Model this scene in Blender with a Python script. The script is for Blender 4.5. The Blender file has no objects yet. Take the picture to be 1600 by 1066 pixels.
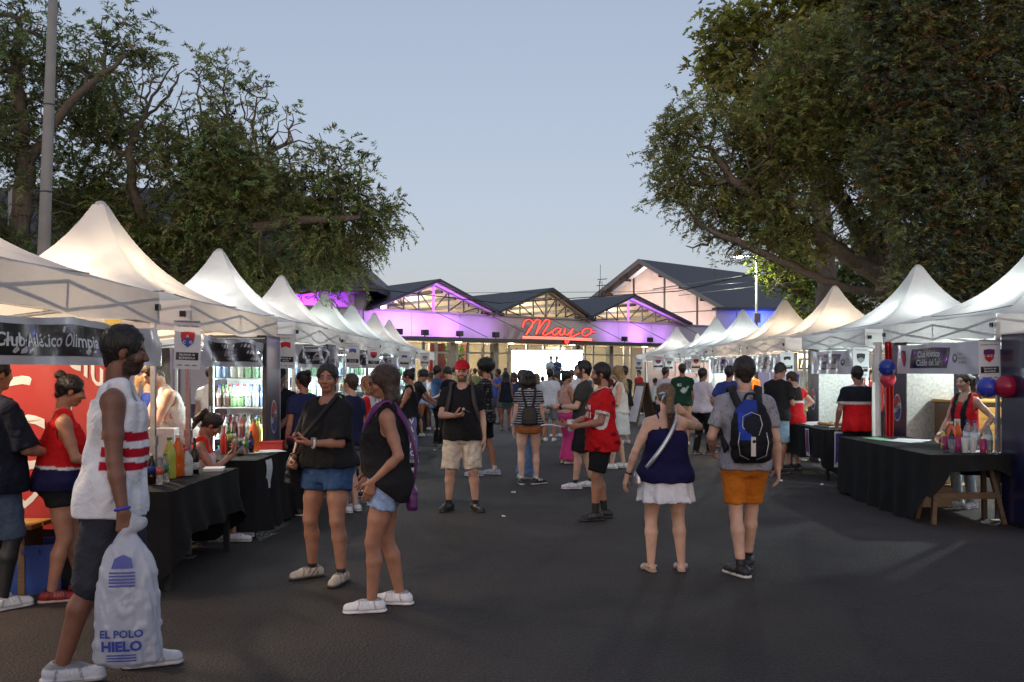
import bpy, bmesh, math, random
import numpy as np
from mathutils import Vector, Matrix

# ------------------------------------------------------------------ camera, world, sun, exposure
SC = bpy.context.scene
COL = SC.collection
R = math.radians
PI = math.pi
FPX, PX0, PYH, EYE = 1400.0, 800.0, 578.0, 1.65      # focal length in photo pixels, vanishing point, eye height

cam_d = bpy.data.cameras.new('camera')
cam = bpy.data.objects.new('camera', cam_d)
COL.objects.link(cam)
cam.location = (0, 0, EYE)
cam.rotation_euler = (R(90), 0, 0)
cam_d.sensor_width = 36.0
cam_d.lens = FPX / 1600 * 36.0
cam_d.shift_y = 45.0 / 1600
cam_d.clip_end = 3000
cam_d.clip_start = 0.05
SC.camera = cam

SUN_EL, SUN_AZ = R(10), R(180)
world = bpy.data.worlds.new('World')
SC.world = world
world.use_nodes = True
wn = world.node_tree
bg = wn.nodes['Background']
sky = wn.nodes.new('ShaderNodeTexSky')
sky.sky_type = 'NISHITA'
sky.sun_disc = False
sky.sun_elevation = SUN_EL
sky.sun_rotation = SUN_AZ
sky.altitude = 50
sky.air_density = 1.0
sky.dust_density = 3.0
sky.ozone_density = 3.0
gm = wn.nodes.new('ShaderNodeGamma')
gm.inputs['Gamma'].default_value = 0.45
tint = wn.nodes.new('ShaderNodeMix')
tint.data_type = 'RGBA'
tint.blend_type = 'MULTIPLY'
tint.inputs[0].default_value = 1.0
tint.inputs[7].default_value = (2.80, 2.48, 2.51, 1)
wn.links.new(sky.outputs[0], gm.inputs['Color'])
wn.links.new(gm.outputs[0], tint.inputs[6])
wn.links.new(tint.outputs[2], bg.inputs['Color'])
bg.inputs['Strength'].default_value = 0.15

sun_d = bpy.data.lights.new('sun', 'SUN')
sun_d.energy = 0.04
sun_d.angle = R(20)
sun_d.color = (1.0, 0.86, 0.76)
sun = bpy.data.objects.new('sun', sun_d)
COL.objects.link(sun)
sun.rotation_euler = (R(80), 0, R(-25))
SC.view_settings.view_transform = 'Standard'
SC.view_settings.look = 'None'
SC.view_settings.exposure = 0.0
SC.view_settings.gamma = 1.0
SC.cycles.max_bounces = 6
SC.cycles.diffuse_bounces = 3
SC.cycles.glossy_bounces = 3
SC.cycles.transmission_bounces = 5
SC.cycles.transparent_max_bounces = 8
SC.cycles.sample_clamp_indirect = 4.0
SC.cycles.caustics_reflective = False
SC.cycles.caustics_refractive = False
SC.cycles.use_denoising = True

rng = np.random.default_rng(7)
random.seed(11)


def P(px, py, d):
    """world point seen at photo pixel (px, py) at depth d"""
    return Vector(((px - PX0) * d / FPX, d, EYE + (PYH - py) * d / FPX))


def GD(py):
    """depth of the ground seen at photo row py"""
    return EYE * FPX / (py - PYH)


def S(r, g, b):
    """8-bit sRGB to linear"""
    def f(c):
        c /= 255.0
        return c / 12.92 if c <= 0.04045 else ((c + 0.055) / 1.055) ** 2.4
    return (f(r), f(g), f(b))


# ------------------------------------------------------------------ materials
MATS = {}


def nmat(name):
    m = bpy.data.materials.new(name)
    m.use_nodes = True
    nt = m.node_tree
    b = nt.nodes['Principled BSDF']
    MATS[name] = m
    return m, nt, b


def node(nt, typ, **kw):
    n = nt.nodes.new(typ)
    for k, v in kw.items():
        if k.startswith('i_'):
            key = k[2:].replace('_', ' ')
            n.inputs[key].default_value = v
        else:
            setattr(n, k, v)
    return n


def simple(name, col, rough=0.6, metal=0.0, var=0.12, scale=14.0, bump=0.0, bscale=80.0, spec=0.5, trans=0.0, alpha=1.0,
           coat=0.0, vc=False, detail=4.0, stretch=None, wrinkle=0.0, sss=0.0):
    """principled material with procedural colour variation, optional bump; vc: colour from the vertex attribute Col"""
    m, nt, b = nmat(name)
    L = nt.links.new
    tc = node(nt, 'ShaderNodeTexCoord')
    src = tc.outputs['Object']
    if stretch:
        mp = node(nt, 'ShaderNodeMapping')
        mp.inputs['Scale'].default_value = stretch
        L(src, mp.inputs[0])
        src = mp.outputs[0]
    nz = node(nt, 'ShaderNodeTexNoise')
    nz.inputs['Scale'].default_value = scale
    nz.inputs['Detail'].default_value = detail
    L(src, nz.inputs['Vector'])
    mr = node(nt, 'ShaderNodeMapRange')
    mr.inputs['From Min'].default_value = 0.25
    mr.inputs['From Max'].default_value = 0.75
    mr.inputs['To Min'].default_value = 1 - var
    mr.inputs['To Max'].default_value = 1 + var
    L(nz.outputs['Fac'], mr.inputs['Value'])
    mx = node(nt, 'ShaderNodeMix', data_type='RGBA', blend_type='MULTIPLY')
    mx.inputs[0].default_value = 1.0
    if vc:
        at = node(nt, 'ShaderNodeAttribute', attribute_name='Col')
        L(at.outputs['Color'], mx.inputs[6])
    else:
        mx.inputs[6].default_value = (*col, 1)
    L(mr.outputs[0], mx.inputs[7])
    L(mx.outputs[2], b.inputs['Base Color'])
    b.inputs['Roughness'].default_value = rough
    b.inputs['Metallic'].default_value = metal
    b.inputs['Specular IOR Level'].default_value = spec
    b.inputs['Transmission Weight'].default_value = trans
    b.inputs['Alpha'].default_value = alpha
    b.inputs['Coat Weight'].default_value = coat
    if bump > 0:
        n2 = node(nt, 'ShaderNodeTexNoise')
        n2.inputs['Scale'].default_value = bscale
        n2.inputs['Detail'].default_value = 3
        L(src, n2.inputs['Vector'])
        bp = node(nt, 'ShaderNodeBump')
        bp.inputs['Strength'].default_value = bump
        bp.inputs['Distance'].default_value = 0.01
        L(n2.outputs['Fac'], bp.inputs['Height'])
        L(bp.outputs[0], b.inputs['Normal'])
        if wrinkle:
            n3 = node(nt, 'ShaderNodeTexNoise')
            n3.inputs['Scale'].default_value = 7.0
            n3.inputs['Detail'].default_value = 2.5
            n3.inputs['Distortion'].default_value = 2.2
            L(tc.outputs['Object'], n3.inputs['Vector'])
            b2 = node(nt, 'ShaderNodeBump')
            b2.inputs['Strength'].default_value = wrinkle
            b2.inputs['Distance'].default_value = 0.05
            L(n3.outputs['Fac'], b2.inputs['Height'])
            L(b2.outputs[0], bp.inputs['Normal'])
    if sss:
        b.inputs['Subsurface Weight'].default_value = sss
        b.inputs['Subsurface Radius'].default_value = (1.0, 0.35, 0.2)
        b.inputs['Subsurface Scale'].default_value = 0.012
    return m


def emis(name, col, strength):
    m, nt, b = nmat(name)
    b.inputs['Base Color'].default_value = (*[min(1, c) for c in col], 1)
    b.inputs['Emission Color'].default_value = (*col, 1)
    b.inputs['Emission Strength'].default_value = strength
    return m


def fabric_tr(name, col, tr=0.45, vc=False, bump=0.25):
    """thin tent fabric: diffuse reflection plus diffuse transmission"""
    m, nt, b = nmat(name)
    L = nt.links.new
    tc = node(nt, 'ShaderNodeTexCoord')
    nz = node(nt, 'ShaderNodeTexNoise')
    nz.inputs['Scale'].default_value = 1.7
    nz.inputs['Detail'].default_value = 5
    L(tc.outputs['Object'], nz.inputs['Vector'])
    cr = node(nt, 'ShaderNodeMapRange')
    cr.inputs['From Min'].default_value = 0.3
    cr.inputs['From Max'].default_value = 0.7
    cr.inputs['To Min'].default_value = 0.9
    cr.inputs['To Max'].default_value = 1.04
    L(nz.outputs['Fac'], cr.inputs['Value'])
    mx = node(nt, 'ShaderNodeMix', data_type='RGBA', blend_type='MULTIPLY')
    mx.inputs[0].default_value = 1
    mx.inputs[6].default_value = (*col, 1)
    if vc:
        at = node(nt, 'ShaderNodeAttribute', attribute_name='Col')
        L(at.outputs['Color'], mx.inputs[6])
    L(cr.outputs[0], mx.inputs[7])
    wv = node(nt, 'ShaderNodeTexNoise')
    wv.inputs['Scale'].default_value = 3.5
    wv.inputs['Detail'].default_value = 2
    wv.inputs['Distortion'].default_value = 1.2
    L(tc.outputs['Object'], wv.inputs['Vector'])
    bp = node(nt, 'ShaderNodeBump')
    bp.inputs['Strength'].default_value = bump
    bp.inputs['Distance'].default_value = 0.08
    L(wv.outputs['Fac'], bp.inputs['Height'])
    L(mx.outputs[2], b.inputs['Base Color'])
    L(bp.outputs[0], b.inputs['Normal'])
    b.inputs['Roughness'].default_value = 0.65
    t = node(nt, 'ShaderNodeBsdfTranslucent')
    L(mx.outputs[2], t.inputs['Color'])
    ms = node(nt, 'ShaderNodeMixShader')
    ms.inputs[0].default_value = tr
    L(b.outputs[0], ms.inputs[1])
    L(t.outputs[0], ms.inputs[2])
    L(ms.outputs[0], nt.nodes['Material Output'].inputs['Surface'])
    return m


def leafmat(name, tr=0.5):
    m, nt, b = nmat(name)
    L = nt.links.new
    at = node(nt, 'ShaderNodeAttribute', attribute_name='Col')
    L(at.outputs['Color'], b.inputs['Base Color'])
    b.inputs['Roughness'].default_value = 0.55
    t = node(nt, 'ShaderNodeBsdfTranslucent')
    L(at.outputs['Color'], t.inputs['Color'])
    ms = node(nt, 'ShaderNodeMixShader')
    ms.inputs[0].default_value = tr
    L(b.outputs[0], ms.inputs[1])
    L(t.outputs[0], ms.inputs[2])
    L(ms.outputs[0], nt.nodes['Material Output'].inputs['Surface'])
    return m


def glass(name, tint=(0.9, 0.95, 0.95), rough=0.03):
    """thin pane: mostly clear, with a fresnel reflection"""
    m, nt, b = nmat(name)
    L = nt.links.new
    gl = node(nt, 'ShaderNodeBsdfGlossy')
    gl.inputs['Roughness'].default_value = rough
    tp = node(nt, 'ShaderNodeBsdfTransparent')
    tp.inputs['Color'].default_value = (*tint, 1)
    lw = node(nt, 'ShaderNodeLayerWeight')
    lw.inputs['Blend'].default_value = 0.5
    pw = node(nt, 'ShaderNodeMath', operation='POWER')
    pw.inputs[1].default_value = 4.0
    L(lw.outputs['Facing'], pw.inputs[0])
    fr = node(nt, 'ShaderNodeMath', operation='MULTIPLY_ADD')
    fr.inputs[1].default_value = 0.6
    fr.inputs[2].default_value = 0.05
    L(pw.outputs[0], fr.inputs[0])
    ms = node(nt, 'ShaderNodeMixShader')
    L(fr.outputs[0], ms.inputs[0])
    L(tp.outputs[0], ms.inputs[1])
    L(gl.outputs[0], ms.inputs[2])
    L(ms.outputs[0], nt.nodes['Material Output'].inputs['Surface'])
    return m


M = {}
M['skin'] = simple('skin', None, rough=0.5, var=0.2, scale=10, vc=True, bump=0.14, bscale=140, sss=0.15)
M['cloth'] = simple('cloth', None, rough=0.85, var=0.14, scale=9, vc=True, bump=0.3, bscale=60, spec=0.2, wrinkle=0.32)
M['denim'] = simple('denim', None, rough=0.85, var=0.28, scale=30, vc=True, bump=0.3, bscale=130, spec=0.2, detail=6, wrinkle=0.25)
M['hair'] = simple('hair', None, rough=0.42, var=0.5, scale=60, vc=True, bump=1.0, bscale=120, stretch=(1, 1, 0.14))
M['shoe'] = simple('shoe', None, rough=0.5, var=0.1, scale=40, vc=True, bump=0.15, bscale=90)
M['vc_gloss'] = simple('printed_vinyl', None, rough=0.28, var=0.05, scale=5, vc=True, coat=0.3)
M['vc_plain'] = simple('painted', None, rough=0.5, var=0.06, scale=9, vc=True)
M['tent'] = fabric_tr('tent_fabric', (0.76, 0.745, 0.73), 0.26)
M['metal'] = simple('galvanised_tube', (0.42, 0.42, 0.43), rough=0.38, metal=0.85, var=0.15, scale=30)
M['darkmetal'] = simple('dark_steel', (0.04, 0.042, 0.045), rough=0.45, metal=0.5, var=0.2, scale=20)
M['black_plastic'] = simple('black_plastic', (0.012, 0.012, 0.014), rough=0.35, var=0.2)
M['black_cloth'] = simple('black_tablecloth', (0.012, 0.012, 0.013), rough=0.9, var=0.25, scale=6, bump=0.5, bscale=25, spec=0.25)
M['banner'] = simple('banner_vinyl', (0.66, 0.66, 0.69), rough=0.34, var=0.05, scale=3, bump=0.5, bscale=7, coat=0.25)
M['paper'] = simple('paper', (0.74, 0.74, 0.75), rough=0.7, var=0.05, scale=6)
M['ink'] = simple('black_ink', (0.012, 0.012, 0.014), rough=0.3, var=0.1, coat=0.3)
M['white_ink'] = simple('white_ink', (0.78, 0.78, 0.78), rough=0.4, var=0.03)
M['grey_ink'] = simple('grey_ink', (0.25, 0.25, 0.27), rough=0.4, var=0.05)
M['red_ink'] = simple('red_ink', (0.55, 0.02, 0.03), rough=0.4, var=0.06)
M['blue_ink'] = simple('blue_ink', (0.03, 0.05, 0.32), rough=0.4, var=0.06)
M['wood'] = simple('trestle_wood', (0.13, 0.08, 0.045), rough=0.7, var=0.35, scale=5, stretch=(1, 9, 9), bump=0.2)
M['bark'] = simple('bark', (0.15, 0.12, 0.095), rough=0.92, var=0.35, scale=6, stretch=(4, 4, 1), bump=0.9, bscale=18)
M['concrete'] = simple('concrete', (0.30, 0.29, 0.275), rough=0.9, var=0.14, scale=3.5, bump=0.3, bscale=40, detail=8)
M['leaf'] = leafmat('leaf')
M['fridge_white'] = simple('fridge_liner', (0.8, 0.82, 0.82), rough=0.35, var=0.03)
M['glass'] = glass('glass')
M['bulb'] = emis('lamp_glow', (1.0, 0.82, 0.55), 30)
M['bulb_cool'] = emis('lamp_glow_cool', (0.9, 1.0, 0.96), 30)


# ------------------------------------------------------------------ mesh helpers
class MB:
    def __init__(s):
        s.v, s.f, s.c = [], [], []

    def add(s, vs, fs, col=None):
        o = len(s.v)
        s.v += [tuple(p) for p in vs]
        s.f += [tuple(i + o for i in f) for f in fs]
        s.c += [col or (0.5, 0.5, 0.5)] * len(vs)
        return s

    def box(s, c, size, rz=0.0, col=None, M4=None):
        x, y, z = [q / 2 for q in size]
        vs = [Vector((sx * x, sy * y, sz * z)) for sz in (-1, 1) for sy in (-1, 1) for sx in (-1, 1)]
        rot = Matrix.Rotation(rz, 3, 'Z')
        if M4 is not None:
            rot = M4
        vs = [rot @ v + Vector(c) for v in vs]
        return s.add(vs, [(0, 2, 3, 1), (4, 5, 7, 6), (0, 1, 5, 4), (2, 6, 7, 3), (0, 4, 6, 2), (1, 3, 7, 5)], col)

    def bevbox(s, c, size, bev=0.01, rz=0.0, col=None):
        """box with chamfered vertical and horizontal edges"""
        bm = bmesh.new()
        bmesh.ops.create_cube(bm, size=1.0)
        for v in bm.verts:
            v.co = Vector((v.co.x * size[0], v.co.y * size[1], v.co.z * size[2]))
        bmesh.ops.bevel(bm, geom=list(bm.edges), offset=bev, segments=2, affect='EDGES', profile=0.5)
        rot = Matrix.Rotation(rz, 3, 'Z')
        bm.verts.index_update()
        vs = [rot @ v.co + Vector(c) for v in bm.verts]
        fs = [[v.index for v in f.verts] for f in bm.faces]
        bm.free()
        return s.add(vs, fs, col)

    def tube(s, pts, rad, n=8, col=None, cap=True):
        pts = [Vector(p) for p in pts]
        rads = rad if hasattr(rad, '__len__') else [rad] * len(pts)
        vs, fs = [], []
        prev = None
        for i, p in enumerate(pts):
            a = pts[max(i - 1, 0)]
            b = pts[min(i + 1, len(pts) - 1)]
            t = (b - a).normalized()
            if prev is None:
                u = t.orthogonal().normalized()
            else:
                u = (prev - t * prev.dot(t))
                u = u.normalized() if u.length > 1e-6 else t.orthogonal().normalized()
            prev = u
            w = t.cross(u)
            for k in range(n):
                a_ = 2 * PI * k / n
                vs.append(p + (u * math.cos(a_) + w * math.sin(a_)) * rads[i])
        for i in range(len(pts) - 1):
            for k in range(n):
                k2 = (k + 1) % n
                fs.append((i * n + k, i * n + k2, (i + 1) * n + k2, (i + 1) * n + k))
        if cap:
            fs.append(tuple(range(n - 1, -1, -1)))
            fs.append(tuple((len(pts) - 1) * n + k for k in range(n)))
        return s.add(vs, fs, col)

    def lathe(s, prof, n=12, c=(0, 0, 0), col=None):
        vs, fs = [], []
        for r, z in prof:
            for k in range(n):
                a = 2 * PI * k / n
                vs.append((c[0] + r * math.cos(a), c[1] + r * math.sin(a), c[2] + z))
        m = len(prof)
        for i in range(m - 1):
            for k in range(n):
                k2 = (k + 1) % n
                fs.append((i * n + k, i * n + k2, (i + 1) * n + k2, (i + 1) * n + k))
        fs.append(tuple(range(n - 1, -1, -1)))
        fs.append(tuple((m - 1) * n + k for k in range(n)))
        return s.add(vs, fs, col)

    def prism(s, poly, axis_vec, col=None):
        """planar polygon (3D points) extruded by a vector"""
        n = len(poly)
        a = [Vector(p) for p in poly]
        b = [p + Vector(axis_vec) for p in a]
        fs = [tuple(range(n - 1, -1, -1)), tuple(range(n, 2 * n))]
        fs += [(i, (i + 1) % n, n + (i + 1) % n, n + i) for i in range(n)]
        return s.add(a + b, fs, col)

    def grid(s, fn, nu, nv, col=None, closed_u=False):
        vs = [fn(i / nu, j / nv) for j in range(nv + 1) for i in range(nu + 1)]
        w = nu + 1
        fs = [(j * w + i, j * w + i + 1, (j + 1) * w + i + 1, (j + 1) * w + i) for j in range(nv) for i in range(nu)]
        return s.add(vs, fs, col)

    def build(s, name, mat, parent=None, smooth=False, loc=None, rz=0.0, vcol=False):
        me = bpy.data.meshes.new(name)
        me.from_pydata([tuple(v) for v in s.v], [], s.f)
        return link(name, me, mat, parent, smooth, loc, rz, s.c if vcol else None)


def link(name, me, mat, parent=None, smooth=False, loc=None, rz=0.0, cols=None):
    if cols is not None:
        at = me.color_attributes.new('Col', 'FLOAT_COLOR', 'POINT')
        c = np.ones((len(me.vertices), 4), np.float32)
        c[:, :3] = np.asarray(cols, np.float32)
        at.data.foreach_set('color', c.ravel())
    if smooth:
        me.polygons.foreach_set('use_smooth', [True] * len(me.polygons))
    me.update()
    if mat is not None:
        me.materials.append(M[mat] if isinstance(mat, str) else mat)
    o = bpy.data.objects.new(name, me)
    COL.objects.link(o)
    if parent is not None:
        o.parent = parent
    if loc is not None:
        o.location = loc
    if rz:
        o.rotation_euler = (0, 0, rz)
    return o


def npmesh(name, V, F, mat, parent=None, cols=None, smooth=True, loc=None, rz=0.0):
    me = bpy.data.meshes.new(name)
    V = np.asarray(V, np.float32)
    F = np.asarray(F, np.int32)
    k = F.shape[1]
    me.vertices.add(len(V))
    me.vertices.foreach_set('co', V.ravel())
    me.loops.add(F.size)
    me.loops.foreach_set('vertex_index', F.ravel())
    me.polygons.add(len(F))
    me.polygons.foreach_set('loop_start', np.arange(0, F.size, k, dtype=np.int32))
    me.polygons.foreach_set('loop_total', np.full(len(F), k, np.int32))
    me.update(calc_edges=True)
    return link(name, me, mat, parent, smooth, loc, rz, cols)


def tag(o, label, cat, group=None, kind=None):
    if label:
        o['label'] = label
    if cat:
        o['category'] = cat
    if group:
        o['group'] = group
    if kind:
        o['kind'] = kind
    return o


def thing(name, label, cat, loc=(0, 0, 0), rz=0.0, group=None):
    o = bpy.data.objects.new(name, None)
    o.empty_display_size = 0.2
    COL.objects.link(o)
    o.location = loc
    o.rotation_euler = (0, 0, rz)
    return tag(o, label, cat, group)


def copy_tree(root, loc, rz=0.0, label=None, group=None, scale=None):
    def rec(o, par):
        c = o.copy()
        COL.objects.link(c)
        c.parent = par
        for ch in o.children:
            rec(ch, c)
        return c
    r = rec(root, None)
    r.location = loc
    r.rotation_euler = (0, 0, rz)
    if scale:
        r.scale = scale
    if label:
        r['label'] = label
    if group:
        r['group'] = group
    return r


def text_mesh(body, size=1.0, bold=0.0, space=1.0, align='CENTER', shear=0.0, key={}):
    kk = (body, bold, space, align, shear)
    if kk not in key:
        cu = bpy.data.curves.new('t', 'FONT')
        cu.body = body
        cu.size = 1.0
        cu.offset = bold
        cu.space_character = space
        cu.align_x = align
        cu.shear = shear
        cu.resolution_u = 2
        ob = bpy.data.objects.new('t', cu)
        COL.objects.link(ob)
        dg = bpy.context.evaluated_depsgraph_get()
        me = bpy.data.meshes.new_from_object(ob.evaluated_get(dg))
        vs = np.array([v.co[:] for v in me.vertices]) if len(me.vertices) else np.zeros((0, 3))
        fs = [tuple(p.vertices) for p in me.polygons]
        bpy.data.objects.remove(ob)
        bpy.data.curves.remove(cu)
        bpy.data.meshes.remove(me)
        key[kk] = (vs, fs)
    vs, fs = key[kk]
    return vs * size, fs


def text_on(mb, body, place, u, v, h, wmax=None, bold=0.0, align='CENTER', shear=0.0, lift=0.004, col=None, space=1.0):
    """lettering: cap height h metres, at (u, v) on a surface given by place(u, v, lift); wmax squeezes it"""
    vs, fs = text_mesh(body, h / 0.7, bold, space, align, shear)
    if not len(vs):
        return
    if wmax:
        w = vs[:, 0].max() - vs[:, 0].min()
        if w > wmax:
            vs = vs * np.array([wmax / w, 1, 1])
    mb.add([place(u + p[0], v + p[1] - h * 0.5, lift) for p in vs], fs, col)


def point_light(name, loc, power, col, parent=None, size=0.06):
    l = bpy.data.lights.new(name, 'POINT')
    l.energy = power
    l.color = col
    l.shadow_soft_size = size
    o = bpy.data.objects.new(name, l)
    COL.objects.link(o)
    o.location = loc
    if parent is not None:
        o.parent = parent
    return o
# ------------------------------------------------------------------ implicit surfaces (for bodies, clothing, bags)
def V3(*a):
    return np.array(a, float)


class Prim:
    __slots__ = ('fn', 'lo', 'hi', 'k', 'sub')

    def __init__(s, fn, lo, hi, k=0.02, sub=False):
        s.fn, s.lo, s.hi, s.k, s.sub = fn, np.asarray(lo, float), np.asarray(hi, float), k, sub


def rc(a, b, ra, rb, k=0.02, cut=None, cut0=None, sub=False, flat=None):
    """round cone from a to b; cut / cut0: flat ends at b / a; flat=(normal, f): thinner by f along normal"""
    a, b = np.asarray(a, float), np.asarray(b, float)
    ab = b - a
    L2 = max(float(ab @ ab), 1e-9)
    rm = max(ra, rb)

    def fn(X, Y, Z):
        px, py, pz = X - a[0], Y - a[1], Z - a[2]
        t0 = (px * ab[0] + py * ab[1] + pz * ab[2]) / L2
        t = np.clip(t0, 0, 1)
        dx, dy, dz = px - t * ab[0], py - t * ab[1], pz - t * ab[2]
        if flat is not None:
            n, f = flat
            w = dx * n[0] + dy * n[1] + dz * n[2]
            g = (1 / f - 1)
            dx, dy, dz = dx + w * n[0] * g, dy + w * n[1] * g, dz + w * n[2] * g
        d = np.sqrt(dx * dx + dy * dy + dz * dz) - (ra + (rb - ra) * t)
        L = math.sqrt(L2)
        if cut:
            d = np.maximum(d, (t0 - 1) * L)
        if cut0:
            d = np.maximum(d, -t0 * L)
        return d
    return Prim(fn, np.minimum(a, b) - rm, np.maximum(a, b) + rm, k, sub)


def ell(c, r, Rm=None, k=0.02, sub=False):
    c, r = np.asarray(c, float), np.asarray(r, float)

    def fn(X, Y, Z):
        px, py, pz = X - c[0], Y - c[1], Z - c[2]
        if Rm is not None:
            px, py, pz = (Rm[0, 0] * px + Rm[1, 0] * py + Rm[2, 0] * pz, Rm[0, 1] * px + Rm[1, 1] * py + Rm[2, 1] * pz,
                          Rm[0, 2] * px + Rm[1, 2] * py + Rm[2, 2] * pz)
        k0 = np.sqrt((px / r[0]) ** 2 + (py / r[1]) ** 2 + (pz / r[2]) ** 2)
        k1 = np.sqrt((px / r[0] ** 2) ** 2 + (py / r[1] ** 2) ** 2 + (pz / r[2] ** 2) ** 2) + 1e-9
        return k0 * (k0 - 1) / k1
    m = r.max() if Rm is not None else r
    return Prim(fn, c - m, c + m, k, sub)


def loft(levels, fr=None, k=0.02, pw=2.3, fold=0.0, nf=9, ph=0.0):
    """stack of super-ellipses: (z, rx, ry, cy); fr=(R, t) maps it to figure space; fold: radial pleats"""
    lv = np.array([(l + (0,))[:4] if len(l) == 3 else l for l in levels], float)
    zs = lv[:, 0]

    def fn(X, Y, Z):
        if fr is not None:
            Rm, t = fr
            px, py, pz = X - t[0], Y - t[1], Z - t[2]
            X2 = Rm[0, 0] * px + Rm[1, 0] * py + Rm[2, 0] * pz
            Y2 = Rm[0, 1] * px + Rm[1, 1] * py + Rm[2, 1] * pz
            Z2 = Rm[0, 2] * px + Rm[1, 2] * py + Rm[2, 2] * pz
        else:
            X2, Y2, Z2 = np.broadcast_arrays(X, Y, Z)
        rx = np.interp(Z2, zs, lv[:, 1])
        ry = np.interp(Z2, zs, lv[:, 2])
        cy = np.interp(Z2, zs, lv[:, 3])
        qx, qy = np.abs(X2) / rx, np.abs(Y2 - cy) / ry
        kk = (qx ** pw + qy ** pw) ** (1 / pw)
        d = (kk - 1) * np.minimum(rx, ry) * np.where(kk > 1, 1.0, 1.0)
        if fold:
            d = d + fold * np.sin(np.arctan2(Y2, X2) * nf + ph + Z2 * 5) * np.clip((zs[-1] - Z2) / (zs[-1] - zs[0]), 0, 1)
        return np.maximum(d, np.maximum(zs[0] - Z2, Z2 - zs[-1]))
    rx, ry = lv[:, 1].max(), (lv[:, 2] + np.abs(lv[:, 3])).max()
    c = np.array([[sx * rx, sy * ry, z] for sx in (-1, 1) for sy in (-1, 1) for z in (zs[0], zs[-1])])
    if fr is not None:
        c = c @ fr[0].T + fr[1]
    return Prim(fn, c.min(0) - abs(fold), c.max(0) + abs(fold), k)


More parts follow.
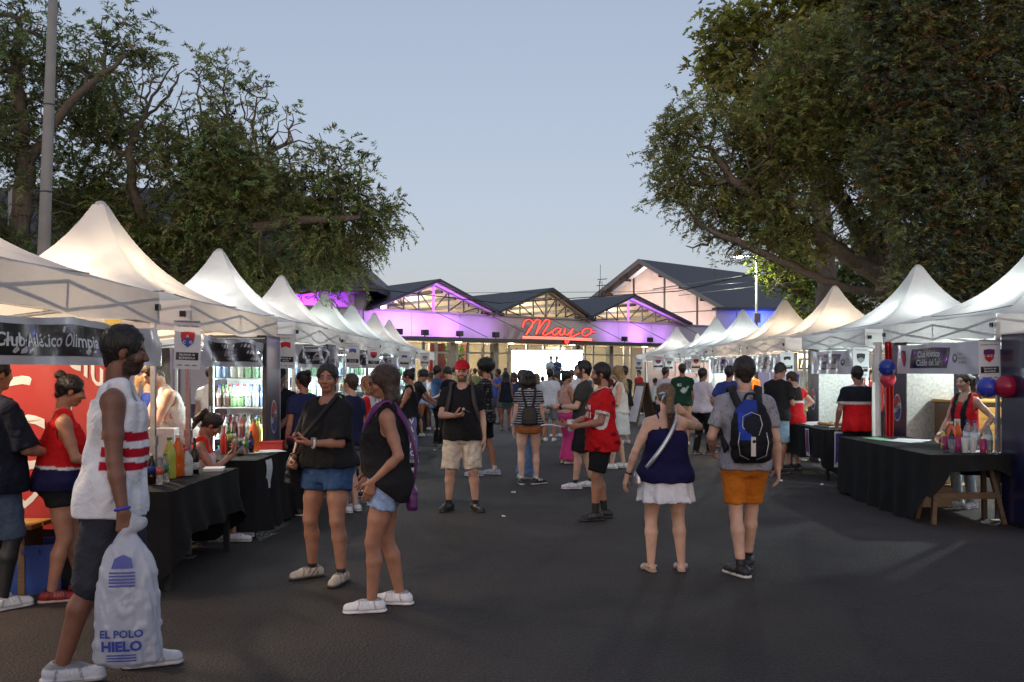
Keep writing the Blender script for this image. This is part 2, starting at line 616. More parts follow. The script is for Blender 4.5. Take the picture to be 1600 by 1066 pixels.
def nets(prims, h, noise=None, zmin=None, extra=None, relax=0):
    """naive surface nets of the smooth union of primitives -> (V, F)"""
    lo = np.min([p.lo for p in prims if not p.sub], 0) - 2.5 * h
    hi = np.max([p.hi for p in prims if not p.sub], 0) + 2.5 * h
    n = np.ceil((hi - lo) / h).astype(int) + 1
    ax = [lo[i] + h * np.arange(n[i]) for i in range(3)]
    D = np.full(n, 0.5, np.float32)
    for p in prims:
        m = p.k + 2.5 * h
        i0 = np.clip(np.floor((p.lo - m - lo) / h).astype(int), 0, n)
        i1 = np.clip(np.ceil((p.hi + m - lo) / h).astype(int) + 1, 0, n)
        if np.any(i1 <= i0):
            continue
        sl = tuple(slice(i0[i], i1[i]) for i in range(3))
        d = p.fn(ax[0][sl[0]][:, None, None], ax[1][sl[1]][None, :, None], ax[2][sl[2]][None, None, :])
        A = D[sl]
        k = max(p.k, 1e-4)
        if p.sub:
            d = -d
            hh = np.clip(0.5 - 0.5 * (A - d) / k, 0, 1)
            D[sl] = A * (1 - hh) + d * hh + k * hh * (1 - hh)
        else:
            hh = np.clip(0.5 + 0.5 * (A - d) / k, 0, 1)
            D[sl] = A * (1 - hh) + d * hh - k * hh * (1 - hh)
    if noise:
        amp, fr, seed = noise
        r_ = np.random.default_rng(seed)
        N = 0
        for i in range(4):
            w = r_.normal(size=3) * fr * (1.0 + 0.6 * i)
            w[2] *= 0.45 if i % 2 else 1.2
            q = r_.uniform(0, 6.3)
            N = N + np.sin(w[0] * ax[0][:, None, None] + w[1] * ax[1][None, :, None] + w[2] * ax[2][None, None, :] + q +
                           1.5 * np.sin(w[1] * ax[0][:, None, None] * 0.7 + w[2] * ax[2][None, None, :] * 0.6)) / (1 + 0.4 * i)
        D += (amp * 0.5 * N).astype(np.float32)
    if zmin is not None:
        D = np.maximum(D, (zmin - ax[2])[None, None, :].astype(np.float32))
    if extra is not None:
        D = extra(D, ax)
    inside = D < 0
    c = inside[:-1, :-1, :-1].astype(np.int8)
    s = c.copy()
    for dx, dy, dz in ((1, 0, 0), (0, 1, 0), (0, 0, 1), (1, 1, 0), (1, 0, 1), (0, 1, 1), (1, 1, 1)):
        s += inside[dx:n[0] - 1 + dx, dy:n[1] - 1 + dy, dz:n[2] - 1 + dz]
    act = (s > 0) & (s < 8)
    idx = np.full(act.shape, -1, np.int64)
    I = np.argwhere(act)
    idx[act] = np.arange(len(I))
    acc = np.zeros((len(I), 3))
    cnt = np.zeros(len(I))
    corners = [(0, 0, 0), (1, 0, 0), (0, 1, 0), (1, 1, 0), (0, 0, 1), (1, 0, 1), (0, 1, 1), (1, 1, 1)]
    vals = [D[I[:, 0] + a, I[:, 1] + b, I[:, 2] + e] for a, b, e in corners]
    for a in range(8):
        for b in range(a + 1, 8):
            df = np.abs(np.array(corners[a]) - np.array(corners[b])).sum()
            if df != 1:
                continue
            va, vb = vals[a], vals[b]
            x = (va < 0) != (vb < 0)
            t = np.where(x, va / np.where(x, va - vb, 1), 0)
            pt = np.array(corners[a])[None] + t[:, None] * (np.array(corners[b]) - np.array(corners[a]))[None]
            acc += pt * x[:, None]
            cnt += x
    V = lo + (I + acc / cnt[:, None]) * h
    F = []
    for axis in range(3):
        o = [slice(None)] * 3
        o2 = [slice(None)] * 3
        o[axis] = slice(0, -1)
        o2[axis] = slice(1, None)
        a, b = inside[tuple(o)], inside[tuple(o2)]
        E = np.argwhere(a != b)
        u, w = [(1, 2), (2, 0), (0, 1)][axis]
        ok = (E[:, u] > 0) & (E[:, w] > 0) & (E[:, u] < n[u] - 1) & (E[:, w] < n[w] - 1)
        E = E[ok]
        fl = a[tuple(E.T)]
        q = []
        for du, dw in ((-1, -1), (0, -1), (0, 0), (-1, 0)):
            e = E.copy()
            e[:, u] += du
            e[:, w] += dw
            q.append(idx[tuple(e.T)])
        q = np.stack(q, 1)
        q[~fl] = q[~fl][:, ::-1]
        F.append(q)
    F = np.concatenate(F) if F else np.zeros((0, 4), int)
    F = F[(F >= 0).all(1)]
    for _ in range(relax):
        acc = np.zeros_like(V)
        cnt = np.zeros(len(V))
        for a, b in ((0, 1), (1, 2), (2, 3), (3, 0)):
            np.add.at(acc, F[:, a], V[F[:, b]])
            np.add.at(acc, F[:, b], V[F[:, a]])
            np.add.at(cnt, F[:, a], 1)
            np.add.at(cnt, F[:, b], 1)
        V = V * 0.45 + 0.55 * acc / np.maximum(cnt, 1)[:, None]
    return V, F


def strands(V, F, n, L, cen, flow, w, seed, curl=0.0):
    """thin hair ribbons growing from a hair surface; flow: preferred direction, cen: head centre"""
    g = np.random.default_rng(seed)
    f = F[g.integers(0, len(F), n)]
    a, b, c = V[f[:, 0]], V[f[:, 1]], V[f[:, 2]]
    nr = np.cross(b - a, c - a)
    nr /= np.linalg.norm(nr, axis=1)[:, None] + 1e-12
    p = a + (b - a) * g.random((n, 1)) + (c - a) * g.random((n, 1)) * 0.7
    d = np.asarray(flow)[None] + g.normal(size=(n, 3)) * (0.35 + curl)
    d -= nr * (d * nr).sum(1)[:, None]
    d /= np.linalg.norm(d, axis=1)[:, None] + 1e-9
    s = np.cross(d, nr) * w
    l = L * (0.5 + g.random((n, 1)))
    out = nr * (0.003 + curl * 0.02 * g.random((n, 1)))
    q = np.stack([p - nr * 0.004 - s, p - nr * 0.004 + s, p + d * l * 0.5 + out + s * 0.8, p + d * l * 0.5 + out - s * 0.8, p + d * l + out * 0.6 + g.normal(size=(n, 3)) * l * 0.08, p + d * l + out * 0.6], 1)
    i = np.arange(n)[:, None] * 6
    F2 = np.concatenate([i + np.array([[0, 1, 2, 3]]), i + np.array([[3, 2, 4, 5]])])
    return q.reshape(-1, 3), F2


def unit(v):
    v = np.asarray(v, float)
    return v / (np.linalg.norm(v) + 1e-12)


def ik(S_, T_, l1, l2, hint):
    S_, T_ = np.asarray(S_, float), np.asarray(T_, float)
    d = T_ - S_
    D = np.linalg.norm(d)
    mx = (l1 + l2) * 0.998
    if D > mx:
        T_ = S_ + d / D * mx
        d = T_ - S_
        D = mx
    e = d / D
    a = (l1 * l1 - l2 * l2 + D * D) / (2 * D)
    h = math.sqrt(max(l1 * l1 - a * a, 0))
    hv = np.asarray(hint, float)
    hv = hv - e * (hv @ e)
    return S_ + e * a + unit(hv) * h, T_


def rotm(yaw=0, pitch=0, roll=0):
    """columns are the local axes; pitch > 0 leans forward (+Y down)"""
    m = Matrix.Rotation(R(yaw), 3, 'Z') @ Matrix.Rotation(R(-pitch), 3, 'X') @ Matrix.Rotation(R(roll), 3, 'Y')
    return np.array(m)


def hand_prims(w, fwd, palm, side, style, k=0.006):
    """five-fingered hand at wrist w; fwd: along the hand, palm: palm normal, side: +1 right hand (thumb on the inner side)"""
    fwd = unit(fwd)
    palm = unit(np.asarray(palm, float) - fwd * (np.asarray(palm, float) @ fwd))
    lat = np.cross(palm, fwd) * (-side)          # towards the thumb
    P_ = []
    curl = {'relax': (18, 25, 18), 'grip': (62, 80, 50), 'phone': (38, 50, 35), 'flat': (4, 6, 4), 'cup': (40, 45, 30)}[style]
    spec = [(0.029, 0.088, (0.042, 0.025, 0.020)), (0.010, 0.092, (0.046, 0.029, 0.022)), (-0.010, 0.088, (0.043, 0.027, 0.021)), (-0.028, 0.080, (0.034, 0.020, 0.018))]
    for i, (lx, ly, ls) in enumerate(spec):
        kn = w + lat * lx + fwd * ly
        P_.append(rc(w + lat * lx * 0.5 + fwd * 0.012, kn, 0.0155, 0.0125, 0.012, flat=None))
        p, d, pn = kn, fwd * 1.0 + lat * lx * 1.2, palm
        d = unit(d)
        ang = 0
        for j, l in enumerate(ls):
            ang += R(curl[j] * (1 + 0.08 * (i - 1)))
            dd = d * math.cos(ang) + palm * math.sin(ang)
            q = p + dd * l
            P_.append(rc(p, q, 0.0095 - 0.001 * j, 0.0086 - 0.001 * j, 0.004))
            p = q
    tb = w + lat * 0.024 + fwd * 0.022 + palm * 0.006
    sp = {'relax': 0.8, 'grip': 0.35, 'phone': 0.55, 'flat': 0.9, 'cup': 0.6}[style]
    t1 = tb + unit(fwd * 0.75 + lat * sp + palm * 0.45) * 0.045
    t2 = t1 + unit(fwd * 0.9 + lat * sp * 0.3 + palm * (0.9 if style != 'flat' else 0.2)) * 0.032
    t3 = t2 + unit(fwd * 0.9 + palm * (0.8 if style != 'flat' else 0.1)) * 0.024
    P_.append(rc(w + lat * 0.012, tb, 0.017, 0.017, 0.012))
    P_ += [rc(tb, t1, 0.016, 0.0115, 0.01), rc(t1, t2, 0.0112, 0.010, 0.004), rc(t2, t3, 0.010, 0.0085, 0.004)]
    return P_


SKIN = {'light': S(206, 164, 142), 'tan': S(168, 120, 98), 'mid': S(184, 138, 114), 'brown': S(124, 84, 68), 'pale': S(216, 178, 160)}
HAIRC = {'black': (0.012, 0.010, 0.009), 'dark': (0.022, 0.015, 0.011), 'brown': (0.055, 0.032, 0.02), 'auburn': (0.10, 0.035, 0.022),
         'blond': (0.30, 0.19, 0.09), 'dirty': (0.16, 0.10, 0.055), 'orange': (0.30, 0.12, 0.04), 'grey': (0.16, 0.15, 0.145)}
PEOPLE = []


def person(label, px, d, yaw, H=1.72, sex='m', g=1.0, belly=0.0, skin='mid', hair=('short', 'black'), top=None, bottom=None, shoes=None,
           L=None, Rr=None, feet=None, lean=0.0, twist=0.0, side=0.0, head=(0, 0), face=None, drop=0.0, res='mid', group=None, world=None, base=0.0,
           lowbody=True, seed=None, hipshift=0.0):
    """one figure. yaw 0 = facing away from the camera, 90 = facing left in the picture, 180 = facing the camera.
    L / Rr: dict(t=wrist target in figure space (x right, y forward, z up), e=elbow hint, h=hand style, p=palm normal)"""
    seed = seed if seed is not None else len(PEOPLE) * 13 + 5
    r_ = np.random.default_rng(seed)
    loc = world if world else ((px - PX0) * d / FPX, d, 0)
    root = thing('person', label, 'person', (loc[0], loc[1], base), R(yaw), group)
    sc = H / 1.75
    hb, hh, hd = {'near': (0.012, 0.0054, 0.0064), 'mid': (0.0185, 0.0095, 0.0105), 'far': (0.025, 0.0, 0.016), 'tiny': (0.036, 0.0, 0.026)}[res]
    fem = sex == 'f'
    body, cloth = [], {}
    # --- frames
    Ru = rotm(twist, lean, side)
    piv = V3(hipshift, 0, 0.95 - drop)
    tu = piv - Ru @ V3(0, 0, 0.95)
    U = lambda x, y, z: Ru @ V3(x, y, z) + tu
    fr = (Ru, tu)
    Rh = Ru @ rotm(0, -lean * 0.55, 0) @ rotm(head[0], head[1], head[2] if len(head) > 2 else 0)
    nb = U(0, -0.015, 1.475)
    hc = nb + (Ru @ rotm(0, -lean * 0.3, 0)) @ V3(0, 0.012, 0.075) + Rh @ V3(0, 0.014, 0.095)
    Hd = lambda x, y, z: Rh @ V3(x, y, z) + hc
    g1 = g
    sw = (0.148 if fem else 0.170) * (0.6 + 0.4 * g)
    hipw = 0.088 * (0.5 + 0.5 * g)
    # --- torso
    if fem:
        T = [(0.80, .10, .09, 0), (0.88, .165, .125, -.015), (0.95, .172, .12, -.01), (1.03, .148, .105, 0), (1.12, .125, .092, .005), (1.22, .138, .10, .01), (1.31, .142, .10, .005),
             (1.39, .135, .085, -.005), (1.44, .10, .07, -.012), (1.485, .058, .056, -.015)]
    else:
        T = [(0.80, .10, .09, 0), (0.88, .155, .115, -.008), (0.95, .16, .115, 0), (1.03, .148, .108, .004), (1.12, .145, .105, .008), (1.22, .158, .113, .006), (1.31, .168, .115, .002),
             (1.39, .158, .096, -.006), (1.44, .115, .075, -.012), (1.485, .062, .06, -.015)]
    TT = []
    for z, rx, ry, cy in T:
        f = g1 if z < 1.4 else (0.5 + 0.5 * g1)
        bl = belly * math.exp(-((z - 1.08) / 0.13) ** 2)
        TT.append((z, rx * f + bl * 0.4, ry * f + bl * 0.5, cy + bl * 0.55))
    body.append(loft(TT, fr, 0.03))
    sh = {}
    for s, key in ((1, 'R'), (-1, 'L')):
        sj = U(s * sw, -0.008, 1.395)
        sh[s] = sj
        body.append(rc(U(s * 0.04, -0.02, 1.452), sj, 0.046, 0.050 * (0.6 + 0.4 * g), 0.03))
    if fem:
        for s in (1, -1):
            body.append(ell(U(s * 0.068, 0.075 * g, 1.265), V3(0.062, 0.058, 0.062) * (0.7 + 0.3 * g), None, 0.03))
    body.append(rc(nb - V3(0, 0, 0.03), Hd(0, -0.028, -0.065), 0.056 if not fem else 0.049, 0.050 if not fem else 0.044, 0.03))
    # --- arms
    arms = {}
    hands = []
    for s, spec in ((1, Rr), (-1, L)):
        spec = dict(spec or {})
        t = V3(*spec.get('t', (s * (sw + 0.065 + 0.04 * (g - 1)), 0.04, 0.86))) - V3(0, 0, drop if 't' not in spec else 0)
        e = spec.get('e', (s * 0.5, -1.0, 0.0))
        el, wr = ik(sh[s], t, 0.29, 0.255, e)
        arms[s] = (sh[s], el, wr)
        ga = 0.55 + 0.45 * g
        mk = 1.0 if not fem else 0.88
        body.append(rc(sh[s], sh[s] * 0.45 + el * 0.55, 0.056 * ga * mk, 0.047 * ga * mk, 0.03))
        body.append(rc(sh[s] * 0.45 + el * 0.55, el, 0.047 * ga * mk, 0.038 * ga * mk, 0.02))
        mid = el * 0.7 + wr * 0.3
        body.append(rc(el, mid, 0.038 * ga * mk, 0.040 * ga * mk, 0.015))
        body.append(rc(mid, wr, 0.040 * ga * mk, 0.026 * mk, 0.015))
        fw = unit(np.asarray(spec['f'], float)) if 'f' in spec else unit(wr - el)
        pn = np.asarray(spec.get('p', (-s, 0.1, 0)), float)
        st = spec.get('h', 'relax')
        arms[s] += (fw, pn)
        hp = [rc(mid * 0.25 + wr * 0.75, wr, 0.029 * mk, 0.0255 * mk, 0.01), rc(wr, wr + fw * 0.02, 0.0255 * mk, 0.02, 0.012)] + hand_prims(wr, fw, pn, s, st)
        if hh:
            hands.append((hp, (s, wr)))
        else:
            body.append(rc(wr, wr + fw * 0.08, 0.026, 0.03, 0.02))
            body.append(rc(wr + fw * 0.08, wr + fw * 0.15, 0.028, 0.016, 0.02))
    # --- legs
    feet = feet or {}
    legs = {}
    for s, key in ((1, 'R'), (-1, 'L')):
        f = dict(feet.get(key, {}))
        fx, fy = f.get('p', (s * 0.10, 0.0))
        fz = f.get('z', 0.0)
        toe = f.get('toe', s * -10)
        hip = V3(s * hipw + hipshift, -0.005, 0.915 - drop)
        pitch = f.get('pitch', 0)
        kn, an = ik(hip, V3(fx, fy, 0.09 + fz), 0.425, 0.412, (s * 0.12, 1, 0.1))
        legs[s] = (hip, kn, an, toe, fz, pitch)
        gl = 0.4 + 0.6 * g
        m = 1.06 if fem else 1.0
        if lowbody:
            body.append(rc(hip, hip * 0.4 + kn * 0.6, 0.090 * gl * m, 0.068 * gl * m, 0.03))
            body.append(rc(hip * 0.4 + kn * 0.6, kn, 0.068 * gl * m, 0.053 * gl, 0.02))
            cf = kn * 0.68 + an * 0.32 + V3(0, -0.014, 0)
            body.append(rc(kn, cf, 0.051 * gl, 0.054 * gl, 0.02))
            body.append(rc(cf, an, 0.054 * gl, 0.036, 0.02))
            a = R(toe)
            fd = V3(-math.sin(a), math.cos(a), 0)
            body.append(rc(an - fd * 0.035 - V3(0, 0, 0.055), an + fd * 0.12 - V3(0, 0, 0.062), 0.034, 0.026, 0.02))
        body.append(ell(V3(s * 0.075 * g + hipshift, -0.055 * g, 0.905 - drop), V3(0.085, 0.075, 0.09) * (0.5 + 0.5 * g) * (1.08 if fem else 1), None, 0.03))
    # --- head
    m = 0.95 if fem else 1.0
    hp = [ell(Hd(0, -0.012, 0.034), V3(0.075, 0.094, 0.086) * m, Rh, 0.02), ell(Hd(0, 0.026, -0.028), V3(0.060, 0.066, 0.082) * m, Rh, 0.03),
          ell(Hd(0, 0.052, -0.088), V3(0.034 if fem else 0.04, 0.028, 0.024) * m, Rh, 0.02), rc(Hd(0, -0.02, -0.03), Hd(0, -0.03, -0.12), 0.050 * m, 0.048 * m, 0.03),
          rc(Hd(0, -0.028, -0.09), nb - V3(0, 0, 0.02), 0.047 if fem else 0.054, 0.049 if fem else 0.056, 0.02)]
    if res in ('near', 'mid'):
        hp += [rc(Hd(-0.034, 0.076, 0.026), Hd(0.034, 0.076, 0.026), 0.012, 0.012, 0.015)]
        for s in (1, -1):
            hp.append(ell(Hd(s * 0.031, 0.094, 0.006), V3(0.017, 0.013, 0.012), Rh, 0.01, sub=True))
            hp.append(ell(Hd(s * 0.031, 0.079, 0.005), V3(0.0125, 0.0105, 0.011), Rh, 0.002))
            hp.append(ell(Hd(s * 0.073 * m, -0.004, -0.004), V3(0.011, 0.021, 0.032), Rh, 0.006))
            hp.append(ell(Hd(s * 0.042, 0.062, -0.026), V3(0.022, 0.022, 0.022), Rh, 0.02))
        hp += [rc(Hd(0, 0.088, 0.012), Hd(0, 0.106, -0.026), 0.0085, 0.0125, 0.010), rc(Hd(-0.012, 0.094, -0.030), Hd(0.012, 0.094, -0.030), 0.009, 0.009, 0.006),
               ell(Hd(0, 0.083, -0.056), V3(0.022, 0.012, 0.006), Rh, 0.006), ell(Hd(0, 0.081, -0.067), V3(0.019, 0.012, 0.0065), Rh, 0.006)]
    sk = np.array(SKIN[skin])
    hcol = np.array(HAIRC[hair[1]])
    fc = face or {}

    def skincol(V, headpart=False):
        C = np.tile(sk, (len(V), 1))
        if headpart:
            q = (V - hc) @ Rh
            x, y, z = np.abs(q[:, 0]), q[:, 1], q[:, 2]
            front = y > 0.03
            C[front & (x < 0.055) & (z < 0.0) & (z > -0.05)] *= (1.0, 0.9, 0.88)
            lip = (y > 0.07) & (x < 0.024) & (z < -0.05) & (z > -0.074)
            C[lip] = C[lip] * np.array(fc.get('lip', (0.82, 0.55, 0.55)))
            brow = (y > 0.06) & (x > 0.012) & (x < 0.052) & (z > 0.022 - x * 0.05) & (z < 0.034 - x * 0.05)
            C[brow] = hcol * 0.6 + sk * 0.12
            ed = np.hypot((x - 0.031) / 1.45, z - 0.005)
            eye = (y > 0.07) & (ed < 0.0078)
            C[eye] = (0.26, 0.22, 0.20)
            C[(y > 0.07) & (np.hypot(x - 0.030, z - 0.005) < 0.0062)] = (0.02, 0.012, 0.008)
            C[(y > 0.06) & (ed >= 0.0078) & (ed < 0.0115)] *= 0.5
            C[(x > 0.066) & (y < 0.03) & (y > -0.03)] *= (1.0, 0.82, 0.78)
            if hair[0] not in ('buzz', 'cap', 'net'):
                hl = (z > 0.074 - 0.35 * np.maximum(x - 0.03, 0) + 0.006 * np.sin(q[:, 0] * 300)) | ((x > 0.055) & (z > -0.02) & (y < 0.028) & (y > -0.1) & (x < 0.071)) | ((y < -0.05) & (z > -0.06))
                C[hl] = hcol
            bd = fc.get('beard', 0)
            if bd:
                jaw = ((z < -0.045) & (y > 0.0) & (z > -0.13)) | ((z < 0.0) & (y < 0.055) & (y > 0.012) & (x > 0.05))
                mous = (z < -0.036) & (z > -0.05) & (x < 0.03) & (y > 0.06)
                jaw &= ~lip
                msk = (jaw | mous) & (z > -0.118)
                n_ = 0.5 + 0.5 * np.sin(q[:, 0] * 400) * np.sin(q[:, 2] * 370 + 1)
                a = (bd * (0.75 + 0.25 * n_))[:, None]
                C[msk] = (C * (1 - a) + hcol * 0.9 * a)[msk]
        return C

    parts = []
    Vb, Fb = nets(body, hb, zmin=0.004)
    Cb = skincol(Vb)
    if fc.get('sock'):
        for s in (1, -1):
            m_ = (Vb[:, 2] < fc.get('sockz', 0.18) + legs[s][4]) & (np.sign(Vb[:, 0] - hipshift) == s)
            Cb[m_] = fc['sock']
    Vs, Fs, Cs = [Vb], [Fb], [Cb]
    off = len(Vb)
    Vh, Fh = nets(hp, hd)
    Vs.append(Vh); Fs.append(Fh + off); Cs.append(skincol(Vh, True)); off += len(Vh)
    for hpr, _ in hands:
        V_, F_ = nets(hpr, hh)
        Vs.append(V_); Fs.append(F_ + off); Cs.append(skincol(V_)); off += len(V_)
    npmesh('body', np.concatenate(Vs) * sc, np.concatenate(Fs), 'skin', root, np.concatenate(Cs))

    # --- hair
    st = hair[0]
    hh_ = hd * (1.0 if res != 'near' else 1.1)
    hp = []
    tp = 0.014 if st not in ('buzz',) else 0.006
    face_cut = [ell(Hd(0, 0.104, -0.030), V3(0.064, 0.070, 0.112), Rh, 0.012, sub=True), ell(Hd(0, 0.0, -0.165), V3(0.11, 0.13, 0.12), Rh, 0.012, sub=True)]
    if st in ('short', 'buzz', 'quiff'):
        hp.append(ell(Hd(0, -0.018, 0.038), V3(0.075 + tp, 0.094 + tp, 0.084 + tp * 1.5), Rh, 0.02))
        if st == 'quiff':
            hp.append(ell(Hd(0, 0.03, 0.108), V3(0.055, 0.05, 0.028), Rh, 0.02))
        hp.append(rc(Hd(0, -0.055, 0.0), Hd(0, -0.062, -0.055), 0.055, 0.040, 0.02))
        hp += face_cut[:1] + [ell(Hd(0, 0.02, -0.14), V3(0.12, 0.10, 0.10), Rh, 0.012, sub=True)]
        for s in (1, -1):
            hp.append(ell(Hd(s * 0.085, 0.005, -0.022), V3(0.03, 0.03, 0.042), Rh, 0.006, sub=True))
    elif st == 'afro':
        hp.append(ell(Hd(0, -0.035, 0.072), V3(0.135, 0.135, 0.115), Rh, 0.02))
        hp.append(ell(Hd(0, 0.11, -0.045), V3(0.075, 0.075, 0.105), Rh, 0.01, sub=True))
        hp.append(ell(Hd(0, 0.04, -0.15), V3(0.12, 0.12, 0.11), Rh, 0.01, sub=True))
    elif st in ('bob', 'long', 'half'):
        hp.append(ell(Hd(0, -0.018, 0.038), V3(0.092, 0.112, 0.10), Rh, 0.02))
        ln = {'bob': 0.155, 'long': 0.36, 'half': 0.24}[st]
        for x in (-0.062, -0.03, 0.0, 0.03, 0.062):
            a_ = Hd(x, -0.055 + abs(x) * 0.5, 0.02)
            b_ = Hd(x * 1.25, -0.075 + abs(x) * 0.55, 0.02 - ln * 0.6)
            c_ = Hd(x * 1.3, -0.085 + abs(x) * 0.5, 0.02 - ln)
            hp += [rc(a_, b_, 0.050, 0.042, 0.03), rc(b_, c_, 0.042, 0.016, 0.02)]
        hp.append(ell(Hd(0, 0.105, -0.045), V3(0.060, 0.075, 0.098), Rh, 0.012, sub=True))
    elif st in ('pony', 'bun', 'highpony'):
        hp.append(ell(Hd(0, -0.018, 0.036), V3(0.086, 0.105, 0.095), Rh, 0.02))
        hp += [rc(Hd(0, -0.055, 0.0), Hd(0, -0.07, -0.05), 0.055, 0.035, 0.02)] + face_cut[:1] + [ell(Hd(0, 0.02, -0.145), V3(0.12, 0.10, 0.10), Rh, 0.012, sub=True)]
        for s in (1, -1):
            hp.append(ell(Hd(s * 0.09, 0.0, -0.02), V3(0.028, 0.028, 0.04), Rh, 0.006, sub=True))
        if st == 'bun':
            hp.append(ell(Hd(0, -0.105, 0.10), V3(0.042, 0.042, 0.040), Rh, 0.012))
        else:
            z0 = 0.035 if st == 'pony' else 0.075
            tail = hair[2] if len(hair) > 2 else 0.34
            a_ = Hd(0, -0.105, z0)
            b_ = a_ + V3(0, 0, 0) + Rh @ V3(0, -0.045, 0.0)
            c_ = b_ + Rh @ V3(0.004, -0.012, -tail * 0.5)
            e_ = c_ + Rh @ V3(0.0, 0.022, -tail * 0.5)
            hp += [rc(a_, b_, 0.020, 0.028, 0.012), rc(b_, c_, 0.034, 0.036, 0.02), rc(c_, e_, 0.036, 0.012, 0.02)]
    if st == 'cap' or st == 'net':
        hp.append(ell(Hd(0, -0.024, 0.016), V3(0.083, 0.097, 0.075), Rh, 0.02))
        hp += [ell(Hd(0, 0.098, -0.036), V3(0.066, 0.072, 0.094), Rh, 0.012, sub=True), ell(Hd(0, 0.02, -0.14), V3(0.12, 0.10, 0.10), Rh, 0.012, sub=True)]
        for s in (1, -1):
            hp.append(ell(Hd(s * 0.085, 0.005, -0.022), V3(0.03, 0.03, 0.042), Rh, 0.006, sub=True))
    if hp:
        namp = {'afro': (0.012, 70, seed), 'bob': (0.004, 60, seed), 'long': (0.003, 50, seed), 'half': (0.002, 50, seed)}.get(st, (0.004, 75, seed))
        if st == 'buzz':
            namp = (0.001, 80, seed)
        V_, F_ = nets(hp, hh_, noise=namp)
        hc2 = np.array(HAIRC[hair[3]]) if len(hair) > 3 else hcol
        q = (V_ - hc) @ Rh
        t = np.clip((-0.03 - q[:, 2]) / 0.18, 0, 1)[:, None]
        vr = (0.8 + 0.5 * r_.random(len(V_)))[:, None]
        C_ = (hcol * (1 - t) + hc2 * t) * vr
        if res in ('near', 'mid') and st not in ('buzz', 'cap', 'net'):
            fl_, L_ = {'afro': ((0, 0, 0.2), 0.026), 'bob': ((0, -0.2, -1), 0.032), 'long': ((0, -0.2, -1), 0.05), 'half': ((0, -0.3, -1), 0.034), 'short': ((0, -0.5, -0.6), 0.011), 'quiff': ((0.2, -0.3, -0.4), 0.014)}.get(st, ((0, -1, -0.35), 0.02))
            Vs2, Fs2 = strands(V_, F_, 1400 if res == 'near' else 500, L_, hc, Rh @ V3(*fl_), 0.0011 if res == 'near' else 0.0018, seed, 0.9 if st == 'afro' else (0.12 if st in ('short', 'quiff') else 0.0))
            q2 = (Vs2 - hc) @ Rh
            t2 = np.clip((-0.03 - q2[:, 2]) / 0.18, 0, 1)[:, None]
            C2 = (hcol * (1 - t2) + hc2 * t2) * np.repeat(0.7 + 1.3 * r_.random((len(Vs2) // 6, 1)), 6, 0)
            F_ = np.concatenate([F_, Fs2 + len(V_)])
            V_ = np.concatenate([V_, Vs2])
            C_ = np.concatenate([C_, C2])
        npmesh('hair', V_ * sc, F_, 'hair', root, C_)
    if st in ('cap', 'net'):
        hat = fc.get('hat', S(190, 30, 36))
        cp = [ell(Hd(0, -0.014, 0.056), V3(0.092, 0.109, 0.090), Rh, 0.01)]
        ex = None
        if st == 'cap':
            cp.append(ell(Hd(0, 0.128, 0.038), V3(0.078, 0.078, 0.012), rotm_mul(Rh, 0, 8), 0.006))
        lim = 0.034 if st == 'cap' else 0.012

        def ex(D, ax):
            X, Y, Z = ax[0][:, None, None] - hc[0], ax[1][None, :, None] - hc[1], ax[2][None, None, :] - hc[2]
            z = Rh[0, 2] * X + Rh[1, 2] * Y + Rh[2, 2] * Z
            y = Rh[0, 1] * X + Rh[1, 1] * Y + Rh[2, 1] * Z
            return np.maximum(D, np.where(y < 0.088, lim - z, -1)).astype(np.float32)
        V_, F_ = nets(cp, hh_, extra=ex, noise=(0.001, 60, seed))
        npmesh('cap' if st == 'cap' else 'hairnet', V_ * sc, F_, 'cloth', root, np.tile(np.array(hat), (len(V_), 1)))

    # --- clothing
    def addcloth(nm, prims, col, mat='cloth', amp=0.005, fq=22, fn=None, cut=None, hfac=1.0, frame=None):
        V_, F_ = nets(prims, hb * hfac, noise=(amp, fq, seed + len(nm)), extra=cut, zmin=0.003, relax=2 if hb < 0.015 else 1)
        C_ = np.tile(np.array(col, float), (len(V_), 1))
        if fn is not None:
            q = (V_ - tu) @ Ru
            C_ = fn(q, C_, arms, V_)
        npmesh(nm, V_ * sc, F_, mat, root, C_)

    if top:
        kind = top['k']
        loose = top.get('loose', 0.016)
        hem = top.get('hem', 0.86)
        flare = top.get('flare', 0.02)
        neck = top.get('neck', 0.0)
        col = top['c']
        lv = []
        zz = [hem - 0.08, hem, 0.5 * (hem + 1.03), 1.03, 1.12, 1.22, 1.31, 1.39, 1.435, 1.478 if kind in ('tee', 'polo') else 1.45]
        prof = np.array(TT)
        wide = None
        for i, z in enumerate(zz):
            rx = np.interp(z, prof[:, 0], prof[:, 1]) + loose
            ry = np.interp(z, prof[:, 0], prof[:, 2]) + loose
            cy = np.interp(z, prof[:, 0], prof[:, 3])
            if z < 1.25:
                t = (1.25 - z) / 0.4
                chest = np.interp(1.27, prof[:, 0], prof[:, 1]) + loose
                chy = np.interp(1.27, prof[:, 0], prof[:, 2]) + loose + (0.035 if fem else 0)
                rx = max(rx + flare * t, chest * (0.96 if fem else 0.97) + flare * t)
                ry = max(ry + flare * t, chy * 0.97 + flare * t)
            if z < 1.02:
                rx += 0.012
                ry += 0.008
            if fem and 1.2 < z < 1.34:
                ry += 0.012
            lv.append((z, rx, ry, cy))
        tb = kind in ('tank', 'cami')
        if tb:
            lv = [l for l in lv if l[0] <= 1.40]
            if kind == 'cami':
                lv = [l for l in lv if l[0] <= 1.32] + [(1.345, 0.135 * g, 0.10 * g, 0.0)]
        cp = [loft(lv, fr, 0.02, fold=top.get('fold', 0.004), nf=top.get('nf', 7), ph=seed)]
